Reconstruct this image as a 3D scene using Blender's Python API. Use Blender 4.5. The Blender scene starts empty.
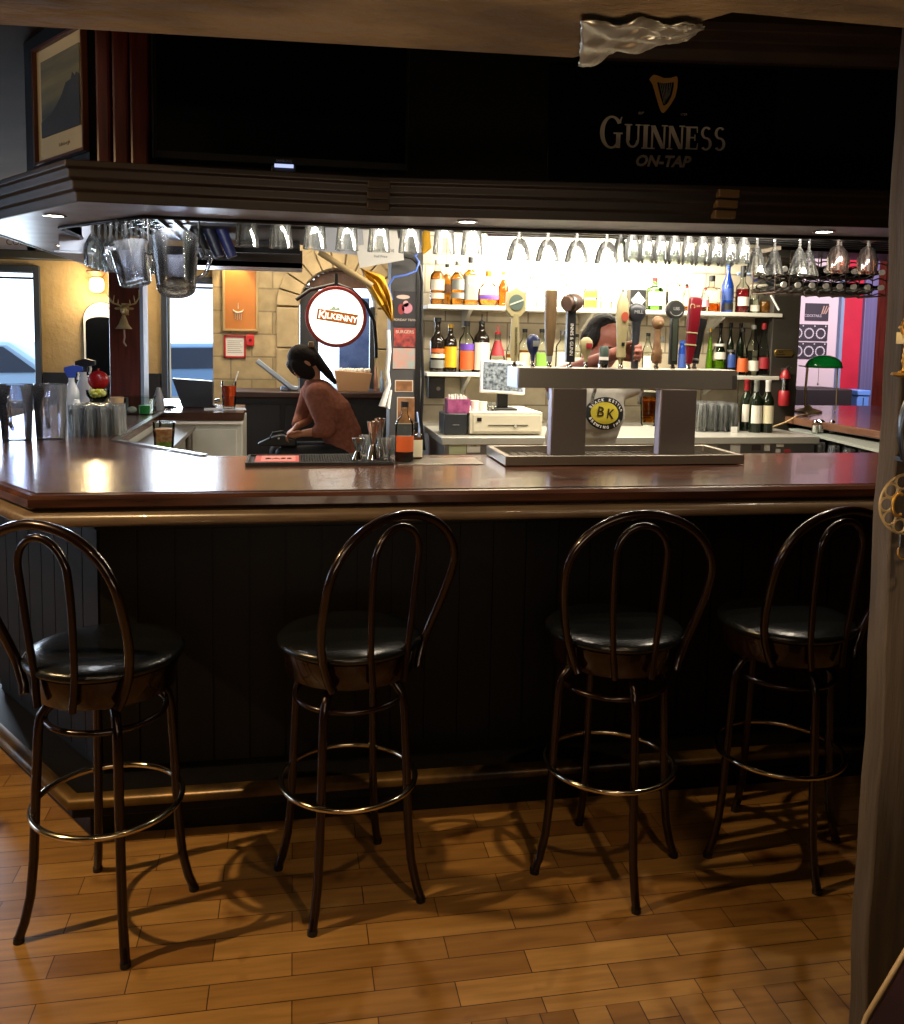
import bpy, bmesh, math, random
from mathutils import Vector, Matrix
random.seed(7)
S = bpy.context.scene
COL = S.collection
PI = math.pi
R = math.radians

# ------------------------------------------------------------------ camera
FPX, PPX, PPY, CAMZ = 870.0, 452.0, 420.0, 1.6
YAW, PITCH, ROLL = R(10.4), math.atan(82 / 870.0), R(1.1)
FW = Vector((math.sin(YAW) * math.cos(PITCH), math.cos(YAW) * math.cos(PITCH), -math.sin(PITCH)))
RT0 = Vector((math.cos(YAW), -math.sin(YAW), 0))
UP0 = RT0.cross(FW)
RT = RT0 * math.cos(ROLL) + UP0 * math.sin(ROLL)
UP = -RT0 * math.sin(ROLL) + UP0 * math.cos(ROLL)
cd = bpy.data.cameras.new('camera')
cam = bpy.data.objects.new('camera', cd)
COL.objects.link(cam)
m = Matrix.Identity(4)
for i in range(3):
    m[i][0], m[i][1], m[i][2] = RT[i], UP[i], -FW[i]
m[0][3], m[1][3], m[2][3] = 0, 0, CAMZ
cam.matrix_world = m
cd.sensor_fit = 'VERTICAL'
cd.sensor_height = 36
cd.lens = FPX / 1024 * 36
cd.shift_y = -(512 - PPY) / 1024
cd.clip_start = 0.05
S.camera = cam


def at(x, y, Y):
    """the point of the vertical plane at depth Y seen at a picture position"""
    d = FW + RT * ((x - PPX) / FPX) - UP * ((y - PPY) / FPX)
    return Vector((0, 0, CAMZ)) + d * (Y / d.y)


def ax(x, Y, y=380):
    return at(x, y, Y).x


# ------------------------------------------------------------------ world, exposure, lights
S.view_settings.view_transform = 'Standard'
S.view_settings.look = 'None'
S.view_settings.exposure = 0.5
S.view_settings.gamma = 1.0
S.view_settings.use_curve_mapping = False
S.cycles.use_denoising = True
S.cycles.max_bounces = 10
S.cycles.transmission_bounces = 9
S.cycles.transparent_max_bounces = 96
S.cycles.glossy_bounces = 4
S.cycles.diffuse_bounces = 4
S.cycles.caustics_reflective = False
S.cycles.caustics_refractive = False
S.cycles.sample_clamp_indirect = 4.0
S.cycles.blur_glossy = 0.5
w = bpy.data.worlds.new('sky')
S.world = w
w.use_nodes = True
w.node_tree.nodes['Background'].inputs[0].default_value = (0.74, 0.86, 1.0, 1)
w.node_tree.nodes['Background'].inputs[1].default_value = 3.0


def light(name, kind, loc, energy, color, size=0.1, target=None, spot=None, blend=0.5, size_y=None, spec=1.0):
    l = bpy.data.lights.new(name, kind)
    l.energy = energy
    l.color = color
    if kind == 'AREA':
        l.size = size
        if size_y:
            l.shape = 'RECTANGLE'
            l.size_y = size_y
    else:
        l.shadow_soft_size = size
    if kind == 'SPOT':
        l.spot_size = R(spot or 80)
        l.spot_blend = blend
    l.specular_factor = spec
    o = bpy.data.objects.new(name, l)
    COL.objects.link(o)
    o.location = loc
    if target is not None:
        d = Vector(target) - Vector(loc)
        o.rotation_euler = d.to_track_quat('-Z', 'Y').to_euler()
    return o


WARM = (1.0, 0.68, 0.33)
NEUT = (1.0, 0.86, 0.66)
# warm ceiling spots of the guest side of the room
light('ceiling_spot', 'SPOT', (-2.15, 1.95, 2.58), 195, WARM, 0.025, (-0.1, 2.05, 0), 95, 0.6)
light('ceiling_spot', 'SPOT', (0.9, 0.55, 2.58), 45, (1.0, 0.66, 0.34), 0.04, (0.75, 1.65, 0), 62, 0.8)
light('ceiling_spot', 'SPOT', (-0.9, -0.6, 2.58), 26, (1.0, 0.70, 0.42), 0.08, (0.1, 1.5, 2.1), 80, 0.9)
light('picture_fill', 'SPOT', (-1.25, 2.05, 2.56), 7, (1.0, 0.80, 0.55), 0.04, (-0.74, 3.05, 2.3), 34, 0.6)  # added light, only to brighten the framed picture
light('front_fill', 'AREA', (0.2, -1.6, 2.2), 15, (1.0, 0.75, 0.5), 1.6, (0.2, 0.6, 1.0))  # added front fill behind the camera, not a ceiling spot
# fluorescent fixture over the back counter
light('shelf_light', 'AREA', (1.72, 4.93, 2.24), 58, (1.0, 0.93, 0.78), 1.3, (1.72, 5.2, 1.75), size_y=0.12)
light('work_light', 'AREA', (1.6, 4.2, 2.3), 58, (1.0, 0.88, 0.68), 1.8, (1.6, 4.2, 1.0), size_y=0.2)
# added fill lights behind the canopy's lower edge, brightening glasses, papers and taps
light('canopy_fill', 'AREA', (1.1, 3.0, 2.0), 22, (1.0, 0.90, 0.74), 2.3, (1.1, 4.1, 1.2), size_y=0.03)
light('canopy_fill', 'AREA', (-0.62, 3.3, 2.0), 3.5, (0.9, 0.94, 1.0), 0.5, (-0.6, 4.4, 1.2), size_y=0.03)
light('beam_fill', 'AREA', (0.2, 0.6, 0.9), 6, (1.0, 0.76, 0.52), 0.7, (0.25, 1.0, 2.1))  # added fill from below for the beam's underside, in place of floor bounce
# inside of the far left room
light('far_ceiling_light', 'AREA', (0.1, 6.9, 2.5), 34, (1.0, 0.84, 0.60), 1.2, (0.1, 7.4, 0.8))
light('niche_spot', 'SPOT', (-0.52, 7.75, 2.33), 16, (1.0, 0.68, 0.32), 0.02, (-0.50, 7.98, 1.75), 62, 0.35)
light('right_room_light', 'AREA', (5.2, 6.6, 2.5), 60, (1.0, 0.82, 0.86), 1.2, (5.4, 8.0, 1.5))
# daylight through the windows
light('window_daylight', 'AREA', (-2.7, 7.8, 1.65), 45, (0.72, 0.85, 1.0), 1.1, (-1.4, 3.0, 1.2), size_y=0.95)
light('window_daylight', 'AREA', (-0.93, 7.8, 1.6), 28, (0.72, 0.85, 1.0), 0.45, (-0.7, 3.0, 1.5), size_y=0.95)
light('window_daylight', 'AREA', (-4.7, 4.2, 1.4), 7, (0.62, 0.76, 1.0), 1.6, (-1.0, 4.0, 0.8), size_y=1.4)


# ------------------------------------------------------------------ materials
def lin(h):
    h = h.lstrip('#')
    v = [int(h[i:i + 2], 16) / 255 for i in (0, 2, 4)]
    return tuple((c / 12.92 if c <= 0.04045 else ((c + 0.055) / 1.055) ** 2.4) for c in v) + (1,)


MATS = {}


def M(name, col='#808080', rough=0.5, metal=0.0, col2=None, nscale=8.0, stretch=(1, 1, 1), bump=0.0, bscale=None,
      trans=0.0, emit=None, es=0.0, ior=1.45, coat=0.0, kind='noise', contrast=(0.35, 0.65), spec=0.5):
    if name in MATS:
        return MATS[name]
    mt = bpy.data.materials.new(name)
    MATS[name] = mt
    mt.use_nodes = True
    nt = mt.node_tree
    bs = nt.nodes['Principled BSDF']
    I = bs.inputs
    I['Base Color'].default_value = lin(col)
    I['Roughness'].default_value = rough
    I['Metallic'].default_value = metal
    I['IOR'].default_value = ior
    I['Specular IOR Level'].default_value = spec
    I['Transmission Weight'].default_value = trans
    I['Coat Weight'].default_value = coat
    if emit:
        I['Emission Color'].default_value = lin(emit)
        I['Emission Strength'].default_value = es
    if col2 or bump:
        tc = nt.nodes.new('ShaderNodeTexCoord')
        mp = nt.nodes.new('ShaderNodeMapping')
        mp.inputs['Scale'].default_value = stretch
        nt.links.new(tc.outputs['Object'], mp.inputs[0])
        if kind == 'wave':
            nz = nt.nodes.new('ShaderNodeTexWave')
            nz.inputs['Scale'].default_value = nscale
            nz.inputs['Distortion'].default_value = 6
            nz.inputs['Detail'].default_value = 3
        else:
            nz = nt.nodes.new('ShaderNodeTexNoise')
            nz.inputs['Scale'].default_value = nscale
            nz.inputs['Detail'].default_value = 6
        nt.links.new(mp.outputs[0], nz.inputs['Vector'])
        out = nz.outputs['Fac'] if 'Fac' in nz.outputs else nz.outputs[0]
        if col2:
            cr = nt.nodes.new('ShaderNodeValToRGB')
            cr.color_ramp.elements[0].position = contrast[0]
            cr.color_ramp.elements[1].position = contrast[1]
            cr.color_ramp.elements[0].color = lin(col)
            cr.color_ramp.elements[1].color = lin(col2)
            nt.links.new(out, cr.inputs[0])
            nt.links.new(cr.outputs[0], I['Base Color'])
        if bump:
            b2 = nz
            if bscale:
                b2 = nt.nodes.new('ShaderNodeTexNoise')
                b2.inputs['Scale'].default_value = bscale
                b2.inputs['Detail'].default_value = 5
                nt.links.new(mp.outputs[0], b2.inputs['Vector'])
            bp = nt.nodes.new('ShaderNodeBump')
            bp.inputs['Strength'].default_value = bump
            bp.inputs['Distance'].default_value = 0.02
            nt.links.new(b2.outputs[0], bp.inputs['Height'])
            nt.links.new(bp.outputs[0], I['Normal'])
    return mt


def brick_mat(name, c1, c2, mortar, bw, bh, msize, rough=0.6, axis='XZ', bump=0.3, offset=0.5, noise=0.35, spec_noise=None, nbump=0.0, darkspots=None, freq=2):
    mt = bpy.data.materials.new(name)
    MATS[name] = mt
    mt.use_nodes = True
    nt = mt.node_tree
    bs = nt.nodes['Principled BSDF']
    tc = nt.nodes.new('ShaderNodeTexCoord')
    sep = nt.nodes.new('ShaderNodeSeparateXYZ')
    cmb = nt.nodes.new('ShaderNodeCombineXYZ')
    nt.links.new(tc.outputs['Object'], sep.inputs[0])
    a, b = axis
    nt.links.new(sep.outputs[a], cmb.inputs[0])
    nt.links.new(sep.outputs[b], cmb.inputs[1])
    br = nt.nodes.new('ShaderNodeTexBrick')
    br.offset = offset
    br.offset_frequency = freq
    br.inputs['Scale'].default_value = 1
    br.inputs['Brick Width'].default_value = bw
    br.inputs['Row Height'].default_value = bh
    br.inputs['Mortar Size'].default_value = msize
    br.inputs['Mortar Smooth'].default_value = 0.2
    br.inputs['Color1'].default_value = lin(c1)
    br.inputs['Color2'].default_value = lin(c2)
    br.inputs['Mortar'].default_value = lin(mortar)
    nt.links.new(cmb.outputs[0], br.inputs['Vector'])
    mp = nt.nodes.new('ShaderNodeMapping')
    mp.inputs['Scale'].default_value = (1.5, 14, 1) if axis == 'XY' else ((14, 1.5, 1) if axis == 'YX' else (3, 3, 3))
    nt.links.new(cmb.outputs[0], mp.inputs[0])
    nz = nt.nodes.new('ShaderNodeTexNoise')
    nz.inputs['Scale'].default_value = 3
    nz.inputs['Detail'].default_value = 8
    nt.links.new(mp.outputs[0], nz.inputs['Vector'])
    mx = nt.nodes.new('ShaderNodeMix')
    mx.data_type = 'RGBA'
    mx.blend_type = 'MULTIPLY'
    mx.inputs[0].default_value = noise
    nt.links.new(br.outputs['Color'], mx.inputs[6])
    cr = nt.nodes.new('ShaderNodeValToRGB')
    cr.color_ramp.elements[0].position = 0.35
    cr.color_ramp.elements[1].position = 0.62
    cr.color_ramp.elements[0].color = (0.25, 0.2, 0.16, 1)
    cr.color_ramp.elements[1].color = (1, 1, 1, 1)
    nt.links.new(nz.outputs[0], cr.inputs[0])
    nt.links.new(cr.outputs[0], mx.inputs[7])
    outc = mx.outputs[2]
    if darkspots:
        n2 = nt.nodes.new('ShaderNodeTexNoise')
        n2.inputs['Scale'].default_value = darkspots
        n2.inputs['Detail'].default_value = 3
        nt.links.new(cmb.outputs[0], n2.inputs['Vector'])
        c2r = nt.nodes.new('ShaderNodeValToRGB')
        c2r.color_ramp.elements[0].position = 0.28
        c2r.color_ramp.elements[1].position = 0.40
        c2r.color_ramp.elements[0].color = (0.35, 0.25, 0.18, 1)
        c2r.color_ramp.elements[1].color = (1, 1, 1, 1)
        nt.links.new(n2.outputs[0], c2r.inputs[0])
        m2 = nt.nodes.new('ShaderNodeMix')
        m2.data_type = 'RGBA'
        m2.blend_type = 'MULTIPLY'
        m2.inputs[0].default_value = 1
        nt.links.new(outc, m2.inputs[6])
        nt.links.new(c2r.outputs[0], m2.inputs[7])
        outc = m2.outputs[2]
    nt.links.new(outc, bs.inputs['Base Color'])
    bs.inputs['Roughness'].default_value = rough
    inv = nt.nodes.new('ShaderNodeMath')
    inv.operation = 'SUBTRACT'
    inv.inputs[0].default_value = 1
    nt.links.new(br.outputs['Fac'], inv.inputs[1])
    hh = inv.outputs[0]
    if nbump:
        ad = nt.nodes.new('ShaderNodeMath')
        ad.operation = 'MULTIPLY_ADD'
        nt.links.new(nz.outputs[0], ad.inputs[0])
        ad.inputs[1].default_value = nbump
        nt.links.new(inv.outputs[0], ad.inputs[2])
        hh = ad.outputs[0]
    bp = nt.nodes.new('ShaderNodeBump')
    bp.inputs['Strength'].default_value = bump
    bp.inputs['Distance'].default_value = 0.01
    nt.links.new(hh, bp.inputs['Height'])
    nt.links.new(bp.outputs[0], bs.inputs['Normal'])
    return mt


def thin_glass(name, tint='#f4f8f8', gloss=0.5, rough=0.04, ribs=0, glint=0.0):
    mt = bpy.data.materials.new(name)
    MATS[name] = mt
    mt.use_nodes = True
    nt = mt.node_tree
    nt.nodes.remove(nt.nodes['Principled BSDF'])
    out = nt.nodes['Material Output']
    tr = nt.nodes.new('ShaderNodeBsdfTransparent')
    tr.inputs[0].default_value = lin(tint)
    gl = nt.nodes.new('ShaderNodeBsdfGlossy')
    gl.inputs['Roughness'].default_value = rough
    lw = nt.nodes.new('ShaderNodeLayerWeight')
    lw.inputs[0].default_value = gloss
    mx = nt.nodes.new('ShaderNodeMixShader')
    nt.links.new(lw.outputs['Fresnel'], mx.inputs[0])
    nt.links.new(tr.outputs[0], mx.inputs[1])
    nt.links.new(gl.outputs[0], mx.inputs[2])
    res = mx.outputs[0]
    if glint:
        # pale streaks painted in to imitate bright reflections in the glass
        tcn = nt.nodes.new('ShaderNodeTexCoord')
        mp = nt.nodes.new('ShaderNodeMapping')
        mp.inputs['Scale'].default_value = (1, 1, 0.08)
        nz = nt.nodes.new('ShaderNodeTexNoise')
        nz.inputs['Scale'].default_value = ribs
        nt.links.new(tcn.outputs['Object'], mp.inputs[0])
        nt.links.new(mp.outputs[0], nz.inputs['Vector'])
        cr = nt.nodes.new('ShaderNodeValToRGB')
        cr.color_ramp.elements[0].position = 0.48
        cr.color_ramp.elements[1].position = 0.68
        cr.color_ramp.elements[0].color = (0.02, 0.02, 0.02, 1)
        cr.color_ramp.elements[1].color = (glint, glint, glint, 1)
        nt.links.new(nz.outputs[0], cr.inputs[0])
        bp = nt.nodes.new('ShaderNodeBump')
        bp.inputs['Strength'].default_value = 0.5
        bp.inputs['Distance'].default_value = 0.01
        nt.links.new(nz.outputs[0], bp.inputs['Height'])
        nt.links.new(bp.outputs[0], gl.inputs['Normal'])
        df = nt.nodes.new('ShaderNodeBsdfTranslucent')
        dd_ = nt.nodes.new('ShaderNodeBsdfDiffuse')
        m3 = nt.nodes.new('ShaderNodeMixShader')
        m3.inputs[0].default_value = 0.5
        nt.links.new(df.outputs[0], m3.inputs[1])
        nt.links.new(dd_.outputs[0], m3.inputs[2])
        m2 = nt.nodes.new('ShaderNodeMixShader')
        nt.links.new(cr.outputs[0], m2.inputs[0])
        nt.links.new(mx.outputs[0], m2.inputs[1])
        nt.links.new(m3.outputs[0], m2.inputs[2])
        res = m2.outputs[0]
    nt.links.new(res, out.inputs[0])
    return mt


GL = thin_glass('clear_glass', '#f3f5f4', 0.40, 0.08, 55, 0.26)
TG = thin_glass('bottle_glass', '#eef2ee', 0.18)
PANE = thin_glass('window_glass', '#f6faff', 0.2)
BARWOOD = M('polished_bar_wood', '#2b1811', 0.24, col2='#4d2e20', nscale=3, stretch=(1, 9, 9), bump=0.04, coat=0.12)
DARKWOOD = M('near_black_wood', '#070606', 0.5, spec=0.22, col2='#0c0a0a', nscale=5, stretch=(6, 6, 1))
BROWNWOOD = M('dark_brown_wood', '#24140e', 0.4, col2='#38211a', nscale=4, stretch=(1, 8, 8))
MOULD = M('canopy_wood', '#17100d', 0.42, col2='#221813', nscale=4, stretch=(1, 8, 8))
REDWOOD = M('red_stained_wood', '#3e1511', 0.35, col2='#5a2219', nscale=5, stretch=(10, 10, 0.8))
BRASS = M('worn_brass', '#a98a4e', 0.28, 1.0, col2='#7d6334', nscale=12)
RAIL = M('bar_rail_wood', '#54453a', 0.3, col2='#6a5a48', nscale=6, stretch=(1, 8, 8), coat=0.3)
STEEL = M('brushed_steel', '#9a9690', 0.3, 1.0, col2='#86827c', nscale=40, stretch=(1, 1, 30))
DSTEEL = M('dull_steel', '#7d7873', 0.38, 1.0)
CHROME = M('chrome', '#d8d8d8', 0.08, 1.0)
BLACK = M('black_plastic', '#0c0c0d', 0.4)
GLOSSBLACK = M('glossy_black', '#060709', 0.12)
WHITE = M('white_plastic', '#e6e4de', 0.45)
PAPER = M('white_paper', '#d9d6d0', 0.8)
VINYL = M('black_vinyl', '#0e0f0f', 0.25, bump=0.08, nscale=60)
TUBE = M('brown_metal_tube', '#1d0e09', 0.24, 0.5, coat=0.5)


# ------------------------------------------------------------------ mesh builders
class B:
    def __init__(self):
        self.bm = bmesh.new()

    def _face(self, vs, mi=0):
        try:
            f = self.bm.faces.new(vs)
            f.material_index = mi
            return f
        except ValueError:
            return None

    def box(self, x0, x1, y0, y1, z0, z1, mi=0, mat=None):
        P = [(x0, y0, z0), (x1, y0, z0), (x1, y1, z0), (x0, y1, z0), (x0, y0, z1), (x1, y0, z1), (x1, y1, z1), (x0, y1, z1)]
        if mat:
            P = [mat @ Vector(p) for p in P]
        v = [self.bm.verts.new(p) for p in P]
        for q in ((0, 3, 2, 1), (4, 5, 6, 7), (0, 1, 5, 4), (1, 2, 6, 5), (2, 3, 7, 6), (3, 0, 4, 7)):
            self._face([v[i] for i in q], mi)
        return self

    def cbox(self, c, s, rz=0, rx=0, ry=0, mi=0):
        mt = Matrix.Translation(c) @ Matrix.Rotation(rz, 4, 'Z') @ Matrix.Rotation(ry, 4, 'Y') @ Matrix.Rotation(rx, 4, 'X')
        return self.box(-s[0] / 2, s[0] / 2, -s[1] / 2, s[1] / 2, -s[2] / 2, s[2] / 2, mi, mt)

    def prism(self, pts, z0, z1, mi=0, mat=None):
        """pts anticlockwise in xy, extruded in z"""
        T = (lambda p: mat @ Vector(p)) if mat else (lambda p: p)
        lo = [self.bm.verts.new(T((p[0], p[1], z0))) for p in pts]
        hi = [self.bm.verts.new(T((p[0], p[1], z1))) for p in pts]
        n = len(pts)
        self._face(lo[::-1], mi)
        self._face(hi, mi)
        for i in range(n):
            self._face([lo[i], lo[(i + 1) % n], hi[(i + 1) % n], hi[i]], mi)
        return self

    def plate(self, pts, y0, y1, mi=0):
        """pts in xz, extruded in y"""
        return self.prism([(p[0], p[1]) for p in pts], -y1, -y0, mi, Matrix(((1, 0, 0, 0), (0, 0, -1, 0), (0, 1, 0, 0), (0, 0, 0, 1))))

    def lathe(self, prof, c=(0, 0, 0), seg=20, mi=0, mat=None, sq=None, a0=None, a1=None):
        """prof: list of (r,z); sq: list of squareness exponents per ring"""
        c = Vector(c)
        rings = []
        full = a0 is None
        ns = seg if full else seg + 1
        for k, (r, z) in enumerate(prof):
            ring = []
            if r < 1e-6 and full:
                p = c + Vector((0, 0, z))
                ring = [self.bm.verts.new(mat @ p if mat else p)]
            else:
                for i in range(ns):
                    a = 2 * PI * i / seg if full else a0 + (a1 - a0) * i / seg
                    rr = r
                    n = sq[k] if sq else 2
                    if n > 2:
                        rr = r / ((abs(math.cos(a)) ** n + abs(math.sin(a)) ** n) ** (1.0 / n))
                    p = c + Vector((rr * math.cos(a), rr * math.sin(a), z))
                    ring.append(self.bm.verts.new(mat @ p if mat else p))
            rings.append(ring)
        for k in range(len(rings) - 1):
            A, C = rings[k], rings[k + 1]
            cnt = ns if full else ns - 1
            for i in range(cnt):
                j = (i + 1) % ns
                if len(A) == 1 and len(C) == 1:
                    continue
                if len(A) == 1:
                    self._face([A[0], C[j], C[i]], mi)
                elif len(C) == 1:
                    self._face([A[i], A[j], C[0]], mi)
                else:
                    self._face([A[i], A[j], C[j], C[i]], mi)
        return self

    def cyl(self, p0, p1, r0, r1=None, seg=16, mi=0):
        r1 = r0 if r1 is None else r1
        p0, p1 = Vector(p0), Vector(p1)
        d = p1 - p0
        mt = Matrix.Translation(p0) @ d.to_track_quat('Z', 'Y').to_matrix().to_4x4()
        return self.lathe([(0, 0), (r0, 0), (r1, d.length), (0, d.length)], seg=seg, mi=mi, mat=mt)

    def ell(self, c, s, seg=16, rings=10, mi=0, rot=None):
        mt = Matrix.Translation(c) @ (rot.to_4x4() if rot else Matrix.Identity(4)) @ Matrix.Diagonal((s[0], s[1], s[2], 1))
        pr = [(math.sin(PI * k / rings), -math.cos(PI * k / rings)) for k in range(rings + 1)]
        pr[0] = (0, -1)
        pr[-1] = (0, 1)
        return self.lathe(pr, seg=seg, mi=mi, mat=mt)

    def tube(self, pts, r, closed=False, seg=10, mi=0, cap=True):
        pts = [Vector(p) for p in pts]
        n = len(pts)
        rs = r if isinstance(r, (list, tuple)) else [r] * n
        rings = []
        prev = None
        for i, p in enumerate(pts):
            if closed:
                t = (pts[(i + 1) % n] - pts[i - 1]).normalized()
            else:
                t = (pts[min(i + 1, n - 1)] - pts[max(i - 1, 0)]).normalized()
            if prev is None:
                u = t.orthogonal().normalized()
            else:
                u = (prev - t * prev.dot(t)).normalized()
            prev = u
            v = t.cross(u)
            rings.append([self.bm.verts.new(p + (u * math.cos(2 * PI * k / seg) + v * math.sin(2 * PI * k / seg)) * rs[i]) for k in range(seg)])
        m_ = n if closed else n - 1
        for i in range(m_):
            A, C = rings[i], rings[(i + 1) % n]
            off = 0
            if closed and i == n - 1:
                best = min(range(seg), key=lambda o_: (A[0].co - C[o_].co).length)
                off = best
            for k in range(seg):
                self._face([A[k], A[(k + 1) % seg], C[(k + 1 + off) % seg], C[(k + off) % seg]], mi)
        if cap and not closed:
            self._face(rings[0][::-1], mi)
            self._face(rings[-1], mi)
        return self

    def sweep(self, path, prof, closed=False, mi=0):
        """prof: closed list of (outward offset, z) swept along an xy path with mitred corners; outward = right of travel"""
        n = len(path)
        P = [Vector((p[0], p[1])) for p in path]
        rings = []
        for i in range(n):
            d0 = (P[i] - P[i - 1]).normalized() if (i > 0 or closed) else None
            d1 = (P[(i + 1) % n] - P[i]).normalized() if (i < n - 1 or closed) else None
            if d0 is None:
                d0 = d1
            if d1 is None:
                d1 = d0
            n0 = Vector((d0.y, -d0.x))
            n1 = Vector((d1.y, -d1.x))
            mm = (n0 + n1).normalized()
            mm = mm / max(0.3, mm.dot(n0))
            rings.append([self.bm.verts.new((P[i].x + mm.x * o, P[i].y + mm.y * o, z)) for o, z in prof])
        k = len(prof)
        for i in range(n if closed else n - 1):
            A, C = rings[i], rings[(i + 1) % n]
            for j in range(k):
                self._face([A[j], C[j], C[(j + 1) % k], A[(j + 1) % k]], mi)
        if not closed:
            self._face(rings[0], mi)
            self._face(rings[-1][::-1], mi)
        return self

    def o(self, name, mat=None, parent=None, smooth=40, bevel=0.0, loc=None, rz=0):
        bmesh.ops.recalc_face_normals(self.bm, faces=self.bm.faces[:])
        me = bpy.data.meshes.new(name)
        self.bm.to_mesh(me)
        self.bm.free()
        for mm in (mat if isinstance(mat, (list, tuple)) else [mat]):
            me.materials.append(mm)
        if smooth:
            me.polygons.foreach_set('use_smooth', [True] * len(me.polygons))
            me.set_sharp_from_angle(angle=R(smooth))
        ob = bpy.data.objects.new(name, me)
        COL.objects.link(ob)
        if parent:
            ob.parent = parent
        if loc is not None:
            ob.location = loc
            ob.rotation_euler = (0, 0, rz)
        if bevel:
            bv = ob.modifiers.new('bevel', 'BEVEL')
            bv.width = bevel
            bv.segments = 2
            bv.limit_method = 'ANGLE'
        return ob


def tag(o, label=None, cat=None, group=None, kind=None):
    if label:
        o['label'] = label
    if cat:
        o['category'] = cat
    if group:
        o['group'] = group
    if kind:
        o['kind'] = kind
    return o


def thing(name, label, cat, loc=(0, 0, 0), rz=0, group=None):
    o = bpy.data.objects.new(name, None)
    o.empty_display_size = 0.05
    COL.objects.link(o)
    o.location = loc
    o.rotation_euler = (0, 0, rz)
    return tag(o, label, cat, group)


def struct(o):
    o['kind'] = 'structure'
    return o


def dup(root, loc, rz=0, label=None, group=None, scale=None):
    def cp(s, par):
        c = s.copy()
        COL.objects.link(c)
        c.parent = par
        for ch in s.children:
            cp(ch, c)
        return c
    r = cp(root, None)
    r.location = loc
    r.rotation_euler = (0, 0, rz)
    if label:
        r['label'] = label
    if group:
        r['group'] = group
    if scale:
        r.scale = scale
    return r


def text(s, size, mat, parent=None, loc=(0, 0, 0), rot=(PI / 2, 0, 0), name='lettering', bold=0.0, ext=0.0006, sx=1.0, shear=0.0, spacing=1.0):
    cu = bpy.data.curves.new(name, 'FONT')
    cu.body = s
    cu.size = size
    cu.extrude = ext
    cu.offset = bold
    cu.align_x = 'CENTER'
    cu.align_y = 'CENTER'
    cu.shear = shear
    cu.space_character = spacing
    cu.resolution_u = 3
    tmp = bpy.data.objects.new(name, cu)
    COL.objects.link(tmp)
    dg = bpy.context.evaluated_depsgraph_get()
    me = bpy.data.meshes.new_from_object(tmp.evaluated_get(dg))
    bpy.data.objects.remove(tmp)
    me.name = name
    me.materials.clear()
    me.materials.append(mat)
    ob = bpy.data.objects.new(name, me)
    COL.objects.link(ob)
    if parent:
        ob.parent = parent
    ob.location = loc
    ob.rotation_euler = rot
    ob.scale = (sx, 1, 1)
    return ob


def arc_text(s, r, size, mat, parent, c, a_mid, a_step, name='ring_lettering', flip=False, y=0.0, sxr=1.0):
    """characters set round an ellipse in the xz plane, joined as one mesh"""
    bm = bmesh.new()
    n = len(s)
    for i, ch in enumerate(s):
        if ch == ' ':
            continue
        a = a_mid + (-(i - (n - 1) / 2) if not flip else (i - (n - 1) / 2)) * a_step
        t = text(ch, size, mat, None)
        M_ = Matrix.Translation((c[0] + r * sxr * math.cos(a), c[1] + y, c[2] + r * math.sin(a))) @ Matrix.Rotation(-(a - PI / 2) + (PI if flip else 0), 4, 'Y') @ Matrix.Rotation(PI / 2, 4, 'X')
        t.data.transform(M_)
        bm.from_mesh(t.data)
        bpy.data.objects.remove(t)
    me = bpy.data.meshes.new(name)
    bm.to_mesh(me)
    bm.free()
    me.materials.append(mat)
    ob = bpy.data.objects.new(name, me)
    COL.objects.link(ob)
    ob.parent = parent
    return ob


def skin(name, mat, chains, voxel=0.012, parent=None, smooth=4):
    """one continuous surface grown round tapering chains of (point, radius or (rx,ry,rz))"""
    b = B()
    for ch in chains:
        for i in range(len(ch)):
            p, r = Vector(ch[i][0]), ch[i][1]
            if isinstance(r, tuple):
                b.ell(p, r, 14, 8)
            else:
                b.ell(p, (r, r, r), 12, 8)
            if i:
                q, s = Vector(ch[i - 1][0]), ch[i - 1][1]
                n = max(2, int((p - q).length / 0.012)) if not isinstance(r, tuple) else max(2, int((p - q).length / 0.02))
                for k in range(1, n):
                    t = k / n
                    if isinstance(r, tuple) or isinstance(s, tuple):
                        rr = r if isinstance(r, tuple) else (r, r, r)
                        ss = s if isinstance(s, tuple) else (s, s, s)
                        b.ell(q.lerp(p, t), tuple(ss[j] * (1 - t) + rr[j] * t for j in range(3)), 14, 8)
                    else:
                        b.ell(q.lerp(p, t), (s * (1 - t) + r * t,) * 3, 10, 6)
    o = b.o(name, mat, None, smooth=0)
    rm = o.modifiers.new('remesh', 'REMESH')
    rm.mode = 'VOXEL'
    rm.voxel_size = voxel
    if smooth:
        sm = o.modifiers.new('smooth', 'SMOOTH')
        sm.iterations = smooth
        sm.factor = 0.5
    dg = bpy.context.evaluated_depsgraph_get()
    me = bpy.data.meshes.new_from_object(o.evaluated_get(dg))
    me.name = name
    me.polygons.foreach_set('use_smooth', [True] * len(me.polygons))
    if not me.materials:
        me.materials.append(mat)
    bpy.data.objects.remove(o)
    ob = bpy.data.objects.new(name, me)
    COL.objects.link(ob)
    if parent:
        ob.parent = parent
    return ob

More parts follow.
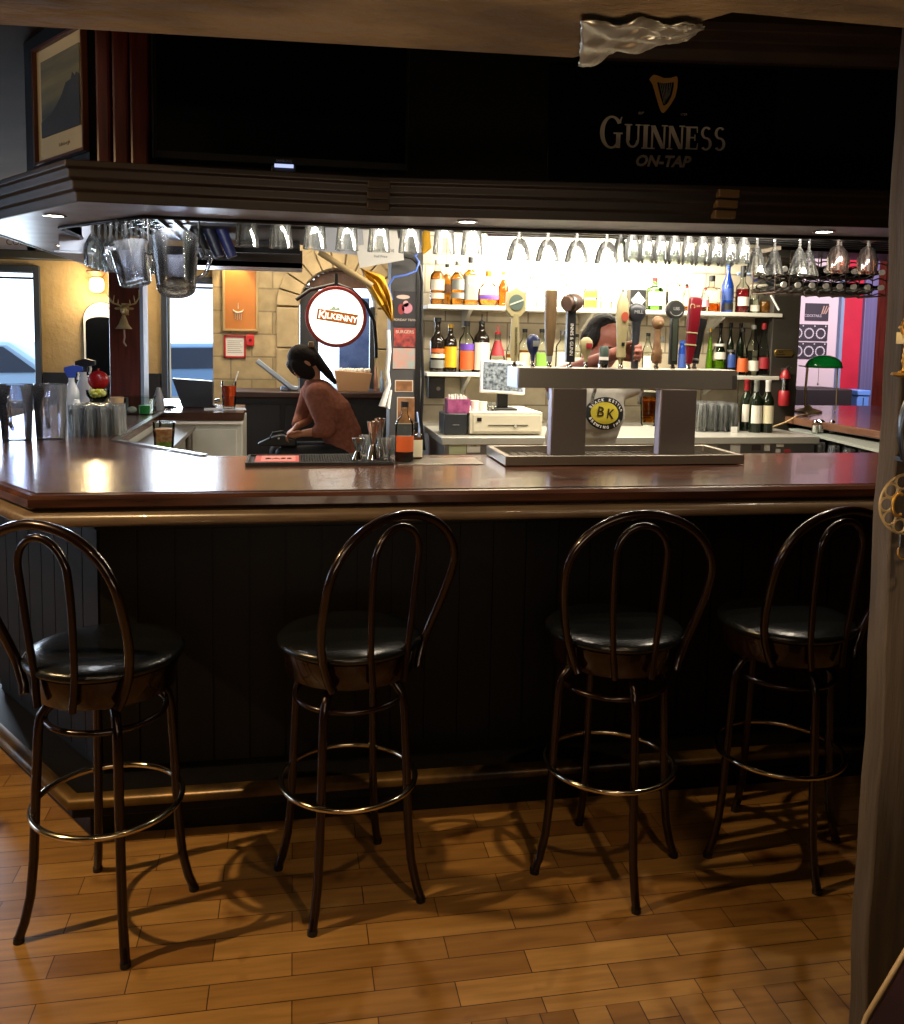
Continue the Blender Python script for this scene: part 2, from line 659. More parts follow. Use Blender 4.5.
# ================================================================== THE ROOM
CEIL = 2.64
FLOORM = brick_mat('oak_floor', '#a87f46', '#80592c', '#3a2212', 0.40, 0.083, 0.0015, rough=0.38, axis='XY', bump=0.12, noise=0.35, darkspots=5, freq=2)
FLOORM2 = brick_mat('oak_floor_crosswise', '#a88048', '#80592c', '#3a2212', 0.40, 0.083, 0.0015, rough=0.38, axis='YX', bump=0.12, noise=0.35, darkspots=5)
b = B()
b.box(-6, 9, 1.86, 8.2, -0.1, 0)
struct(b.o('floor', FLOORM, smooth=0))
b = B()
b.box(-6, 9, -3.5, 1.859, -0.1, 0)
struct(b.o('floor', FLOORM2, smooth=0))
PLAST = M('yellow_plaster', '#b59b70', 0.8, col2='#a0875c', nscale=3, bump=0.35, bscale=25)
DKPAINT = M('slate_painted_wood', '#343a44', 0.5)
CEILM = M('dark_ceiling', '#2a211b', 0.9, spec=0.05, col2='#352a22', nscale=3)
b = B()
b.box(-6, 9, -3.5, 8.2, CEIL, CEIL + 0.1)
struct(b.o('ceiling', CEILM, smooth=0))
b = B()
b.box(-6, 9, -3.6, -3.5, 0, CEIL)
struct(b.o('wall_front', M('dim_wall', '#3a2d22', 0.8), smooth=0))
WY = 8.0
# back wall with two windows and the arch opening (one mesh, holes left open)
b = B()
W1 = (-3.3, -2.17, 0.98, 2.09)
W2 = (-1.085, -0.69, 1.02, 2.04)
b.box(-6, W1[0], WY, WY + 0.2, 0, CEIL)
b.box(W1[0], W1[1], WY, WY + 0.2, 0, W1[2])
b.box(W1[0], W1[1], WY, WY + 0.2, W1[3], CEIL)
b.box(W1[1], W2[0], WY, WY + 0.2, 0, CEIL)
b.box(W2[0], W2[1], WY, WY + 0.2, 0, W2[2])
b.box(W2[0], W2[1], WY, WY + 0.2, W2[3], CEIL)
struct(b.o('wall_back', PLAST, smooth=0))
STONE = brick_mat('beige_stone', '#b3a07c', '#9c8a66', '#8a7c60', 0.36, 0.2, 0.008, rough=0.75, axis='XZ', bump=0.5, noise=0.3, nbump=0.7)
# stone wall with arched opening
AX0, AX1, ASP = 0.055, 0.735, 1.85
acx, ar = (AX0 + AX1) / 2, (AX1 - AX0) / 2
b = B()
for xx0, xx1 in ((-0.69, AX0), (AX1, 1.1)):
    b.box(xx0, xx1, WY - 0.12, WY + 0.2, 0, CEIL)
arcp = [(acx + ar * math.cos(PI * k / 14), ASP + ar * math.sin(PI * k / 14)) for k in range(15)]
for k in range(14):
    p, q = arcp[k], arcp[k + 1]
    b.plate([q, p, (p[0], CEIL), (q[0], CEIL)], WY - 0.12, WY + 0.2)
struct(b.o('wall_back', STONE, smooth=0))
# raised voussoir ring round the arch
VST = M('arch_stone', '#b09c78', 0.75, col2='#958464', nscale=6, bump=0.5)
b = B()
A_ = Matrix.Translation((acx, WY - 0.12, 0))
for k in range(11):
    t0, t1 = PI * k / 11 + 0.012, PI * (k + 1) / 11 - 0.012
    pts = []
    for t in (t0, (t0 + t1) / 2, t1):
        pts.append((acx + ar * 1.02 * math.cos(t), ASP + ar * 1.02 * math.sin(t)))
    for t in (t1, (t0 + t1) / 2, t0):
        pts.append((acx + (ar + 0.2) * math.cos(t), ASP + (ar + 0.2) * math.sin(t)))
    b.plate(pts, WY - 0.17, WY - 0.12)
for sx in (-1, 1):
    for k in range(5):
        z0 = 0.05 + k * 0.36
        x0, x1 = sorted((acx + sx * ar * 1.02, acx + sx * (ar + 0.2)))
        b.box(x0, x1, WY - 0.17, WY - 0.12, z0, z0 + 0.35)
struct(b.o('trim_9', VST, smooth=0, bevel=0.008))
WNZ = M('wainscot', '#1b1c22', 0.5)
b = B()
b.box(W1[1] + 0.06, W2[0] - 0.06, WY - 0.03, WY, 0.05, 1.24)
b.box(-6, W1[0] - 0.06, WY - 0.03, WY, 0.05, 1.24)
struct(b.o('trim_1', WNZ, smooth=0))
b = B()
b.box(-6, -0.7, WY - 0.14, WY, 2.19, 2.262)
struct(b.o('trim_2', M('wall_beam', '#3d3a30', 0.6), smooth=0, bevel=0.01))


def window(n, x0, x1, z0, z1, rail):
    f = B()
    t = 0.05
    y0, y1 = WY - 0.04, WY + 0.1
    f.box(x0 - t, x0, y0, y1, z0 - t, z1 + t)
    f.box(x1, x1 + t, y0, y1, z0 - t, z1 + t)
    f.box(x0, x1, y0, y1, z1, z1 + t)
    f.box(x0, x1, y0, y1, z0 - t, z0)
    o = struct(f.o('window_%d' % n, DKPAINT, smooth=0, bevel=0.004))
    B().box(x0, x1, WY + 0.06, WY + 0.066, z0, z1).o('window_pane', PANE, o, smooth=0)
    B().box(x0, x1, WY + 0.02, WY + 0.05, rail, rail + 0.018).o('window_rail', DKPAINT, o, smooth=0)
    return o


window(1, *W1, 2.03)
window(2, *W2, 1.99)
# street outside the windows
struct(B().box(-9, 9, 8.2, 30, -0.12, -0.02).o('ground', M('pavement', '#9aa0a6', 0.9, col2='#878d93', nscale=2), smooth=0))
# cars parked outside, seen through the windows


def parked_car(x, y, col, label):
    t = thing('parked_car', label, 'car', (x, y, -0.02), R(4), 'cars parked outside the windows')
    pm = M('car_paint_' + col.strip('#'), col, 0.3, 0.2)
    B().plate([(-2.1, 0.28), (-2.05, 0.75), (-1.3, 0.92), (-0.75, 1.42), (0.75, 1.45), (1.35, 1.0), (2.05, 0.88), (2.12, 0.5), (2.1, 0.28)][::-1], -0.85, 0.85).o('car_body', pm, t, bevel=0.06)
    B().plate([(-1.15, 0.95), (-0.68, 1.34), (0.68, 1.37), (1.15, 1.0)][::-1], -0.875, -0.85).o('side_window', M('car_glass', '#232c3a', 0.1), t, smooth=0)
    for wx in (-1.3, 1.3):
        for wy in (-0.8, 0.8):
            B().cyl((wx, wy - 0.1, 0.32), (wx, wy + 0.1, 0.32), 0.32, seg=28).o('wheel', M('tyre_rubber', '#15161a', 0.7), t)
    return t


parked_car(-4.9, 14.5, '#7d93a8', 'grey blue car parked outside the far left window')
parked_car(-1.6, 17.5, '#5d7690', 'blue car parked outside the narrow middle window')
# door inside the arch
DOORM = M('door_dark_frame', '#26282e', 0.45)
d = B()
d.box(AX0 + 0.005, AX0 + 0.15, WY + 0.02, WY + 0.09, 0.02, ASP + 0.18)
d.box(AX0 + 0.15, AX0 + 0.17, WY, WY + 0.1, 0.02, ASP + 0.26)
d.box(AX1 - 0.04, AX1 - 0.005, WY + 0.02, WY + 0.09, 0.02, ASP + 0.02)
d.box(AX0 + 0.15, AX1 - 0.04, WY + 0.02, WY + 0.09, 0.02, 0.9)
dd = struct(d.o('door_1', DOORM, smooth=0, bevel=0.003))
B().box(AX0 + 0.15, AX1 - 0.04, WY + 0.05, WY + 0.056, 0.9, ASP + 0.30).o('door_pane', PANE, dd, smooth=0)
B().box(acx + 0.02, AX1 - 0.045, WY + 0.065, WY + 0.075, 0.92, ASP + 0.1).o('blue_panel', M('blue_film', '#5067a8', 0.5, col2='#6f86c4', nscale=9), dd, smooth=0)
b = B()
for k in range(16):
    x0 = AX0 + 0.005 + k * 0.042
    zt = ASP + math.sqrt(max(0.0, ar * ar - (x0 + 0.02 - acx) ** 2)) - 0.005
    b.box(x0, x0 + 0.042, WY - 0.02 - 0.004 * (k % 2), WY + 0.015, 2.03, max(2.04, zt))
b.o('transom_boards', M('transom_wood', '#7a4e36', 0.5, col2='#472a1b', nscale=5), dd, smooth=0)

# side wall far left: pale bright window bay beyond the bar (seen as the bluish sliver left of the bar)
b = B()
b.box(-6.1, -6, -3.5, 3.2, 0, CEIL)
b.box(-6.1, -6, 3.2, 5.6, 0, 0.5)
b.box(-6.1, -6, 3.2, 5.6, 2.2, CEIL)
b.box(-6.1, -6, 5.6, 8.2, 0, CEIL)
struct(b.o('wall_left', PLAST, smooth=0))
b = B()
for y0, y1, z0, z1 in ((3.2, 3.28, 0.5, 2.2), (5.52, 5.6, 0.5, 2.2), (4.36, 4.44, 0.5, 2.2), (3.28, 5.52, 0.5, 0.58), (3.28, 5.52, 2.12, 2.2)):
    b.box(-6.06, -5.98, y0, y1, z0, z1)
o = struct(b.o('window_3', DKPAINT, smooth=0))
B().box(-6.03, -6.024, 3.28, 5.52, 0.58, 2.12).o('window_pane', PANE, o, smooth=0)

# ------------------------------------------------------------ right hand room
ROOMW = M('lilac_white_wall', '#c9bcc4', 0.8)
struct(B().box(3.9, 5.44, WY, WY + 0.2, 0, CEIL).o('wall_back', ROOMW, smooth=0))
struct(B().box(5.44, 5.66, WY - 0.02, WY + 0.2, 0, CEIL).o('wall_back', M('crimson_wall', '#c0213e', 0.6, col2='#ad1c38', nscale=3), smooth=0))
struct(B().box(5.405, 5.44, WY - 0.05, WY + 0.2, 0, CEIL).o('trim_3', M('blue_grey_trim', '#7a8fb0', 0.5), smooth=0))
struct(B().box(5.66, 5.80, WY - 0.06, WY + 0.2, 0, CEIL).o('trim_4', M('purple_grey_trim', '#6a6690', 0.5, col2='#5a5880', nscale=3, stretch=(20, 1, 0.2)), smooth=0, bevel=0.006))
struct(B().box(5.80, 9, WY, WY + 0.2, 0, CEIL).o('wall_back', REDWOOD, smooth=0))
struct(B().box(9, 9.1, -3.5, 8.2, 0, CEIL).o('wall_right', M('right_wall', '#4a2a28', 0.8), smooth=0))
struct(B().box(1.1, 3.9, WY, WY + 0.2, 0, CEIL).o('wall_back', M('hidden_wall', '#5a4a3a', 0.8), smooth=0))
# wall behind the back bar
STW = brick_mat('pale_stone_tiles', '#cfc4ac', '#b8ab90', '#8d826c', 0.26, 0.17, 0.005, rough=0.6, axis='XZ', bump=0.4, noise=0.25, nbump=0.6)
struct(B().box(0.77, 3.1, 5.25, 5.55, 0, CEIL).o('wall_back', STW, smooth=0))

# ------------------------------------------------------------ near beam, foil, post
BEAM = M('rough_plastered_beam', '#574631', 0.85, col2='#86704f', nscale=4, stretch=(1, 2, 2), bump=1.0, bscale=14)
b = B()
b.prism([(-3.5, 1.0), (1.6, 1.0), (1.6, 1.23), (0.635, 1.237), (0.476, 1.487), (-0.461, 1.548), (-3.5, 1.75)], 2.08, CEIL)
struct(b.o('ceiling_beam', BEAM, smooth=0, bevel=0.012))
# foil taped under the beam's bevelled corner
b = B()
nx, nz = 30, 18
grid = []
c0, c1, c2, c3 = Vector((0.478, 1.475)), Vector((0.415, 1.275)), Vector((0.585, 1.245)), Vector((0.615, 1.28))
for i in range(nx + 1):
    row = []
    for j in range(nz + 1):
        u, v = i / nx, j / nz
        p = c0 * (1 - u) * (1 - v) + c1 * (1 - u) * v + c2 * u * v + c3 * u * (1 - v)
        e = 0.006 * math.sin(17 * u + 3 * v) + 0.004 * math.sin(31 * v + 11 * u)
        dz = 0.010 + 0.006 * math.sin(14 * u + 6 * v) * math.sin(9 * v + 4 * u) + random.uniform(-0.0012, 0.0012)
        row.append(b.bm.verts.new((p.x + e * 0.6, p.y + e, 2.078 - dz)))
    grid.append(row)
for i in range(nx):
    for j in range(nz):
        b._face([grid[i][j], grid[i + 1][j], grid[i + 1][j + 1], grid[i][j + 1]])
fo = b.o('foil_patch', M('crumpled_foil', '#c9c9bd', 0.34, 0.9), smooth=60)
so = fo.modifiers.new('thick', 'SOLIDIFY')
so.thickness = 0.002
tag(fo, 'crumpled silver foil patch taped to the ceiling beam', 'foil')

POSTM = M('grey_rough_timber', '#3d352e', 0.8, col2='#4c4239', nscale=6, stretch=(8, 8, 0.8), bump=0.4)
b = B()
prof = []
nz = 30
for k in range(nz + 1):
    z = 2.6 * k / nz
    xx = 1.083 - 0.028 * min(1, z / 2) + 0.003 * math.sin(z * 9) + 0.002 * math.sin(z * 23)
    prof.append((xx, z))
b.plate([(1.45, 0), (1.45, 2.6)] + prof[::-1], 1.38, 1.43)
tag(b.o('timber_post', POSTM, smooth=30, bevel=0.004), 'rough grey timber post at the right edge hung with ornaments', 'post')
br_ = thing('metal_bracket', 'dark metal bracket where the grey post meets the beam', 'bracket', (1.055, 1.38, 2.0))
B().box(-0.0, 0.05, -0.012, 0.0, 0, 0.12).o('plate', DSTEEL, br_, bevel=0.003)
B().cyl((0.025, -0.018, 0.09), (0.025, -0.011, 0.09), 0.01).o('bolt_head', DSTEEL, br_)
B().cyl((0.025, -0.018, 0.03), (0.025, -0.011, 0.03), 0.01).o('bolt_head', DSTEEL, br_)

# ================================================================== THE BAR
BZ = 1.15
F0 = (-0.70, 2.55)
FCT = Vector((-0.576, 0.817))
F1 = (F0[0] + FCT.x * 1.25, F0[1] + FCT.y * 1.25)
XL = F1[0]
outer = [(XL, 6.15), (XL, F1[1]), F0, (4.6, 2.53)]
inner_ = [(4.6, 3.28), (-0.33, 3.28), (-0.74, 3.76), (-0.74, 5.12), (-0.28, 5.12), (-0.30, 5.70), (-0.72, 5.75), (-0.72, 6.15)]
b = B()
b.prism(outer + inner_, BZ - 0.045, BZ)
b.sweep(outer[:], [(0.0, BZ - 0.045), (0.0, BZ - 0.002), (0.02, BZ - 0.004), (0.03, BZ - 0.014), (0.03, BZ - 0.036), (0.018, BZ - 0.044), (0.005, BZ - 0.049), (0.0, BZ - 0.049)])
top = struct(b.o('bar_top', BARWOOD, smooth=30, bevel=0.0))
top['kind'] = 'structure'
# bar body (beadboard) set back under the top
body = [(-1.14, 6.1), (-1.14, 2.85 + (0.54 / 0.576) * 0.817), (-0.6, 2.85), (4.6, 2.84)]
b = B()
b.sweep(body, [(0, 0.0), (0, BZ - 0.05), (-0.06, BZ - 0.05), (-0.06, 0.0)])
# boards with grooves between
for i in range(len(body) - 1):
    p, q = Vector(body[i]), Vector(body[i + 1])
    L = (q - p).length
    n_ = max(1, round(L / 0.115))
    dv = (q - p).normalized()
    nn = Vector((dv.y, -dv.x))
    for k in range(n_):
        s0, s1 = L * k / n_ + 0.003, L * (k + 1) / n_ - 0.003
        a0, a1 = p + dv * s0, p + dv * s1
        pts = [a0 + nn * 0.008, a1 + nn * 0.008, a1, a0]
        b.prism([tuple(v) for v in pts], 0.2, 1.0)
bar = b.o('bar_counter_front', DARKWOOD, smooth=0)
struct(bar)
b = B()
b.sweep(body, [(0.0, 0.98), (0.02, 0.98), (0.02, BZ - 0.05), (0.0, BZ - 0.05)])
struct(b.o('trim_5', DARKWOOD, smooth=0, bevel=0.003))
# padded arm rail under the edge
railp = [(o_[0], o_[1]) for o_ in outer]
b = B()
b.sweep(railp, [(0.006, 1.101), (0.034, 1.096), (0.044, 1.084), (0.042, 1.069), (0.03, 1.058), (0.0, 1.052), (-0.05, 1.056), (-0.05, 1.101)])
struct(b.o('bar_rail', RAIL, smooth=50))
# plinth with brass edged ledge
b = B()
b.sweep(body, [(0.0, 0.0), (0.06, 0.0), (0.06, 0.10), (0.13, 0.10), (0.13, 0.145), (0.0, 0.175)])
struct(b.o('baseboard_front', DARKWOOD, smooth=0, bevel=0.004))
b = B()
b.sweep(body, [(0.125, 0.135), (0.148, 0.138), (0.15, 0.152), (0.14, 0.166), (0.11, 0.172), (0.11, 0.15)])
struct(b.o('foot_rail', M('brassy_foot_rail', '#6a5028', 0.32, 0.5, col2='#1c140c', nscale=5), smooth=50))
# inner face and under-counter steel of the left wing and front
b = B()
b.prism([(-0.33, 3.285), (-0.745, 3.77), (-0.745, 5.1), (-0.80, 5.1), (-0.80, 3.75), (-0.36, 3.22)], 0.0, BZ - 0.046)
struct(b.o('wall_inner', M('inner_bar_face', '#8d8c86', 0.5), smooth=0))
struct(B().box(-0.30, 4.4, 3.2, 3.26, 0, BZ - 0.046).o('wall_inner', MATS['inner_bar_face'], smooth=0))
b = B()
b.sweep([(-0.735, 5.1), (-0.735, 3.765), (-0.325, 3.285)], [(-0.02, BZ), (-0.02, BZ + 0.006), (0.006, BZ + 0.006), (0.006, BZ)])
struct(b.o('trim_6', STEEL, smooth=0))
# pale cooler front under the return of the wing, seen across the bar
t_ = thing('back_bar_cooler', 'pale grey cooler cabinet under the counter return behind the bar', 'cabinet', (-0.5, 5.15, 0))
CO = M('pale_cooler_panel', '#b9b9b0', 0.5, col2='#a8a89e', nscale=5)
B().box(-0.235, 0.21, 0.0, 0.5, 0.0, BZ - 0.047).o('body', CO, t_, bevel=0.004)
B().box(-0.235, 0.215, -0.02, 0.0, BZ - 0.07, BZ - 0.05).o('top_strip', WHITE, t_, bevel=0.003)
B().box(-0.2, 0.18, -0.018, 0.0, 0.15, BZ - 0.1).o('door', CO, t_, bevel=0.004)
B().box(0.13, 0.15, -0.035, -0.018, 0.6, 0.8).o('handle', CHROME, t_)

# ================================================================== THE CANOPY
CZ = 1.97
G0 = (-0.60, 2.68)
G1 = (G0[0] + FCT.x * 0.92, G0[1] + FCT.y * 0.92)
cout = [(G1[0], 5.3), G1, G0, (0.25, 2.70), (4.0, 2.15)]
cin = [(4.0, 2.42), (0.25, 2.95), (-0.46, 2.94), (-0.82, 3.36), (-0.82, 5.0), (0.05, 5.0), (0.05, 5.3)]
UND = M('blue_white_soffit', '#a2a8b8', 0.36, col2='#7d8496', nscale=3, stretch=(2, 2, 1))
b = B()
b.prism(cout + cin, CZ, CZ + 0.03)
struct(b.o('canopy_soffit', UND, smooth=0))
b = B()
b.sweep(cout, [(0.0, CZ - 0.004), (0.012, CZ - 0.004), (0.014, CZ + 0.022), (0.024, CZ + 0.03), (0.026, CZ + 0.052), (0.038, CZ + 0.06), (0.04, CZ + 0.082), (0.05, CZ + 0.088), (0.05, CZ + 0.105), (0.0, CZ + 0.105)])
struct(b.o('canopy_cornice', MOULD, smooth=0, bevel=0.003))
b = B()
b.sweep(cin[::-1], [(0.0, CZ + 0.001), (0.02, CZ + 0.001), (0.02, CZ + 0.1), (0.0, CZ + 0.1)])
struct(b.o('trim_7', MOULD, smooth=0))
# upper board of the canopy: set back panel
pan = [(G1[0] + 0.16, 5.3), (G1[0] + 0.16, 3.52), (-0.62, 2.98), (0.25, 2.99), (4.0, 2.46)]
b = B()
b.sweep(pan, [(0.0, CZ + 0.03), (0.0, CEIL), (-0.03, CEIL), (-0.03, CZ + 0.03)])
struct(b.o('wall_canopy', M('black_board', '#050607', 0.55, spec=0.3), smooth=0))
b = B()
b.sweep(cout, [(0.0, CZ + 0.1), (0.0, CZ + 0.106), (-0.26, CZ + 0.106), (-0.26, CZ + 0.1)])
struct(b.o('canopy_ledge', MOULD, smooth=0))
b = B()
b.sweep([(1.0, 2.87), (4.0, 2.446)], [(0.0, 2.53), (0.03, 2.53), (0.05, 2.56), (0.05, 2.59), (0.09, 2.61), (0.09, CEIL), (0, CEIL)])
struct(b.o('trim_8', M('crown_wood', '#4a3a30', 0.5, col2='#3a2c24', nscale=4, stretch=(1, 8, 8)), smooth=0, bevel=0.004))
# black hanging rod under the canopy's inner edge
b = B()
b.tube([(-0.82, 4.6, CZ - 0.006), (-0.82, 3.35, CZ - 0.006), (-0.465, 2.935, CZ - 0.006), (0.25, 2.945, CZ - 0.006), (3.9, 2.43, CZ - 0.006)], 0.006)
struct(b.o('canopy_rod', BLACK, smooth=60))
# reddish timber columns on the ledge left of the television
for k, (x0, x1) in enumerate(((-0.598, -0.555), (-0.548, -0.50), (-0.495, -0.44))):
    o = B().box(x0, x1, 2.90 - 0.01 * k, 2.968, CZ + 0.106, CEIL - 0.002).o('timber_pilaster', REDWOOD, smooth=0, bevel=0.008)
    tag(o, ['reddish timber pilaster on the canopy, beside the framed picture', 'reddish timber pilaster on the canopy, the middle one of three', 'reddish timber pilaster on the canopy, right beside the television'][k], 'pilaster', 'pilasters left of the television')
# small brass coloured block on the cornice
for px, lab in ((380, 'pale joint block on the cornice, below the television'), (730, 'brassy joint block on the cornice, below the beer sign')):
    x = at(px, 190, 2.62 if px < 500 else 2.49).x
    yf = 2.70 - 0.147 * max(0, x - 0.25) - 0.052
    b = B()
    for k in range(3):
        b.box(x - 0.034, x + 0.034, yf - 0.004 + 0.009 * (2 - k), yf + 0.05, CZ + 0.010 + k * 0.03, CZ + 0.034 + k * 0.03)
    tag(b.o('cornice_block', M('joint_block_wood', '#6a5335', 0.5) if px > 500 else M('joint_block_dark', '#33271c', 0.5), smooth=0, bevel=0.003), lab, 'block')

# downlights
LED = M('lamp_white', '#ffffff', 0.5, emit='#fff1d8', es=22)
for k, (px, py, lab) in enumerate(((55, 215, 'recessed canopy downlight at the far left corner'), (63, 245, 'recessed downlight in the left wing of the canopy'),
                     (467, 221, 'recessed canopy downlight above the middle of the bar'), (824, 231, 'recessed canopy downlight at the right end of the bar'))):
    d_ = FW + RT * ((px - PPX) / FPX) - UP * ((py - PPY) / FPX)
    p = Vector((0, 0, CAMZ)) + d_ * ((CZ - CAMZ) / d_.z)
    t_ = thing('downlight', lab, 'light', (p.x, p.y, CZ), 0, 'canopy downlights')
    B().lathe([(0.034, 0), (0.036, -0.004), (0.028, -0.005), (0.026, 0), (0.034, 0)], seg=24).o('ring', CHROME, t_, smooth=60)
    B().lathe([(0, 0.0), (0.026, 0.0), (0.026, -0.003), (0, -0.0035)], seg=24).o('lamp', LED, t_, smooth=60)
    light('downlight_beam', 'SPOT', (p.x, p.y, CZ - 0.012), 16 if k > 1 else 8, NEUT if k > 1 else (0.85, 0.92, 1.0), 0.02, (p.x, p.y + 0.05, 0.5), 120, 0.7)

# ================================================================== BAR STOOLS
def make_stool(label, loc, legrot, backrot):
    st = thing('bar_stool', label, 'bar stool', (loc[0], loc[1], 0), 0, 'bentwood style bar stools at the bar')
    SZ = 0.765
    # cushion
    B().lathe([(0, SZ - 0.030), (0.190, SZ - 0.030), (0.202, SZ - 0.024), (0.204, SZ - 0.013), (0.194, SZ - 0.003), (0.15, SZ + 0.006), (0.08, SZ + 0.009), (0, SZ + 0.01)], seg=48).o('seat_cushion', VINYL, st, smooth=60)
    B().lathe([(0.0, SZ - 0.105), (0.176, SZ - 0.105), (0.182, SZ - 0.1), (0.186, SZ - 0.034), (0.182, SZ - 0.0305), (0, SZ - 0.0305)], seg=48).o('seat_rim', TUBE, st, smooth=50)
    B().lathe([(0, SZ - 0.13), (0.08, SZ - 0.13), (0.09, SZ - 0.105), (0, SZ - 0.105)], seg=24).o('swivel_plate', BLACK, st, smooth=50)
    for k in range(4):
        a = R(legrot + 90 * k)
        c, s = math.cos(a), math.sin(a)
        pr = [(0.05, SZ - 0.122), (0.10, SZ - 0.122), (0.138, SZ - 0.132), (0.160, SZ - 0.16), (0.168, SZ - 0.20), (0.176, 0.42), (0.186, 0.22), (0.196, 0.12), (0.212, 0.05), (0.226, 0.012)]
        pts = []
        for i in range(len(pr) - 1):
            for t in (0, 0.5):
                pts.append((pr[i][0] * (1 - t) + pr[i + 1][0] * t, pr[i][1] * (1 - t) + pr[i + 1][1] * t))
        pts.append(pr[-1])
        lg = B().tube([(c * r, s * r, z) for r, z in pts], 0.0125, seg=12).o('leg', TUBE, st, smooth=60)
        B().cyl((c * 0.226, s * 0.226, 0.013), (c * 0.2275, s * 0.2275, 0.0), 0.014).o('foot_cap', BLACK, lg)
    ring = [(0.152 * math.cos(2 * PI * k / 48), 0.152 * math.sin(2 * PI * k / 48), SZ - 0.175) for k in range(48)]
    B().tube(ring, 0.0085, closed=True, seg=8).o('upper_ring', TUBE, st, smooth=60)
    ring = [(0.192 * math.cos(2 * PI * k / 64), 0.192 * math.sin(2 * PI * k / 64), 0.335) for k in range(64)]
    B().tube(ring, 0.0085, closed=True, seg=8).o('foot_ring', M('foot_ring_metal', '#d2c6ac', 0.16, 1.0), st, smooth=60)
    # back hoops; local frame: u tangent, radial outwards, z
    br = R(backrot)
    rad = Vector((math.cos(br), math.sin(br), 0))
    tan = Vector((-math.sin(br), math.cos(br), 0))

    def hoop(w0, wmax, ztop, zw, r, zb):
        """w0 half width at the seat, wmax half width at height zw, ztop crown"""
        pts = []
        n = 14
        for k in range(n):   # up the side
            t = k / n
            z = zb + (zw - zb) * t
            w_ = w0 + (wmax - w0) * (1 - (1 - t) ** 1.8)
            pts.append((w_, z))
        for k in range(21):
            t = PI / 2 * k / 20
            pts.append((wmax * math.cos(t), zw + (ztop - zw) * math.sin(t)))
        full = pts + [(-x, z) for x, z in pts[::-1][1:]]
        out = []
        for x, z in full:
            f = min(1, max(0, (z - SZ + 0.03) / 0.30))
            f = f * f * (3 - 2 * f)
            base = math.sqrt(max(0.01, 0.198 ** 2 - min(abs(x), 0.150) ** 2))
            lean = 0.16 * max(0, z - (SZ - 0.02))
            rr = base * (1 - f) + (0.176) * f + lean
            out.append(rad * rr + tan * x + Vector((0, 0, z)))
        return B().tube(out, r, seg=12)

    hoop(0.142, 0.205, 1.14, 0.965, 0.0125, SZ - 0.10).o('back_hoop', TUBE, st, smooth=60)
    hoop(0.052, 0.072, 1.108, 1.02, 0.0095, SZ - 0.10).o('inner_back_hoop', TUBE, st, smooth=60)
    return st


make_stool('dark bar stool at the far left, overlapping the corner of the bar', (-0.492, 2.385), 20, -117)
make_stool('dark bar stool standing second from the left, its round back turned right', (0.160, 2.420), -28, -60)
make_stool('dark bar stool standing third from the left, below the beer taps', (0.945, 2.40), 2, -94)
make_stool('dark bar stool on the right, partly hidden by the timber post', (1.505, 2.40), 2, -84)

# ================================================================== CANOPY FRONT THINGS
tv = thing('television', 'large switched off flat television on the canopy', 'television', (-0.03, 2.93, CZ + 0.142))
B().box(-0.40, 0.40, -0.02, 0.03, 0.03, 0.49).o('housing', BLACK, tv, bevel=0.004)
B().box(-0.39, 0.39, -0.0215, -0.02, 0.055, 0.48).o('screen', M('dark_screen', '#04080a', 0.08), tv, smooth=0)
b = B()
b.box(-0.404, -0.398, -0.026, 0.03, 0.03, 0.49)
b.o('bezel_edge', M('bezel', '#50565c', 0.2, 0.8), tv, smooth=0)
B().box(0.397, 0.401, -0.026, 0.03, 0.03, 0.49).o('bezel_edge', MATS['bezel'], tv, smooth=0)
text('SAMSUNG', 0.011, M('logo_grey', '#8a9095', 0.4), tv, (0, -0.0215, 0.043))
B().box(-0.03, 0.03, -0.028, -0.02, 0.022, 0.032).o('status_light', M('status_led', '#cfd8ff', 0.4, emit='#b8c8ff', es=0.8), tv, smooth=0)
B().box(-0.2, 0.2, -0.05, 0.03, -0.035, -0.023).box(-0.04, 0.04, -0.01, 0.02, -0.024, 0.04).o('stand', BLACK, tv, bevel=0.003)

# stout sign on the black board
sg = thing('beer_sign', 'black beer sign with golden harp and the words GUINNESS ON-TAP', 'sign', (at(663, 130, 2.825).x, 2.835, 2.307), R(-8.05))
sg.scale = (0.963, 0.963, 0.963)
B().box(-0.40, 0.40, 0.0, 0.014, -0.225, 0.215).o('board', M('sign_black', '#07090d', 0.18), sg, bevel=0.003)
el = []
CREAM = M('sign_cream', '#c4b8a6', 0.5)
HARP = M('sign_gold', '#b98a4a', 0.4)


def letter_g(s):
    pass


# serif wordmark: small caps with a large first letter, drawn from stroke polygons
def stroke_word(parent, glyphs, mat, y, name):
    b = B()
    for pts in glyphs:
        # make anticlockwise
        A = sum(pts[i][0] * pts[(i + 1) % len(pts)][1] - pts[(i + 1) % len(pts)][0] * pts[i][1] for i in range(len(pts)))
        if A < 0:
            pts = pts[::-1]
        b.plate(pts, y - 0.0012, y)
    return b.o(name, mat, parent, smooth=0)


def gl_rect(x0, x1, z0, z1):
    return [(x0, z0), (x1, z0), (x1, z1), (x0, z1)]


def arc_band(cx, cz, rx, rz, tx, tz, a0, a1, n=14):
    """list of quads for a band of an ellipse, thickness tapering (tx horizontal, tz vertical)"""
    out = []
    for k in range(n):
        t0, t1 = a0 + (a1 - a0) * k / n, a0 + (a1 - a0) * (k + 1) / n
        p = [(cx + rx * math.cos(t0), cz + rz * math.sin(t0)), (cx + rx * math.cos(t1), cz + rz * math.sin(t1)),
             (cx + (rx - tx) * math.cos(t1), cz + (rz - tz) * math.sin(t1)), (cx + (rx - tx) * math.cos(t0), cz + (rz - tz) * math.sin(t0))]
        out.append(p)
    return out


def ser(x, z, w=0.016, h=0.004):
    return gl_rect(x - w / 2, x + w / 2, z - h / 2, z + h / 2)


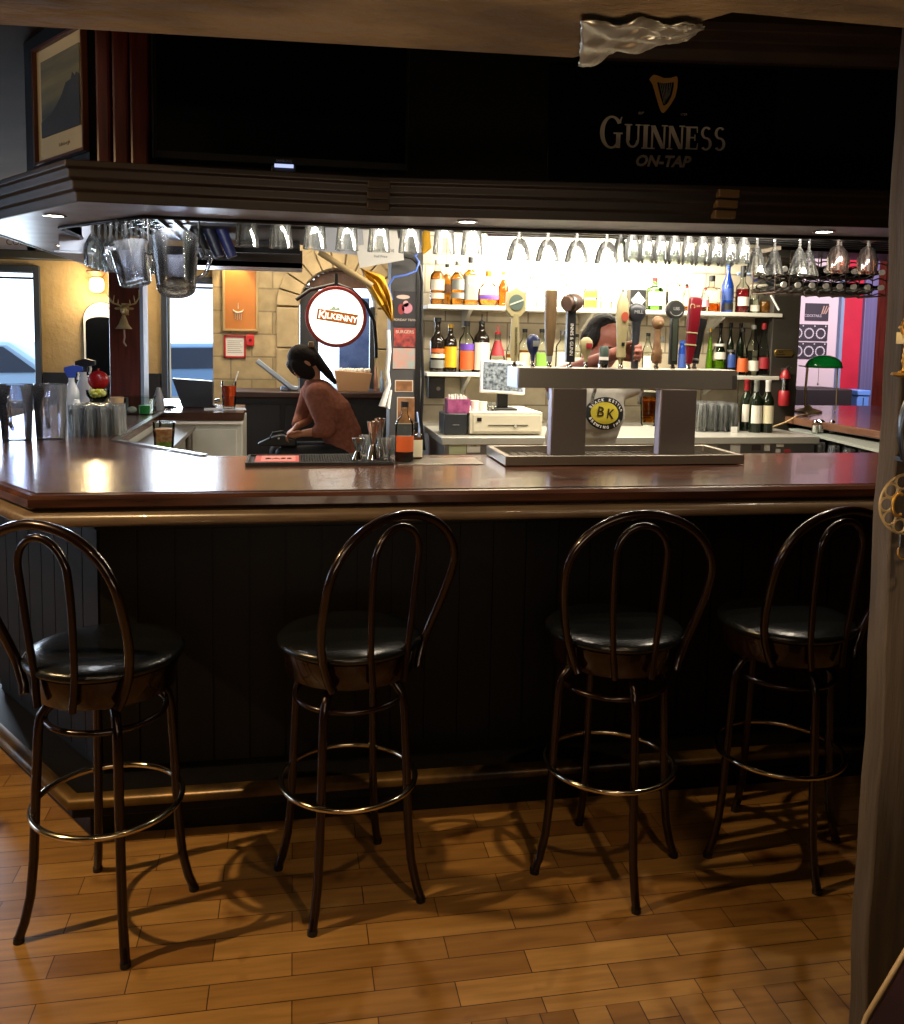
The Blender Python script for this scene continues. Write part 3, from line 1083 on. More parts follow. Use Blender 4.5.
H_ = 0.078
ST, TH = 0.0165, 0.007
gly = []
x = -0.232
# G (large)
gly += arc_band(x + 0.042, 0.051, 0.044, 0.056, 0.017, 0.007, R(35), R(325), 26)
gly += [gl_rect(x + 0.060, x + 0.076, -0.002, 0.046), ser(x + 0.067, 0.048, 0.034, 0.005)]
gly += [[(x + 0.076, 0.084), (x + 0.081, 0.104), (x + 0.077, 0.104), (x + 0.068, 0.088)]]
x += 0.094
# U
gly += [gl_rect(x + 0.004, x + 0.018, 0.025, H_), gl_rect(x + 0.046, x + 0.053, 0.025, H_), ser(x + 0.011, H_, 0.028), ser(x + 0.0495, H_, 0.022)]
gly += arc_band(x + 0.0285, 0.026, 0.0245, 0.026, 0.011, 0.007, R(180), R(360), 12)
x += 0.065
# I
gly += [gl_rect(x + 0.004, x + 0.020, 0, H_), ser(x + 0.012, H_, 0.028), ser(x + 0.012, 0, 0.028)]
x += 0.030
# N N
for _ in range(2):
    gly += [gl_rect(x + 0.004, x + 0.011, 0, H_), gl_rect(x + 0.050, x + 0.057, 0, H_),
            [(x + 0.0, H_), (x + 0.018, H_), (x + 0.057, 0), (x + 0.042, 0)], ser(x + 0.0535, H_, 0.022), ser(x + 0.0075, 0, 0.022)]
    x += 0.067
# E
gly += [gl_rect(x + 0.003, x + 0.018, 0, H_), gl_rect(x, x + 0.045, H_ - 0.005, H_), gl_rect(x, x + 0.047, 0, 0.005), gl_rect(x + 0.015, x + 0.036, 0.038, 0.043),
        [(x + 0.045, H_), (x + 0.041, H_), (x + 0.043, H_ - 0.02), (x + 0.046, H_ - 0.02)], gl_rect(x + 0.034, x + 0.038, 0.03, 0.051),
        [(x + 0.049, 0.022), (x + 0.046, 0.022), (x + 0.042, 0), (x + 0.047, 0)]]
x += 0.057
# S S
for _ in range(2):
    gly += arc_band(x + 0.022, 0.058, 0.020, 0.021, 0.010, 0.006, R(40), R(270), 16)
    gly += arc_band(x + 0.022, 0.0205, 0.022, 0.0225, 0.011, 0.006, R(-140), R(90), 16)
    x += 0.052
wm = stroke_word(sg, gly, CREAM, 0.0, 'brand_lettering')
wm.location = (0.0, 0, -0.06)
wm.scale = (0.93, 1, 1)
text('ON-TAP', 0.052, CREAM, sg, (0.005, -0.0006, -0.105), name='lettering', bold=0.002, shear=0.25)
text('EST', 0.012, CREAM, sg, (-0.075, -0.0006, 0.058), name='small_lettering')
text('1759', 0.012, CREAM, sg, (0.075, -0.0006, 0.058), name='small_lettering')
# harp
hb = B()
hp = [(-0.042, 0.150), (-0.034, 0.158), (-0.02, 0.156), (0.0, 0.149), (0.022, 0.150), (0.040, 0.156), (0.044, 0.150), (0.043, 0.125), (0.038, 0.098), (0.024, 0.074), (0.006, 0.052), (-0.004, 0.052), (-0.014, 0.075), (-0.030, 0.118), (-0.038, 0.138), (-0.046, 0.142)]
hin = [(-0.022, 0.138), (0.0, 0.135), (0.032, 0.139), (0.031, 0.122), (0.026, 0.098), (0.014, 0.078), (0.002, 0.070), (-0.008, 0.095)]
n1 = len(hp)
# ring between outer and inner outlines, built as quads by nearest angle
cxh, czh = 0.004, 0.108


def ray_hit(poly, a):
    best = 0.0
    for i in range(len(poly)):
        p, q = poly[i], poly[(i + 1) % len(poly)]
        px, pz, qx, qz = p[0] - cxh, p[1] - czh, q[0] - cxh, q[1] - czh
        dx, dz = math.cos(a), math.sin(a)
        ex, ez = qx - px, qz - pz
        den = dx * ez - dz * ex
        if abs(den) < 1e-9:
            continue
        t = (px * ez - pz * ex) / den
        u = (px * dz - pz * dx) / den
        if t > 0 and -1e-6 <= u <= 1 + 1e-6:
            best = max(best, t)
    return best


N_ = 60
for k in range(N_):
    t0, t1 = 2 * PI * k / N_, 2 * PI * (k + 1) / N_
    o0, o1, i0, i1 = ray_hit(hp, t0), ray_hit(hp, t1), ray_hit(hin, t0), ray_hit(hin, t1)
    pt = lambda r_, t: (cxh + r_ * math.cos(t), czh + r_ * math.sin(t))
    hb.plate([pt(i0, t0), pt(o0, t0), pt(o1, t1), pt(i1, t1)], -0.0014, 0.0)
hb.o('harp_emblem', HARP, sg, smooth=0).scale = (1.12, 1, 1.2)
sb = B()
for k in range(7):
    xx = -0.014 + k * 0.0065
    sb.plate([(xx, 0.138), (xx + 0.0012, 0.138), (xx * 0.4 + 0.0062 + 0.004, 0.078 + k * 0.004), (xx * 0.4 + 0.005 + 0.004, 0.078 + k * 0.004)], -0.0013, 0.0)
sb.o('harp_strings', M('string_silver', '#9a978f', 0.4), sg, smooth=0).scale = (1.12, 1, 1.2)

# framed print leaning on the canopy's left facet
pf = thing('framed_picture', 'framed landscape print on the left corner of the canopy', 'picture', (-0.650, 2.950, 2.152), math.atan2(FCT.y, FCT.x) + PI)
pf.scale = (1, 1, 0.72)
B().box(-0.34, 0.045, 0.004, 0.034, -0.105, 0.001).o('standing_block', DARKWOOD, pf, smooth=0)
# local x runs along the facet towards its right end, -y faces the room
B().box(-0.35, 0.055, 0.0, 0.03, 0.0, 0.53).o('backing', DARKWOOD, pf, smooth=0)
b = B()
for x0, x1, z0, z1 in ((-0.35, -0.335, 0, 0.53), (0.045, 0.055, 0, 0.53), (-0.335, 0.045, 0, 0.015), (-0.335, 0.045, 0.515, 0.53)):
    b.box(x0, x1, -0.02, 0.0, z0, z1)
b.o('frame', M('frame_wood', '#4a2614', 0.35), pf, bevel=0.002)
B().box(-0.335, 0.045, -0.006, -0.001, 0.015, 0.515).o('mat_board', M('cream_mount', '#c4ad80', 0.7), pf, smooth=0)
B().box(-0.295, 0.012, -0.009, -0.006, 0.12, 0.46).o('print_sky', M('print_sky', '#3f4038', 0.6, col2='#8d8258', nscale=2.2, stretch=(0.4, 1, 3)), pf, smooth=0)
b = B()
b.plate([(-0.295, 0.12), (0.012, 0.12), (0.012, 0.33), (-0.01, 0.345), (-0.02, 0.33), (-0.04, 0.35), (-0.05, 0.325), (-0.09, 0.32), (-0.12, 0.28), (-0.16, 0.245), (-0.205, 0.215), (-0.295, 0.19)], -0.0105, -0.009)
b.o('print_hill', M('print_hill', '#35322e', 0.6, col2='#252423', nscale=5), pf, smooth=0)
text('Edinburgh', 0.022, M('print_caption', '#6b5736', 0.6), pf, (-0.12, -0.0062, 0.065), name='caption')

# ================================================================== RIGHT FOREGROUND
fg = thing('cherub_figure', 'small gilded cherub figure hanging at the top of the grey post', 'ornament', (1.052, 1.35, 1.555))
GILT = M('old_gilt', '#b58a3a', 0.35, 0.7, col2='#8a6a3c', nscale=20)
skin('body', GILT, [
    [((0, 0, 0.035), 0.008), ((-0.003, 0, 0.07), 0.011), ((0, 0, 0.095), 0.010)],
    [((0, 0, 0.095), 0.006), ((0, -0.002, 0.118), 0.0115)],
    [((-0.003, 0, 0.04), 0.007), ((-0.010, -0.004, 0.02), 0.006), ((-0.006, -0.002, 0.004), 0.0045), ((-0.018, -0.004, 0.0), 0.004)],
    [((0.003, 0, 0.04), 0.007), ((0.010, -0.004, 0.02), 0.006), ((0.012, 0, 0.004), 0.0045)],
    [((-0.008, 0, 0.092), 0.006), ((-0.022, -0.006, 0.078), 0.005), ((-0.018, -0.012, 0.062), 0.0045), ((-0.006, -0.014, 0.066), 0.004)],
    [((0.008, 0, 0.092), 0.006), ((0.020, -0.004, 0.08), 0.005), ((0.016, -0.012, 0.066), 0.0045)],
], 0.0025, fg, 2)
b = B()
b.lathe([(0, 0), (0.024, 0), (0.026, -0.004), (0.016, -0.008), (0, -0.009)], seg=20)
b.o('pedestal', GILT, fg)
B().box(-0.006, 0.006, 0.0, 0.026, 0.05, 0.07).o('wall_bracket', GILT, fg)
jg = thing('leather_collar', 'dark blue-black leather horse collar on the grey post', 'horse collar', (1.098, 1.325, 1.375))
b = B()
pr = [(0.0, 0.0), (0.04, 0.004), (0.062, 0.03), (0.072, 0.07), (0.072, 0.10), (0.064, 0.13), (0.05, 0.155), (0.03, 0.172), (0.0, 0.176)]
b.lathe(pr, seg=28, mat=Matrix.Diagonal((1, 0.55, 1, 1)))
b.o('padded_body', M('blue_black_leather', '#15181f', 0.3, bump=0.15, nscale=14), jg, smooth=60)
B().tube([(-0.062, -0.006, 0.03), (-0.073, -0.008, 0.08), (-0.066, -0.008, 0.13), (-0.04, -0.008, 0.168)], 0.004).o('edge_piping', BLACK, jg)
B().box(-0.012, 0.012, 0.0, 0.054, 0.10, 0.14).o('wall_bracket', BLACK, jg)
md = thing('filigree_medallion', 'pale openwork filigree medallion hanging on the post below the leather collar', 'ornament', (1.062, 1.34, 1.325))
BONE = M('aged_bone_metal', '#9c8a68', 0.45, 0.2, col2='#7a6a4c', nscale=30)
b = B()
for k in range(10):
    a = 2 * PI * k / 10
    cx, cz = 0.041 * math.cos(a), 0.041 * math.sin(a)
    b.tube([(cx + 0.0125 * math.cos(t), 0, cz + 0.0125 * math.sin(t)) for t in [2 * PI * j / 12 for j in range(12)]], 0.0024, closed=True, seg=6)
for rr in (0.0285, 0.0535):
    b.tube([(rr * math.cos(t), 0.001, rr * math.sin(t)) for t in [2 * PI * j / 36 for j in range(36)]], 0.0022, closed=True, seg=6)
b.o('openwork_ring', BONE, md, smooth=60)
B().tube([(0, 0, 0.05), (-0.002, 0, 0.065), (-0.001, 0.004, 0.08)], 0.002).o('hanging_loop', BONE, md)
B().tube([(-0.02 + 0.012 * math.cos(t), -0.004, 0.0 + 0.02 * math.sin(t)) for t in [R(60 + 24 * j) for j in range(11)]], 0.003).ell((0.0, -0.004, 0.0), (0.009, 0.004, 0.009)).o('gilt_centre', GILT, md, smooth=60)
B().box(-0.008, 0.008, 0.0, 0.004, -0.078, -0.055).o('clasp', DSTEEL, md)
B().tube([(0.012 * math.cos(t) - 0.0, 0, -0.085 + 0.014 * math.sin(t)) for t in [R(150 + 24 * j) for j in range(11)]], 0.0018).o('hook', GILT, md)
B().box(-0.0, 0.006, 0.0, 0.039, 0.072, 0.08).o('wall_bracket', BLACK, md)

# near chair whose back pokes into the bottom right corner
nc = thing('lounge_chair', 'dark red chair with a pale piped edge in the bottom right corner', 'chair', (0.875, 0.80, 0), R(-6))
DKRED = M('oxblood_leather', '#1c0709', 0.6, spec=0.15)
b = B()
b.plate([(-0.20, 0.42), (0.22, 0.42), (0.22, 0.98), (-0.055, 0.98), (-0.11, 0.855), (-0.165, 0.75), (-0.20, 0.62)], 0.04, 0.10)
b.o('backrest', DKRED, nc, bevel=0.006)
B().tube([(-0.057, 0.101, 0.98), (-0.112, 0.101, 0.855), (-0.167, 0.101, 0.75), (-0.202, 0.101, 0.62)], 0.003).o('piping', M('pale_piping', '#9a8462', 0.5), nc)
B().box(-0.22, 0.22, -0.36, 0.10, 0.38, 0.46).o('seat', DKRED, nc, bevel=0.02)
for sx, sy in ((-1, -1), (1, -1), (-1, 1), (1, 1)):
    B().cyl((sx * 0.18, sy * 0.2 - 0.13, 0.39), (sx * 0.2, sy * 0.22 - 0.13, 0.0), 0.02, 0.013).o('leg', BROWNWOOD, nc)

# ================================================================== BACK BAR
bb = thing('back_counter', 'stainless back counter with stickered front behind the beer taps', 'counter', (1.78, 4.42, 0))
B().box(-1.02, 1.14, 0.0, 0.82, 1.045, 1.085).o('worktop', M('pale_worktop', '#98958c', 0.3, 0.3), bb, bevel=0.004)
B().box(-1.0, 1.12, 0.02, 0.82, 0.1, 1.044).o('cabinet_body', DSTEEL, bb, smooth=0)
CT = 1.085
STK = [('#c9c9c0', 0.07, 0.05), ('#9fae86', 0.06, 0.04), ('#3b3b3b', 0.05, 0.03), ('#d8d4c8', 0.05, 0.05), ('#b4483e', 0.06, 0.022), ('#d0cfc8', 0.09, 0.02)]
for i, (px, py, c, w_, h_) in enumerate(((458, 449, '#a8b08e', 0.09, 0.06), (474, 448, '#c9c8bf', 0.07, 0.05), (736, 449, '#c4c3ba', 0.06, 0.05), (757, 448, '#3f2c2a', 0.055, 0.03), (768, 447, '#bdbbb2', 0.035, 0.045), (781, 445, '#d7d5cc', 0.045, 0.022), (779, 451, '#c8c6be', 0.03, 0.02), (788, 451, '#a4373c', 0.04, 0.02), (776, 456, '#d5d3c8', 0.14, 0.025), (708, 449, '#8c8b86', 0.12, 0.05))):
    p = at(px, py, 4.43)
    B().box(-w_ / 2, w_ / 2, -0.0015, 0, -h_ / 2, h_ / 2).o('sticker', M('sticker_%s' % c.strip('#'), c, 0.5), bb, smooth=0, loc=(p.x - 1.78, 0.02, p.z))
p = at(776, 456, 4.43)
text('CLASSIC BASS CO', 0.02, BLACK, bb, (p.x - 1.78, 0.018, p.z), name='sticker_lettering')
p = at(474, 448, 4.43)
text('THE', 0.018, BLACK, bb, (p.x - 1.78, 0.018, p.z + 0.012), name='sticker_lettering')

SHM = M('pale_shelf', '#c9c6ba', 0.4)
SU, SL = 1.79, 1.40
for nm, z, lab in (('upper', SU, 'upper pale liquor shelf on the stone wall behind the bar'), ('lower', SL, 'lower pale liquor shelf on the stone wall behind the bar')):
    sh = thing('wall_shelf', lab, 'shelf', (1.87, 5.11, z))
    B().box(-1.11, 1.12, -0.125, 0.137, -0.024, 0).o('board', SHM, sh, bevel=0.003)
    for xx in (-0.85, -0.1, 0.75):
        B().prism([(-0.1, 0), (0.137, 0), (0.137, -0.11)], xx - 0.01, xx + 0.01, 0, Matrix.Translation((0, 0, -0.025)) @ Matrix(((0, 0, 1, 0), (1, 0, 0, 0), (0, 1, 0, 0), (0, 0, 0, 1)))).o('shelf_bracket', SHM, sh, smooth=0)

PROF = {
    'wine': ([(0, 0), (.93, 0), (1, .02), (1, .58), (.92, .65), (.55, .73), (.38, .79), (.36, .95), (.42, .955), (.42, .985)], None),
    'whisky': ([(0, 0), (.94, 0), (1, .03), (1, .60), (.88, .67), (.5, .74), (.38, .79), (.37, .90)], None),
    'square': ([(0, 0), (.92, 0), (1, .03), (1, .62), (.9, .68), (.5, .72), (.36, .75), (.34, .88)], [5, 5, 5, 5, 4, 2.5, 2, 2]),
    'round': ([(0, 0), (.8, 0), (.95, .06), (1, .25), (.9, .45), (.6, .58), (.3, .64), (.26, .78)], None),
    'tall': ([(0, 0), (.94, 0), (1, .02), (1, .55), (.8, .64), (.5, .74), (.36, .82), (.34, .92)], None),
    'cone': ([(0, 0), (.9, 0), (1, .05), (.95, .25), (.7, .5), (.42, .7), (.3, .8), (.3, .9)], None),
    'jar': ([(0, 0), (.92, 0), (1, .05), (1, .7), (.8, .82), (.7, .86), (.7, .9)], None),
}
AMBER = M('amber_spirit', '#dd8a2c', 0.1, trans=0.8)
ORANGE = M('orange_spirit', '#e2621a', 0.05, trans=0.85)
REDL = M('red_spirit', '#a8232a', 0.05, trans=0.85)
GREENL = M('lime_green_liqueur', '#86c416', 0.1, trans=0.7)
CLEARL = M('clear_spirit', '#f2f6f2', 0.02, trans=1.0, ior=1.33)
DKGLASS = M('near_black_glass', '#1c1610', 0.08)
DKGREEN = M('dark_green_glass', '#141b10', 0.08)
BLUEG = M('cobalt_glass', '#1c3f9a', 0.08, trans=0.4)
GREENG = thin_glass('green_bottle_glass', '#9ed07c', 0.3)
CAPS = dict(k=M('cap_black', '#141414', 0.4), w=M('cap_white', '#d8d5cf', 0.4), r=M('cap_red', '#86181e', 0.4), g=M('cap_gold', '#b08c3c', 0.3, 0.8), s=M('cap_silver', '#a8a8a8', 0.25, 0.9), b=M('cap_blue', '#274a9c', 0.4), n=M('cap_grey', '#6e7069', 0.5))
LC = dict(white='#cec8ba', black='#1c1c1e', yellow='#d99a18', orange='#bb5526', purple='#5b3a96', red='#8a1f26', grey='#6f716c', green='#6f9a3a', blue='#27407c', cream='#d8cfae', brown='#5a3a22', pink='#c98088')


def LM(k):
    return M('label_' + k, LC[k], 0.55)


def bottle(name, label, x, y, z, h, r, shape, glass=None, liq=None, level=0.55, cap='k', caph=0.08, labels=(), group=None, pour=False, words=None, face=-PI / 2):
    t = thing(name, label, 'bottle', (x, y, z), 0, group)
    pf_, sq = PROF[shape]
    prof = [(a * r, c * h) for a, c in pf_]
    topz = prof[-1][1]
    nr = prof[-1][0]
    g = glass or TG
    B().lathe(prof + [(0, topz)], seg=28, sq=(sq + [2]) if sq else None).o('bottle_body', g, t, smooth=50)
    if liq:
        lp = [(0, 0.004)]
        for a, c in prof[1:]:
            if c < level * h:
                lp.append((max(0.001, a - 0.0025), max(0.004, c)))
        # radius at level
        for i in range(1, len(prof) - 1):
            if prof[i][1] <= level * h <= prof[i + 1][1]:
                f = (level * h - prof[i][1]) / max(1e-6, prof[i + 1][1] - prof[i][1])
                rr = prof[i][0] * (1 - f) + prof[i + 1][0] * f - 0.0025
                lp.append((rr, level * h))
        lp.append((0, level * h))
        B().lathe(lp, seg=28, sq=([2] + [sq[1]] * (len(lp) - 2) + [2]) if sq else None).o('liquid', liq, t, smooth=50)
    if pour:
        B().lathe([(0, topz), (nr * 1.15, topz), (nr * 1.1, topz + 0.012), (nr * 0.5, topz + 0.016), (nr * 0.3, topz + 0.02), (nr * 0.2, topz + 0.055), (0, topz + 0.055)], seg=14).o('pour_spout', CAPS[cap], t, smooth=50)
    else:
        B().lathe([(0, topz), (nr * 1.15, topz - 0.0), (nr * 1.2, topz + caph * h), (0, topz + caph * h)], seg=16).o('cap', CAPS[cap], t, smooth=40)
    for li, (z0, z1, mk) in enumerate(labels):
        # follow the body, slightly outside
        def rad(zz):
            for i in range(1, len(prof) - 1):
                if prof[i][1] <= zz <= prof[i + 1][1] + 1e-9:
                    f = (zz - prof[i][1]) / max(1e-6, prof[i + 1][1] - prof[i][1])
                    return prof[i][0] * (1 - f) + prof[i + 1][0] * f
            return prof[1][0]
        zs = [z0 * h + (z1 - z0) * h * k / 4 for k in range(5)]
        b = B()
        b.lathe([(rad(q) + 0.0012, q) for q in zs], seg=14, sq=[sq[2]] * 5 if sq else None, a0=face - 1.15, a1=face + 1.15)
        b.o('label', LM(mk), t, smooth=50)
    if words:
        wz, wd, ws, wm_ = words
        text(wd, ws, LM(wm_), t, (0, -r - 0.0022, wz * h), name='label_lettering')
    return t


GU = 'bottles on the upper liquor shelf'
GLO = 'bottles on the lower liquor shelf'
UY = 5.08


def up(px, top, wpx, shape, label, **k):
    p = at(px, 304, UY)
    h = at(px, top, UY).z - SU
    r = wpx * 0.5 * 5.25 / FPX
    return bottle(k.pop('name', 'liquor_bottle'), label, p.x, k.pop('Y', UY), SU, h, r, shape, group=GU, **k)


up(437, 259, 14, 'whisky', 'clear bottle of pale amber whiskey with white label, leftmost on upper shelf', liq=AMBER, level=.74, cap='w', labels=((.14, .26, 'white'), (.32, .55, 'white')))
up(449, 262, 10, 'whisky', 'slim amber bottle behind the leftmost white labelled whiskey on upper shelf', liq=AMBER, level=.74, cap='k', labels=((.3, .5, 'brown'),), Y=5.16)
up(456, 261, 13, 'whisky', 'amber whiskey bottle with grey arched label on upper shelf', liq=AMBER, level=.74, cap='n', labels=((.15, .28, 'grey'), (.34, .58, 'grey')), Y=5.04)
up(470, 257, 14, 'square', 'dark grey labelled whisky bottle marked W on upper shelf', liq=AMBER, level=.74, cap='k', caph=.12, labels=((.12, .62, 'grey'),), words=(.42, 'W', .04, 'white'))
up(488, 268, 21, 'round', 'squat decanter of amber whisky with purple label and stopper on upper shelf', liq=AMBER, level=.5, cap='g', caph=.14, labels=((.18, .28, 'purple'), (.3, .5, 'white')))
up(503, 272, 10, 'tall', 'slim orange bottle right of the squat decanter on upper shelf', liq=ORANGE, level=.78, cap='g')
up(531, 276, 12, 'whisky', 'clear bottle with yellow label in the glare, left of the tall wooden tap handle', liq=CLEARL, level=.5, cap='s', labels=((.2, .5, 'cream'),))
up(561, 272, 13, 'square', 'clear square bottle between the wooden tap handle and barrel shaped tap handle', liq=CLEARL, level=.5, cap='s', labels=((.2, .5, 'white'),))
up(590, 280, 14, 'whisky', 'clear bottle with yellow label right of the barrel shaped tap handle', liq=CLEARL, level=.5, cap='w', labels=((.05, .3, 'yellow'), (.4, .62, 'yellow')))
up(606, 268, 12, 'tall', 'clear slim bottle left of the cream tapered tap handle on upper shelf', liq=CLEARL, level=.5, cap='s', pour=True, labels=((.2, .5, 'white'),))
bx = thing('liquor_carton', 'black carton with white diamond on the upper shelf', 'box', (at(636, 300, UY).x, UY, SU))
B().box(-0.05, 0.05, -0.035, 0.035, 0, 0.125).o('carton', CAPS['k'], bx, bevel=0.002)
B().plate([(0, 0.01), (0.045, 0.06), (0, 0.11), (-0.045, 0.06)], -0.0365, -0.035).o('white_diamond', PAPER, bx, smooth=0)
up(654, 277, 15, 'square', 'pale green gin bottle with white label on upper shelf', glass=GREENG, liq=CLEARL, level=.6, cap='r', caph=.1, labels=((.15, .55, 'white'),))
up(674, 272, 15, 'square', 'clear bottle with cream label and silver spout right of the green gin on upper shelf', liq=CLEARL, level=.5, cap='s', pour=True, labels=((.1, .5, 'cream'),))
up(686, 284, 9, 'tall', 'small pale amber bottle left of the red tap handle on upper shelf', liq=AMBER, level=.5, cap='k', labels=((.2, .5, 'cream'),))
up(693, 285, 9, 'tall', 'small bottle with dark red cap behind the red tap handle', liq=AMBER, level=.45, cap='r', labels=((.2, .5, 'white'),), Y=5.17)
up(700, 288, 9, 'tall', 'small bottle with pink cap behind the red tap handle', liq=CLEARL, level=.45, cap='r', labels=((.2, .5, 'pink'),), Y=5.02)
up(711, 277, 16, 'square', 'square bottle half full of orange spirit with wide black cap on upper shelf', liq=ORANGE, level=.25, cap='k', caph=.16, labels=((.3, .6, 'cream'),))
up(727, 264, 12, 'tall', 'tall cobalt blue vodka bottle with navy label, tallest on upper shelf', glass=BLUEG, cap='b', labels=((.05, .2, 'black'), (.25, .5, 'blue')))
t_ = up(742, 273, 14, 'whisky', 'round red rum bottle with ring handle and black neck on upper shelf', liq=REDL, level=.6, cap='k', caph=.28, labels=((.18, .4, 'white'),))
B().tube([(-0.05 + 0.014 * math.cos(a), 0, 0.11 + 0.016 * math.sin(a)) for a in [2 * PI * k / 14 for k in range(14)]], 0.003, closed=True).o('ring_handle', REDL, t_)
up(754, 272, 11, 'cone', 'clear bottle with red neck band near the right end of upper shelf', liq=CLEARL, level=.35, cap='r', caph=.14, labels=((.05, .2, 'white'),))
up(765, 286, 13, 'round', 'squat round bottle of amber liqueur at the right end of upper shelf', liq=AMBER, level=.45, cap='s', caph=.12)

LY = 5.05


def lo(px, top, wpx, shape, label, **k):
    Y = k.pop('Y', LY)
    p = at(px, 368, Y)
    h = at(px, top, Y).z - SL
    r = wpx * 0.5 * 5.2 / FPX
    return bottle(k.pop('name', 'liquor_bottle'), label, p.x, Y, SL, h, r, shape, group=GLO, **k)


lo(437, 321, 15, 'wine', 'near black cream liqueur bottle with small pale label, leftmost on lower shelf', glass=DKGLASS, cap='k', labels=((.08, .24, 'grey'), (.28, .36, 'cream'), (.38, .46, 'orange')))
lo(450, 323, 13, 'whisky', 'dark bottle with bright yellow label on lower shelf', glass=DKGLASS, cap='g', labels=((.1, .52, 'yellow'),))
lo(466, 321, 15, 'whisky', 'bottle with orange label under a purple band on lower shelf', liq=CLEARL, level=.5, cap='k', caph=.1, labels=((.06, .42, 'orange'), (.43, .56, 'purple')))
lo(481, 318, 16, 'whisky', 'dark necked bottle with tall white label and pour spout on lower shelf', glass=DKGLASS, cap='k', pour=True, labels=((.05, .55, 'white'),))
lo(497, 330, 18, 'cone', 'bell shaped bottle with red ribbon and white label, beside the till screen', liq=AMBER, level=.3, cap='r', pour=True, labels=((.06, .3, 'white'), (.4, .75, 'red')))
lo(510, 336, 9, 'tall', 'slim amber bottle right of the red ribboned bottle on lower shelf', liq=AMBER, level=.5, cap='k', labels=((.1, .4, 'cream'),), Y=5.15)
lo(524, 328, 12, 'whisky', 'brown bottle with dark cap between the shield handle and navy knob', liq=AMBER, level=.5, cap='k', labels=((.1, .45, 'cream'),), Y=5.12)
lo(541, 328, 12, 'whisky', 'pale bottle with white label right of the navy tap knob', liq=CLEARL, level=.5, cap='k', labels=((.1, .45, 'green'),))
lo(562, 330, 14, 'whisky', 'clear bottle with round cream emblem between two tall tap handles', liq=CLEARL, level=.5, cap='s', labels=((.15, .5, 'cream'),))
lo(576, 334, 10, 'tall', 'slim clear bottle behind the barrel shaped tap handle', liq=CLEARL, level=.5, cap='k', labels=((.1, .4, 'white'),), Y=5.13)
lo(647, 333, 11, 'tall', 'clear slim bottle between the gripped handle and carved tan handle', liq=CLEARL, level=.5, cap='k', labels=((.1, .45, 'white'),))
lo(682, 340, 9, 'jar', 'small cobalt blue jar right of the round black tap handle', glass=BLUEG, cap='b', labels=((.2, .6, 'blue'),))
lo(709, 327, 8, 'cone', 'slim yellow green liqueur bottle right of the red tap handle', liq=GREENL, level=.8, cap='g')
lo(718, 343, 14, 'jar', 'wide jar of lime green mix with white upper band on lower shelf', liq=GREENL, level=.45, cap='w', labels=((.5, .72, 'white'),), Y=5.07)
lo(730.5, 349, 10, 'jar', 'dark brown can with blue label on lower shelf', name='beverage_can', glass=DKGLASS, cap='s', labels=((.3, .8, 'blue'),))
lo(741, 327, 14, 'cone', 'clear bottle with bold orange oval label on lower shelf', liq=CLEARL, level=.4, cap='k', labels=((.08, .36, 'orange'),))
lo(752, 325, 13, 'tall', 'clear bottle with dark cap left of the red capped bottle on lower shelf', liq=CLEARL, level=.5, cap='n', labels=((.1, .3, 'white'),))
lo(762, 324, 15, 'cone', 'clear bottle with red cap and pink red label, right end of lower shelf', liq=CLEARL, level=.4, cap='r', caph=.12, labels=((.14, .36, 'red'),))
# row of dark bottle necks further back
for k, px in enumerate((719, 729, 739)):
    lo(px, 326, 8, 'wine', 'dark bottle neck standing behind the lime green jar', glass=DKGREEN, cap='k', Y=5.19)

# wine bottles on the counter
for px, top, ck, lab, wc in ((745, 378, 'r', 'wine bottle with red capsule, left of the three on the counter', 'white'), (754.5, 382, 'n', 'wine bottle with silver grey capsule, middle of three on the counter', 'white'), (766, 382, 'w', 'wine bottle with white capsule and picture label, right of three on the counter', 'cream')):
    Y = 4.66 if ck != 'r' else 4.75
    p = at(px, 430, Y)
    t_ = bottle('wine_bottle', lab, p.x, Y, CT, 0.305, 0.0365 if ck != 'r' else 0.034, 'wine', glass=DKGREEN, cap=ck, caph=0.005, labels=((.18, .52, wc),), group='wine bottles on the back counter')
    B().lathe([(0.0146, 0.305 * 0.78), (0.0150, 0.305 * 0.79), (0.0148, 0.305 * .95), (0.0165, 0.305 * .955), (0.0165, 0.305), (0, 0.3055)], seg=18).o('capsule', CAPS[ck], t_, smooth=50)


# ---------------------------------------------------------------- glassware
def tumbler_mesh(h, rb, rt, wall=0.0025, base=0.012, inv=True, ribs=0):
    b = B()
    pr = [(0, 0), (rb * 0.97, 0), (rb, 0.004), (rt, h), (rt - wall, h), (rb - wall, base), (0, base)]
    if inv:
        pr = [(r_, h - z) for r_, z in pr]
    b.lathe(pr, seg=24)
    return b


GP = 'upturned glasses beside the wine bottles'
proto = None
x0 = at(699, 432, 4.72).x
for r_i in range(4):
    for k in range(4):
        x, y = x0 + k * 0.066 + (0.02 if r_i % 2 else 0), 4.70 + r_i * 0.066
        if proto is None:
            proto = tumbler_mesh(0.165, 0.026, 0.0315).o('pint_glass', GL, None, smooth=50)
            tag(proto, 'clear upturned pint glass in the rows on the back counter', 'glass', GP)
            proto.location = (x, y, CT)
        else:
            dup(proto, (x, y, CT))
sx_ = B().box(-0.02, 0.02, -0.001, 0.001, 0, 0.035).o('price_card', PAPER)
sx_.location = (at(735, 430, 4.62).x, 4.63, CT)
tag(sx_, 'tiny white card in front of the upturned glasses on the back counter', 'card')

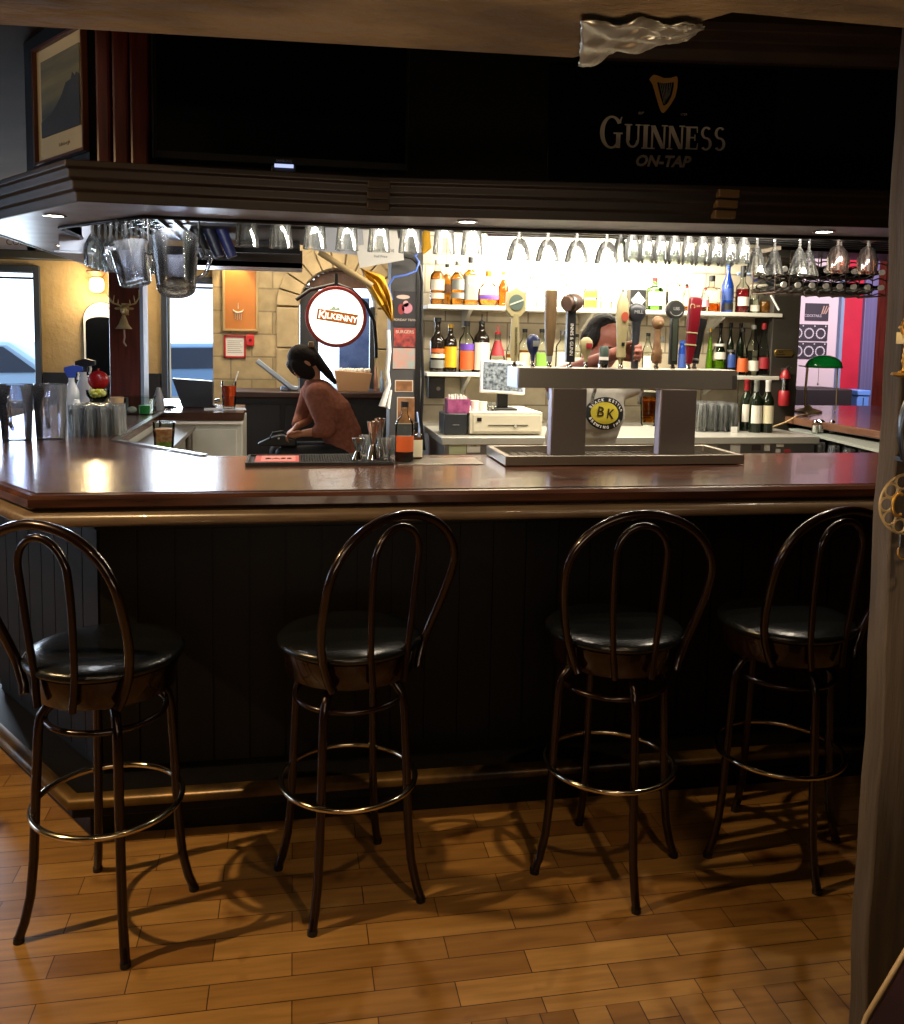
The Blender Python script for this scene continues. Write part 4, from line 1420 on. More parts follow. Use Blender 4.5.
# ---------------------------------------------------------------- till
p0, p1 = at(470, 433, 4.5), at(543, 436, 4.5)
td = thing('cash_drawer', 'beige cash drawer under the till screen', 'cash drawer', ((p0.x + p1.x) / 2, 4.72, CT))
hw = (p1.x - p0.x) / 2
BEIGE = M('beige_plastic', '#c3bba6', 0.45)
B().box(-hw, hw, -0.2, 0.22, 0.006, 0.125).o('housing', BEIGE, td, bevel=0.005)
B().box(-hw + 0.02, hw - 0.01, -0.204, -0.2, 0.02, 0.11).o('drawer_front', BEIGE, td, bevel=0.002)
B().box(-0.1, 0.12, -0.2065, -0.204, 0.052, 0.056).o('slot', BLACK, td, smooth=0)
B().cyl((0.05, -0.21, 0.05), (0.05, -0.203, 0.05), 0.008).o('lock', CHROME, td)
B().box(-hw + 0.04, -hw + 0.065, -0.2065, -0.204, 0.075, 0.095).o('badge', BLACK, td, smooth=0)
p = at(505, 382, 4.62)
tm = thing('till_screen', 'tilted till touchscreen with white frame on a black stand', 'screen', (p.x, 4.66, CT + 0.1255))
B().box(-0.07, 0.07, -0.06, 0.07, 0, 0.012).box(-0.03, 0.03, 0.0, 0.03, 0.01, 0.16).o('stand', BLACK, tm, bevel=0.004)
q = Matrix.Translation((-0.01, -0.02, 0.175)) @ Matrix.Rotation(R(-14), 4, 'X') @ Matrix.Rotation(R(3), 4, 'Y')
B().box(-0.125, 0.125, -0.015, 0.015, -0.085, 0.095, 0, q).o('screen_frame', WHITE, tm, bevel=0.005)
scm = M('screen_picture', '#20262c', 0.3, col2='#7f8890', nscale=60, emit='#39424c', es=0.25)
B().box(-0.112, 0.112, -0.0165, -0.0151, -0.072, 0.083, 0, q).o('screen_glass', scm, tm, smooth=0)
p = at(457, 420, 4.5)
bk = thing('receipt_printer', 'dark grey receipt printer left of the beige cash drawer', 'printer', (p.x, 4.62, CT))
B().box(-0.062, 0.062, -0.09, 0.09, 0, 0.115).o('housing', M('charcoal_plastic', '#23252a', 0.4), bk, bevel=0.006)
B().box(-0.018, 0.018, -0.092, -0.09, 0.052, 0.058).o('badge', CAPS['s'], bk, smooth=0)
bp = thing('straw_box', 'purple carton full of white straw tips standing on the receipt printer', 'box', (at(458, 400, 4.58).x, 4.60, CT + 0.1155))
b = B()
b.box(-0.06, 0.06, -0.05, -0.047, 0, 0.075).box(-0.06, 0.06, 0.047, 0.05, 0, 0.075).box(-0.06, -0.057, -0.047, 0.047, 0, 0.075).box(0.057, 0.06, -0.047, 0.047, 0, 0.075).box(-0.057, 0.057, -0.047, 0.047, 0, 0.003)
b.o('carton', M('purple_carton', '#7c2f5c', 0.6, col2='#a0507e', nscale=30), bp, smooth=0)
b = B()
for k in range(40):
    x, y = random.uniform(-0.05, 0.05), random.uniform(-0.04, 0.04)
    b.cyl((x, y, 0.004), (x + random.uniform(-.004, .004), y, random.uniform(0.085, 0.1)), 0.003, seg=6)
tag(b.o('straws', PAPER, bp, smooth=0), kind='stuff')
for k, (px, hh, cat_) in enumerate(((474, 0.055, 'white'), (482, 0.05, 'white'), (490, 0.045, 'clear'))):
    p = at(px, 408, 4.62)
    o = tumbler_mesh(hh, 0.02, 0.024, inv=False).o('small_cup', WHITE if cat_ == 'white' else GL)
    o.location = (p.x, 4.6, CT + 0.1255)
    tag(o, ['white paper cup on the cash drawer nearest the purple carton', 'white paper cup on the cash drawer, middle of three', 'clear plastic cup on the cash drawer beside the till stand'][k], 'cup', 'cups on the cash drawer')

# ================================================================== TAP TOWER
tt = thing('beer_tower', 'stainless steel beer tap tower with wide beam on two columns', 'beer tower', (1.2, 2.96, BZ))
BEAMS = M('tower_steel', '#8d857a', 0.33, 0.85, bump=0.02, nscale=30, stretch=(0.3, 1, 12))
b = B()
b.sweep([(-0.462, 0.0), (0.452, 0.0), (0.452, 0.31), (-0.462, 0.31)], [(0, 0.004), (0, 0.038), (-0.02, 0.038), (-0.02, 0.03), (-0.03, 0.012), (-0.03, 0.004)], closed=True)
b.o('drip_tray_rim', BEAMS, tt, bevel=0.002)
B().box(-0.44, 0.43, 0.02, 0.29, 0.002, 0.012).o('drip_tray_floor', STEEL, tt, smooth=0)
b = B()
for k in range(26):
    b.box(-0.43 + k * 0.0335, -0.425 + k * 0.0335, 0.025, 0.285, 0.013, 0.018)
for k in range(4):
    b.box(-0.435, 0.425, 0.03 + k * 0.08, 0.034 + k * 0.08, 0.013, 0.018)
b.o('drip_grid', CHROME, tt, smooth=0)
for x0, x1 in ((-0.253, -0.120), (0.175, 0.320)):
    B().box(x0, x1, 0.14, 0.185, 0.018, 0.272).o('column', M('column_steel', '#6a5f59', 0.4, 0.85), tt, bevel=0.003)
    B().box(x0 - 0.0035, x0 - 0.0003, 0.142, 0.183, 0.02, 0.270).o('column_side_plate', M('lilac_film', '#9a9cc0', 0.35, 0.3), tt, bevel=0.001)
B().box(-0.385, 0.481, 0.14, 0.29, 0.272, 0.347).o('beam', BEAMS, tt, bevel=0.002)
B().box(-0.391, -0.386, 0.14, 0.29, 0.272, 0.347).o('beam_end_cover', M('blue_film_cover', '#8ea4d8', 0.3), tt)
B().box(0.462, 0.4815, 0.138, 0.14, 0.276, 0.326).o('beam_end_seam', DSTEEL, tt, smooth=0)
# taps under the beam are hidden behind it; ferrules and handles on top
TZ = BZ + 0.3475
TY = 3.17
TOWER_X = []


def handle(px, name_label, build):
    x = at(px, 366, TY).x
    t = thing('tap_handle', name_label, 'tap handle', (x, TY, TZ), 0, 'beer tap handles on the tower')
    B().lathe([(0, 0), (0.010, 0), (0.010, 0.006), (0.007, 0.01), (0.007, 0.022), (0, 0.022)], seg=16).o('ferrule', CHROME, t, smooth=50)
    build(t)
    return t


def hz(px, py):
    return at(px, py, TY).z - TZ


CREAMP = M('cream_lacquer', '#938862', 0.45)
NAVY = M('navy_enamel', '#1d2546', 0.3)
WDTAP = M('tap_wood', '#5e4a30', 0.45, col2='#463521', nscale=8, stretch=(6, 6, 1))
DGREEN = M('dark_green_lacquer', '#20241f', 0.3)
REDT = M('red_lacquer', '#620f19', 0.3)


def h_shield(t):
    H = hz(514, 287)
    B().lathe([(0, 0.02), (0.012, 0.02), (0.018, 0.06), (0.018, 0.10), (0.015, H - 0.12), (0.016, H - 0.10), (0, H - 0.10)], seg=24).o('shaft', CREAMP, t)
    c = H - 0.056
    s = [(0.0, 0.056), (0.014, 0.045), (0.036, 0.036), (0.038, -0.03), (0.018, -0.056), (-0.018, -0.056), (-0.038, -0.03), (-0.036, 0.036), (-0.014, 0.045)]
    B().plate([(x, c + z) for x, z in s][::-1], -0.012, 0.012).o('shield', CREAMP, t, bevel=0.003)
    B().plate([(0.028 * math.cos(2 * PI * k / 24), c - 0.002 + 0.03 * math.sin(2 * PI * k / 24)) for k in range(24)], -0.014, -0.012).o('badge', M('badge_grey_green', '#4e5a52', 0.4), t, smooth=0)
    b = B()
    b.plate([(-0.026, c - 0.014), (0.026, c + 0.006), (0.026, c + 0.012), (-0.026, c - 0.008)], -0.0155, -0.014)
    b.o('badge_stripe', M('stripe_pale', '#a8ab9c', 0.4), t, smooth=0)
    text('STEAM WHISTLE'[:0] + 'BELGIAN MOON', 0.014, M('handle_ink', '#3a3a30', 0.5), t, (0.0, -0.0185, 0.095), rot=(PI / 2, PI / 2, 0), name='vertical_lettering')


def h_oval(mat, top, px, lab=None):
    def f(t):
        H = hz(px, top)
        B().lathe([(0, 0.02), (0.007, 0.02), (0.009, H * 0.35), (0.020, H * 0.52), (0.026, H * 0.72), (0.024, H * 0.88), (0.012, H * 0.98), (0, H)], seg=24, mat=Matrix.Diagonal((1, 0.6, 1, 1))).o('knob', mat, t)
        if lab:
            b = B()
            b.lathe([(0.0245, H * 0.62), (0.0275, H * 0.70), (0.0262, H * 0.80)], seg=8, a0=-PI / 2 - 0.2, a1=-PI / 2 + 0.9, mat=Matrix.Diagonal((1, 0.64, 1, 1)))
            b.o('red_label' if lab == 'red' else 'pale_label', LM('red' if lab == 'red' else 'grey'), t)
    return f


def h_paddle(t):
    H = hz(550, 290)
    b = B()
    b.prism([(-0.009, -0.008), (0.009, -0.008), (0.009, 0.008), (-0.009, 0.008)], 0.02, 0.022)
    for z0, z1, w0, w1 in ((0.045, H, 0.014, 0.0215),):
        pass
    b = B()
    vs = []
    for z, w_, d in ((0.042, 0.012, 0.009), (0.10, 0.017, 0.011), (0.18, 0.021, 0.013), (H, 0.021, 0.013)):
        vs.append([b.bm.verts.new((sx * w_, sy * d, z)) for sx, sy in ((-1, -1), (1, -1), (1, 1), (-1, 1))])
    for a, c in zip(vs, vs[1:]):
        for i in range(4):
            b._face([a[i], a[(i + 1) % 4], c[(i + 1) % 4], c[i]])
    b._face(vs[0][::-1])
    b._face(vs[-1])
    b.o('paddle', WDTAP, t, smooth=0, bevel=0.003)
    B().lathe([(0, 0.02), (0.011, 0.02), (0.012, 0.042), (0, 0.042)], seg=16).o('collar', CAPS['n'], t)


def h_barrel(t):
    H = hz(572, 293)
    B().cbox((0, 0, (H - 0.05) / 2 + 0.01), (0.034, 0.026, H - 0.07)).o('post', M('tap_black', '#1b1a1b', 0.35), t, bevel=0.003)
    q = Matrix.Translation((0.002, 0, H - 0.036)) @ Matrix.Rotation(R(78), 4, 'Y') @ Matrix.Rotation(R(-30), 4, 'X')
    B().lathe([(0, -0.032), (0.028, -0.032), (0.034, -0.012), (0.035, 0.012), (0.029, 0.032), (0, 0.032)], seg=24, mat=q).o('barrel', M('barrel_wood', '#5c4636', 0.5, col2='#40302a', nscale=10), t)
    B().lathe([(0.035, -0.02), (0.0355, -0.02), (0.0365, -0.012), (0.035, -0.012)], seg=24, mat=q).o('barrel_hoop', DSTEEL, t)
    text('INNIS & GUNN', 0.018, M('handle_white', '#cfcbc0', 0.4), t, (0.0, -0.0142, 0.105), rot=(PI / 2, PI / 2, 0), name='vertical_lettering')


def h_band(t):
    H = hz(603, 346)
    B().lathe([(0, 0.0), (0.02, 0.0), (0.02, 0.014), (0, 0.014)], seg=20).o('chrome_base', CHROME, t)
    B().lathe([(0, 0.014), (0.018, 0.014), (0.018, 0.03), (0, 0.03)], seg=20).o('black_band', CAPS['k'], t)
    B().lathe([(0, 0.03), (0.018, 0.03), (0.018, 0.042), (0, 0.042)], seg=20).o('white_band', CAPS['w'], t)
    B().lathe([(0, 0.042), (0.018, 0.042), (0.0185, H - 0.01), (0.012, H), (0, H)], seg=20).o('green_band', M('band_green', '#36463e', 0.4), t)


def h_taper(t):
    H = hz(621, 289)
    B().lathe([(0, 0.02), (0.008, 0.02), (0.011, 0.035), (0.019, 0.042), (0.017, 0.075), (0.021, 0.14), (0.026, H - 0.10), (0.023, H - 0.055), (0.012, H - 0.022), (0.0075, H - 0.012), (0, H - 0.012)], seg=28).o('shaft', CREAMP, t)
    B().cyl((0, 0, H - 0.013), (0, 0, H), 0.0065).o('tip', CAPS['n'], t)
    B().plate([(0.015 * math.cos(2 * PI * k / 20), H - 0.105 + 0.018 * math.sin(2 * PI * k / 20)) for k in range(20)], -0.029, -0.0255).o('red_emblem', M('emblem_red', '#93402c', 0.5), t, smooth=0)
    B().box(-0.006, 0.006, -0.0195, -0.016, 0.085, 0.098).o('small_mark', CAPS['k'], t, smooth=0)


def h_dark(t):
    H = hz(636, 303)
    B().lathe([(0, 0.0), (0.014, 0.0), (0.015, 0.05), (0.014, 0.1), (0.017, H - 0.085), (0.02, H - 0.07), (0, H - 0.07)], seg=20).o('grip', M('tap_slate', '#2a2c31', 0.4), t)
    B().lathe([(0, H - 0.072), (0.02, H - 0.07), (0.036, H - 0.045), (0.036, H - 0.025), (0.03, H - 0.012), (0.012, H), (0, H)], seg=24, mat=Matrix.Diagonal((1, .6, 1, 1))).o('head', MATS['tap_slate'], t)
    text('MILL', 0.018, M('handle_pale', '#8d8f8d', 0.4), t, (0, -0.0225, H - 0.035), name='head_lettering')


def h_carved(t):
    H = hz(656, 316)
    TAN = M('carved_tan', '#5f4029', 0.5, col2='#7d6040', nscale=30)
    b = B()
    b.lathe([(0, 0.02), (0.014, 0.02), (0.021, 0.04), (0.017, 0.07), (0.014, 0.10), (0.012, H - 0.08), (0.013, H - 0.05), (0, H - 0.05)], seg=16)
    for k in range(14):
        a = k * 2.4
        z = 0.03 + 0.006 * (k % 7)
        b.ell((0.016 * math.cos(a), 0.012 * math.sin(a), z), (0.007, 0.006, 0.011), 8, 6)
    b.o('carved_shaft', TAN, t)
    B().ell((0.001, 0, H - 0.026), (0.025, 0.02, 0.026), 18, 12).ell((0.003, -0.017, H - 0.03), (0.006, 0.006, 0.008), 8, 6).o('carved_head', TAN, t)
    B().plate([(0.012, 0.10), (0.028, 0.10), (0.024, 0.125), (0.016, 0.125)][::-1], -0.005, 0.005).o('small_bell', CAPS['n'], t)


def h_disc(t):
    H = hz(674, 300)
    B().cbox((0, 0, (H - 0.05) / 2 + 0.008), (0.032, 0.022, H - 0.065)).o('post', DGREEN, t, bevel=0.004)
    B().cbox((0, -0.0115, (H - 0.05) / 2 + 0.008), (0.018, 0.002, H - 0.095)).o('post_inlay', M('inlay_dark', '#34382f', 0.3), t, bevel=0.0008)
    b = B()
    b.lathe([(0, -0.014), (0.032, -0.014), (0.037, -0.008), (0.037, 0.008), (0.032, 0.014), (0, 0.014)], seg=36, mat=Matrix.Translation((0, 0, H - 0.037)) @ Matrix.Rotation(PI / 2, 4, 'X'))
    b.o('disc', M('disc_dark', '#2c2c2a', 0.3), t)
    text('LBS', 0.017, M('handle_pale', '#8d8f8d', 0.4), t, (0, -0.0148, H - 0.034), name='disc_lettering')
    B().tube([(0.026 * math.cos(R(200 + 14 * k)), -0.0145, H - 0.037 + 0.024 * math.sin(R(200 + 14 * k))) for k in range(11)], 0.0012).o('disc_line', MATS['handle_pale'], t)


def h_red(t):
    H = hz(692, 297)
    q = Matrix.Rotation(R(4), 4, 'Y')
    b = B()
    vs = []
    prf = ((0.02, 0.011, 0.010), (0.08, 0.018, 0.014), (0.10, 0.019, 0.015), (0.135, 0.019, 0.015), (0.15, 0.022, 0.016), (H - 0.06, 0.024, 0.017), (H - 0.01, 0.026, 0.018), (H, 0.022, 0.016))
    b.lathe([(0, 0.02)] + [(w_, z) for z, w_, d in prf] + [(0, H)], seg=24, mat=q @ Matrix.Diagonal((1, .75, 1, 1)), sq=[2] + [4] * len(prf) + [2])
    b.o('body', REDT, t, smooth=40)
    for z in (0.093, 0.140):
        b = B()
        b.lathe([(0.0205, z - 0.003), (0.0215, z - 0.001), (0.0215, z + 0.001), (0.0205, z + 0.003)], seg=24, mat=q @ Matrix.Diagonal((1, .75, 1, 1)), sq=[4] * 4)
        b.o('cream_band', CREAMP, t)
    text('C', 0.03, CREAMP, t, (-0.002, -0.0185, H - 0.035), rot=(PI / 2, PI / 2, 0), name='side_lettering')
    text('S', 0.02, CREAMP, t, (0.022, -0.0185, H - 0.035), rot=(PI / 2, PI / 2, 0), name='side_lettering')


def h_black(t):
    H = hz(704, 318)
    q = Matrix.Rotation(R(8), 4, 'Y')
    b = B()
    b.lathe([(0, 0.02), (0.014, 0.02), (0.013, 0.06), (0.015, H - 0.04), (0.018, H - 0.03), (0.018, H), (0, H)], seg=16, mat=q)
    b.o('grip', CAPS['k'], t)
    B().lathe([(0.0145, 0.032), (0.0152, 0.033), (0.0148, 0.040), (0.0142, 0.041)], seg=16, mat=q).o('label_band', LM('grey'), t)


handle(514, 'tall cream tap handle topped by a shield with round grey badge', h_shield)
handle(532.5, 'short navy blue oval tap knob', h_oval(NAVY, 334, 533, 'grey'))
handle(549, 'plain brown wooden paddle tap handle', h_paddle)
handle(569.5, 'black tap handle topped by a small wooden barrel', h_barrel)
handle(585.5, 'short cream oval tap knob with red label', h_oval(CREAMP, 337, 586, 'red'))
handle(603.5, 'short banded black, white and green tap knob', h_band)
handle(620.5, 'tall tapering cream tap handle with red emblem', h_taper)
handle(634.5, 'slate grey tap handle gripped by the bartender', h_dark)
handle(656, 'carved tan figure tap handle', h_carved)
handle(672.5, 'dark green tap handle topped by a black disc', h_disc)
handle(688, 'tall red tap handle with two cream bands', h_red).rotation_euler = (0, 0, 0)
handle(700.5, 'black tap handle leaning behind the red one', h_black).location.y = 3.225
# faucets seen in the gap under the beam
for px in (648, 600):
    x = at(px, 392, 3.2).x
    t = thing('beer_faucet', 'chrome beer faucet under the tower beam, %s' % ('beside the glass being filled' if px == 648 else 'behind the grey cloth'), 'faucet', (x, 3.26, BZ + 0.272))
    B().tube([(0, 0, 0), (0, 0, -0.02), (0, 0.02, -0.04), (0, 0.028, -0.07)], 0.007).o('spout', CHROME, t)
    B().lathe([(0, 0), (0.012, 0), (0.012, -0.006), (0, -0.006)], seg=14).o('flange', CHROME, t)


# ================================================================== PEOPLE
def skin2(name, mat, chains, voxel, parent=None, smooth=3, extra=None):
    """like skin(), with extra(b) adding turned ellipsoids to the same surface"""
    global _EX
    b = B()
    for ch in chains:
        for i in range(len(ch)):
            p, r = Vector(ch[i][0]), ch[i][1]
            rr = r if isinstance(r, tuple) else (r, r, r)
            b.ell(p, rr, 14, 9)
            if i:
                q, s = Vector(ch[i - 1][0]), ch[i - 1][1]
                ss = s if isinstance(s, tuple) else (s, s, s)
                n = max(2, int((p - q).length / max(0.004, min(min(rr), min(ss)) * 0.45)))
                for k in range(1, n):
                    t = k / n
                    b.ell(q.lerp(p, t), tuple(ss[j] * (1 - t) + rr[j] * t for j in range(3)), 12, 8)
    if extra:
        extra(b)
    o = b.o(name, mat, None, smooth=0)
    rm = o.modifiers.new('remesh', 'REMESH')
    rm.mode = 'VOXEL'
    rm.voxel_size = voxel
    sm = o.modifiers.new('smooth', 'SMOOTH')
    sm.iterations = smooth
    dg = bpy.context.evaluated_depsgraph_get()
    me = bpy.data.meshes.new_from_object(o.evaluated_get(dg))
    me.name = name
    me.polygons.foreach_set('use_smooth', [True] * len(me.polygons))
    if not me.materials:
        me.materials.append(mat)
    bpy.data.objects.remove(o)
    ob = bpy.data.objects.new(name, me)
    COL.objects.link(ob)
    if parent:
        ob.parent = parent
    return ob


def hand(Mx, side=1, curl=(20, 35, 25), thumb=35, s=1.0):
    """chains of a hand: wrist at the origin of Mx, fingers along +x, palm facing -z, thumb on the +y side times side"""
    ch = []
    T = lambda x, y, z: tuple(Mx @ Vector((x * s, y * s * side, z * s)))
    ch.append([(T(0, 0, 0), 0.023 * s), (T(0.03, 0, 0), 0.021 * s)])
    for y in (0.028, 0.010, -0.009, -0.026):
        ch.append([(T(0.02, y * 0.5, 0), 0.014 * s), (T(0.085, y, 0), 0.0105 * s)])
    L = {0.028: (0.038, 0.024, 0.018), 0.010: (0.043, 0.027, 0.019), -0.009: (0.040, 0.025, 0.019), -0.026: (0.031, 0.019, 0.017)}
    for y, ls in L.items():
        x, z, a = 0.088, 0.0, 0.0
        pts = [(T(x, y, z), 0.0092 * s)]
        for l, c in zip(ls, curl):
            a += R(c)
            x += l * math.cos(a)
            z -= l * math.sin(a)
            pts.append((T(x, y * 1.04, z), (0.0086 - 0.0006 * len(pts)) * s))
        ch.append(pts)
    a = R(thumb)
    ch.append([(T(0.018, 0.018, -0.004), 0.013 * s), (T(0.045, 0.036, -0.012), 0.0115 * s), (T(0.068, 0.044 , -0.012 - 0.03 * math.sin(a)), 0.0095 * s), (T(0.088, 0.040, -0.016 - 0.045 * math.sin(a)), 0.008 * s)])
    return ch


def head_extra(H, ears=True):
    rot = H.to_3x3()

    def f(b):
        for c, s in (((0, 0.012, 0.03), (0.074, 0.092, 0.083)), ((0, -0.018, -0.03), (0.062, 0.070, 0.085)), ((0, -0.03, -0.083), (0.043, 0.048, 0.034)),
                     ((0, -0.088, -0.028), (0.011, 0.020, 0.020)), ((0, -0.086, -0.010), (0.008, 0.013, 0.024)), ((0.027, -0.07, 0.012), (0.024, 0.014, 0.008)), ((-0.027, -0.07, 0.012), (0.024, 0.014, 0.008)),
                     ((0, -0.079, -0.062), (0.022, 0.010, 0.006)), ((0, -0.077, -0.074), (0.020, 0.010, 0.006)), ((0, -0.072, -0.098), (0.018, 0.014, 0.014)),
                     ((0.072, 0.01, -0.018), (0.009, 0.019, 0.030)), ((-0.072, 0.01, -0.018), (0.009, 0.019, 0.030))):
            b.ell(H @ Vector(c), s, 16, 10, rot=rot)
    return f


SKIN = M('skin_tone', '#b07a5c', 0.5, col2='#a06a50', nscale=12)
SKIN2 = M('skin_tone_ruddy', '#9c6150', 0.5, col2='#8a5244', nscale=12)
TEE = M('grey_tshirt', '#a5a196', 0.9, bump=0.1, nscale=50)
JEANS = M('black_trousers', '#0f0f13', 0.8)
# ---- bartender behind the taps
HB = Matrix.Translation((1.292, 3.52, 1.585)) @ Matrix.Rotation(R(16), 4, 'Z') @ Matrix.Rotation(R(10), 4, 'Y') @ Matrix.Rotation(R(22), 4, 'X')
neck_top = HB @ Vector((0, 0.03, -0.08))
xh = at(634.5, 352, TY).x
body_ch = [
    [((1.262, 3.74, 0.98), (0.16, 0.105, 0.11)), ((1.255, 3.70, 1.12), (0.145, 0.10, 0.10)), ((1.262, 3.63, 1.28), (0.165, 0.105, 0.11)), ((1.268, 3.60, 1.39), (0.15, 0.08, 0.06))],
    [((1.275, 3.60, 1.40), 0.058), (tuple(neck_top), 0.052)],
    [((1.262, 3.74, 0.95), (0.165, 0.11, 0.10)), ((1.20, 3.76, 0.82), 0.085)],
    [((1.18, 3.75, 0.86), 0.085), ((1.17, 3.72, 0.48), 0.056), ((1.17, 3.76, 0.09), 0.04), ((1.17, 3.66, 0.035), (0.04, 0.09, 0.035))],
    [((1.35, 3.75, 0.86), 0.085), ((1.37, 3.72, 0.48), 0.056), ((1.38, 3.78, 0.09), 0.04), ((1.39, 3.68, 0.035), (0.04, 0.09, 0.035))],
    # his right arm (to the left in view) crosses up to the handle
    [((1.12, 3.60, 1.38), 0.05), ((1.10, 3.42, 1.20), 0.042), ((1.30, 3.36, 1.33), 0.034)],
    # his left arm to the glass
    [((1.40, 3.61, 1.40), 0.048), ((1.68, 3.60, 1.435), 0.040), ((1.545, 3.36, 1.30), 0.027)],
]
# the gripping hand belongs to his left side of the view: forearm rises from behind the beam
body_ch[5] = [((1.12, 3.60, 1.38), 0.05), ((1.05, 3.46, 1.44), 0.040), ((xh - 0.075, TY + 0.045, 1.545), 0.026)]
GB = Matrix.Translation((1.535, 3.335, 1.315)) @ Matrix.Rotation(R(172), 4, 'Z') @ Matrix.Rotation(R(-10), 4, 'Y') @ Matrix.Rotation(R(-90), 4, 'X')
GA = Matrix.Translation((xh - 0.073, TY + 0.034, 1.553)) @ Matrix(((1, 0, 0), (0, 0, 1), (0, -1, 0))).to_4x4()
man = skin2('person', SKIN2, body_ch + hand(GA, -1, (66, 66, 40), 30, 0.95) + hand(GB, 1, (48, 50, 35), 30, 0.95), 0.0055, None, 3, head_extra(HB))
tag(man, 'bartender leaning behind the taps, grey logo T-shirt, one hand on a tap handle', 'person')
tee = skin2('tshirt', TEE, [
    [((1.262, 3.735, 0.94), (0.175, 0.118, 0.05)), ((1.255, 3.70, 1.12), (0.165, 0.118, 0.10)), ((1.262, 3.62, 1.28), (0.178, 0.118, 0.11)), ((1.268, 3.595, 1.375), (0.15, 0.09, 0.062))],
    [((1.13, 3.60, 1.375), 0.062), ((1.10, 3.52, 1.40), 0.055)],
    [((1.38, 3.61, 1.385), 0.055), ((1.50, 3.60, 1.425), 0.052)],
], 0.008, man, 5)
skin2('trousers', JEANS, [
    [((1.262, 3.745, 0.93), (0.172, 0.12, 0.07)), ((1.262, 3.75, 0.86), (0.17, 0.115, 0.08))],
    [((1.18, 3.75, 0.84), 0.098), ((1.17, 3.72, 0.48), 0.072), ((1.17, 3.76, 0.10), 0.062)],
    [((1.35, 3.75, 0.84), 0.098), ((1.37, 3.72, 0.48), 0.072), ((1.38, 3.78, 0.10), 0.062)],
], 0.010, man, 4)
HAIRM = M('dark_hair', '#15110f', 0.75, spec=0.2, bump=0.3, nscale=60)


def hairf(b):
    rot = HB.to_3x3()
    for c, s in (((0, 0.030, 0.045), (0.078, 0.086, 0.078)), ((0.0, 0.05, 0.0), (0.080, 0.070, 0.075)), ((-0.066, 0.0, 0.018), (0.014, 0.045, 0.05)), ((0.066, 0.0, 0.018), (0.014, 0.045, 0.05))):
        b.ell(HB @ Vector(c), s, 18, 12, rot=rot)


skin2('hair', HAIRM, [], 0.006, man, 2, hairf)
for sx in (-1, 1):
    B().ell(HB @ Vector((sx * 0.028, -0.080, -0.004)), (0.013, 0.006, 0.007), 12, 8).o('eye', M('eye_dark', '#1a1210', 0.2), man)
    B().ell(HB @ Vector((sx * 0.028, -0.087, 0.016)), (0.018, 0.005, 0.004), 12, 8).o('eyebrow', HAIRM, man)
B().lathe([(0.032, -0.014), (0.034, -0.012), (0.034, 0.012), (0.032, 0.014), (0.026, 0.014), (0.026, -0.014), (0.032, -0.014)], seg=24, mat=Matrix.Translation((1.562, 3.395, 1.275)) @ Vector((0.125, 0.255, -0.15)).to_track_quat('Z', 'Y').to_matrix().to_4x4()).o('wristband', BLACK, man)

# logo printed on the T-shirt's chest: projected on to the shirt
from mathutils.bvhtree import BVHTree
bvh = BVHTree.FromPolygons([v.co for v in tee.data.vertices], [p.vertices[:] for p in tee.data.polygons])
LX, LZ = at(607, 414, 3.50).x, at(607, 414, 3.50).z


def shirt_y(x, z):
    h = bvh.ray_cast(Vector((x, 2.5, z)), Vector((0, 1, 0)))
    return h[0].y if h[0] else 3.5


def on_shirt(name, rx, rz, cx, cz, mat, off):
    b = B()
    n, m_ = 48, 8
    tilt = R(-8)
    rings = []
    for j in range(m_ + 1):
        rg = []
        for k in range(n):
            a = 2 * PI * k / n
            x0, z0 = rx * math.cos(a) * j / m_ + cx, rz * math.sin(a) * j / m_ + cz
            x, z = LX + x0 * math.cos(tilt) - z0 * math.sin(tilt), LZ + x0 * math.sin(tilt) + z0 * math.cos(tilt)
            rg.append(b.bm.verts.new((x, shirt_y(x, z) - off, z)))
        rings.append(rg)
    for j in range(m_):
        for k in range(n):
            b._face([rings[j][k], rings[j][(k + 1) % n], rings[j + 1][(k + 1) % n], rings[j + 1][k]])
    return b.o(name, mat, tee, smooth=60)


on_shirt('logo_black_oval', 0.095, 0.071, 0, 0, M('logo_black', '#15171a', 0.6), 0.0035)
on_shirt('logo_yellow_oval', 0.067, 0.047, -0.006, 0.002, M('logo_yellow', '#c4b336', 0.6), 0.0055)


def shirt_chars(items, mat, name, off):
    bm = bmesh.new()
    tilt = R(-8)
    for ch, size, x0, z0, rot in items:
        x, z = LX + x0 * math.cos(tilt) - z0 * math.sin(tilt), LZ + x0 * math.sin(tilt) + z0 * math.cos(tilt)
        t = text(ch, size, mat, None, bold=0.0006)
        sl = (shirt_y(x + 0.008, z) - shirt_y(x - 0.008, z)) / 0.016
        t.data.transform(Matrix.Translation((x, shirt_y(x, z) - off, z)) @ Matrix.Rotation(math.atan(sl), 4, 'Z') @ Matrix.Rotation(-(rot + tilt), 4, 'Y') @ Matrix.Rotation(PI / 2, 4, 'X'))
        bm.from_mesh(t.data)
        bpy.data.objects.remove(t)
    me = bpy.data.meshes.new(name)
    bm.to_mesh(me)
    bm.free()
    me.materials.append(mat)
    ob = bpy.data.objects.new(name, me)
    COL.objects.link(ob)
    ob.parent = tee


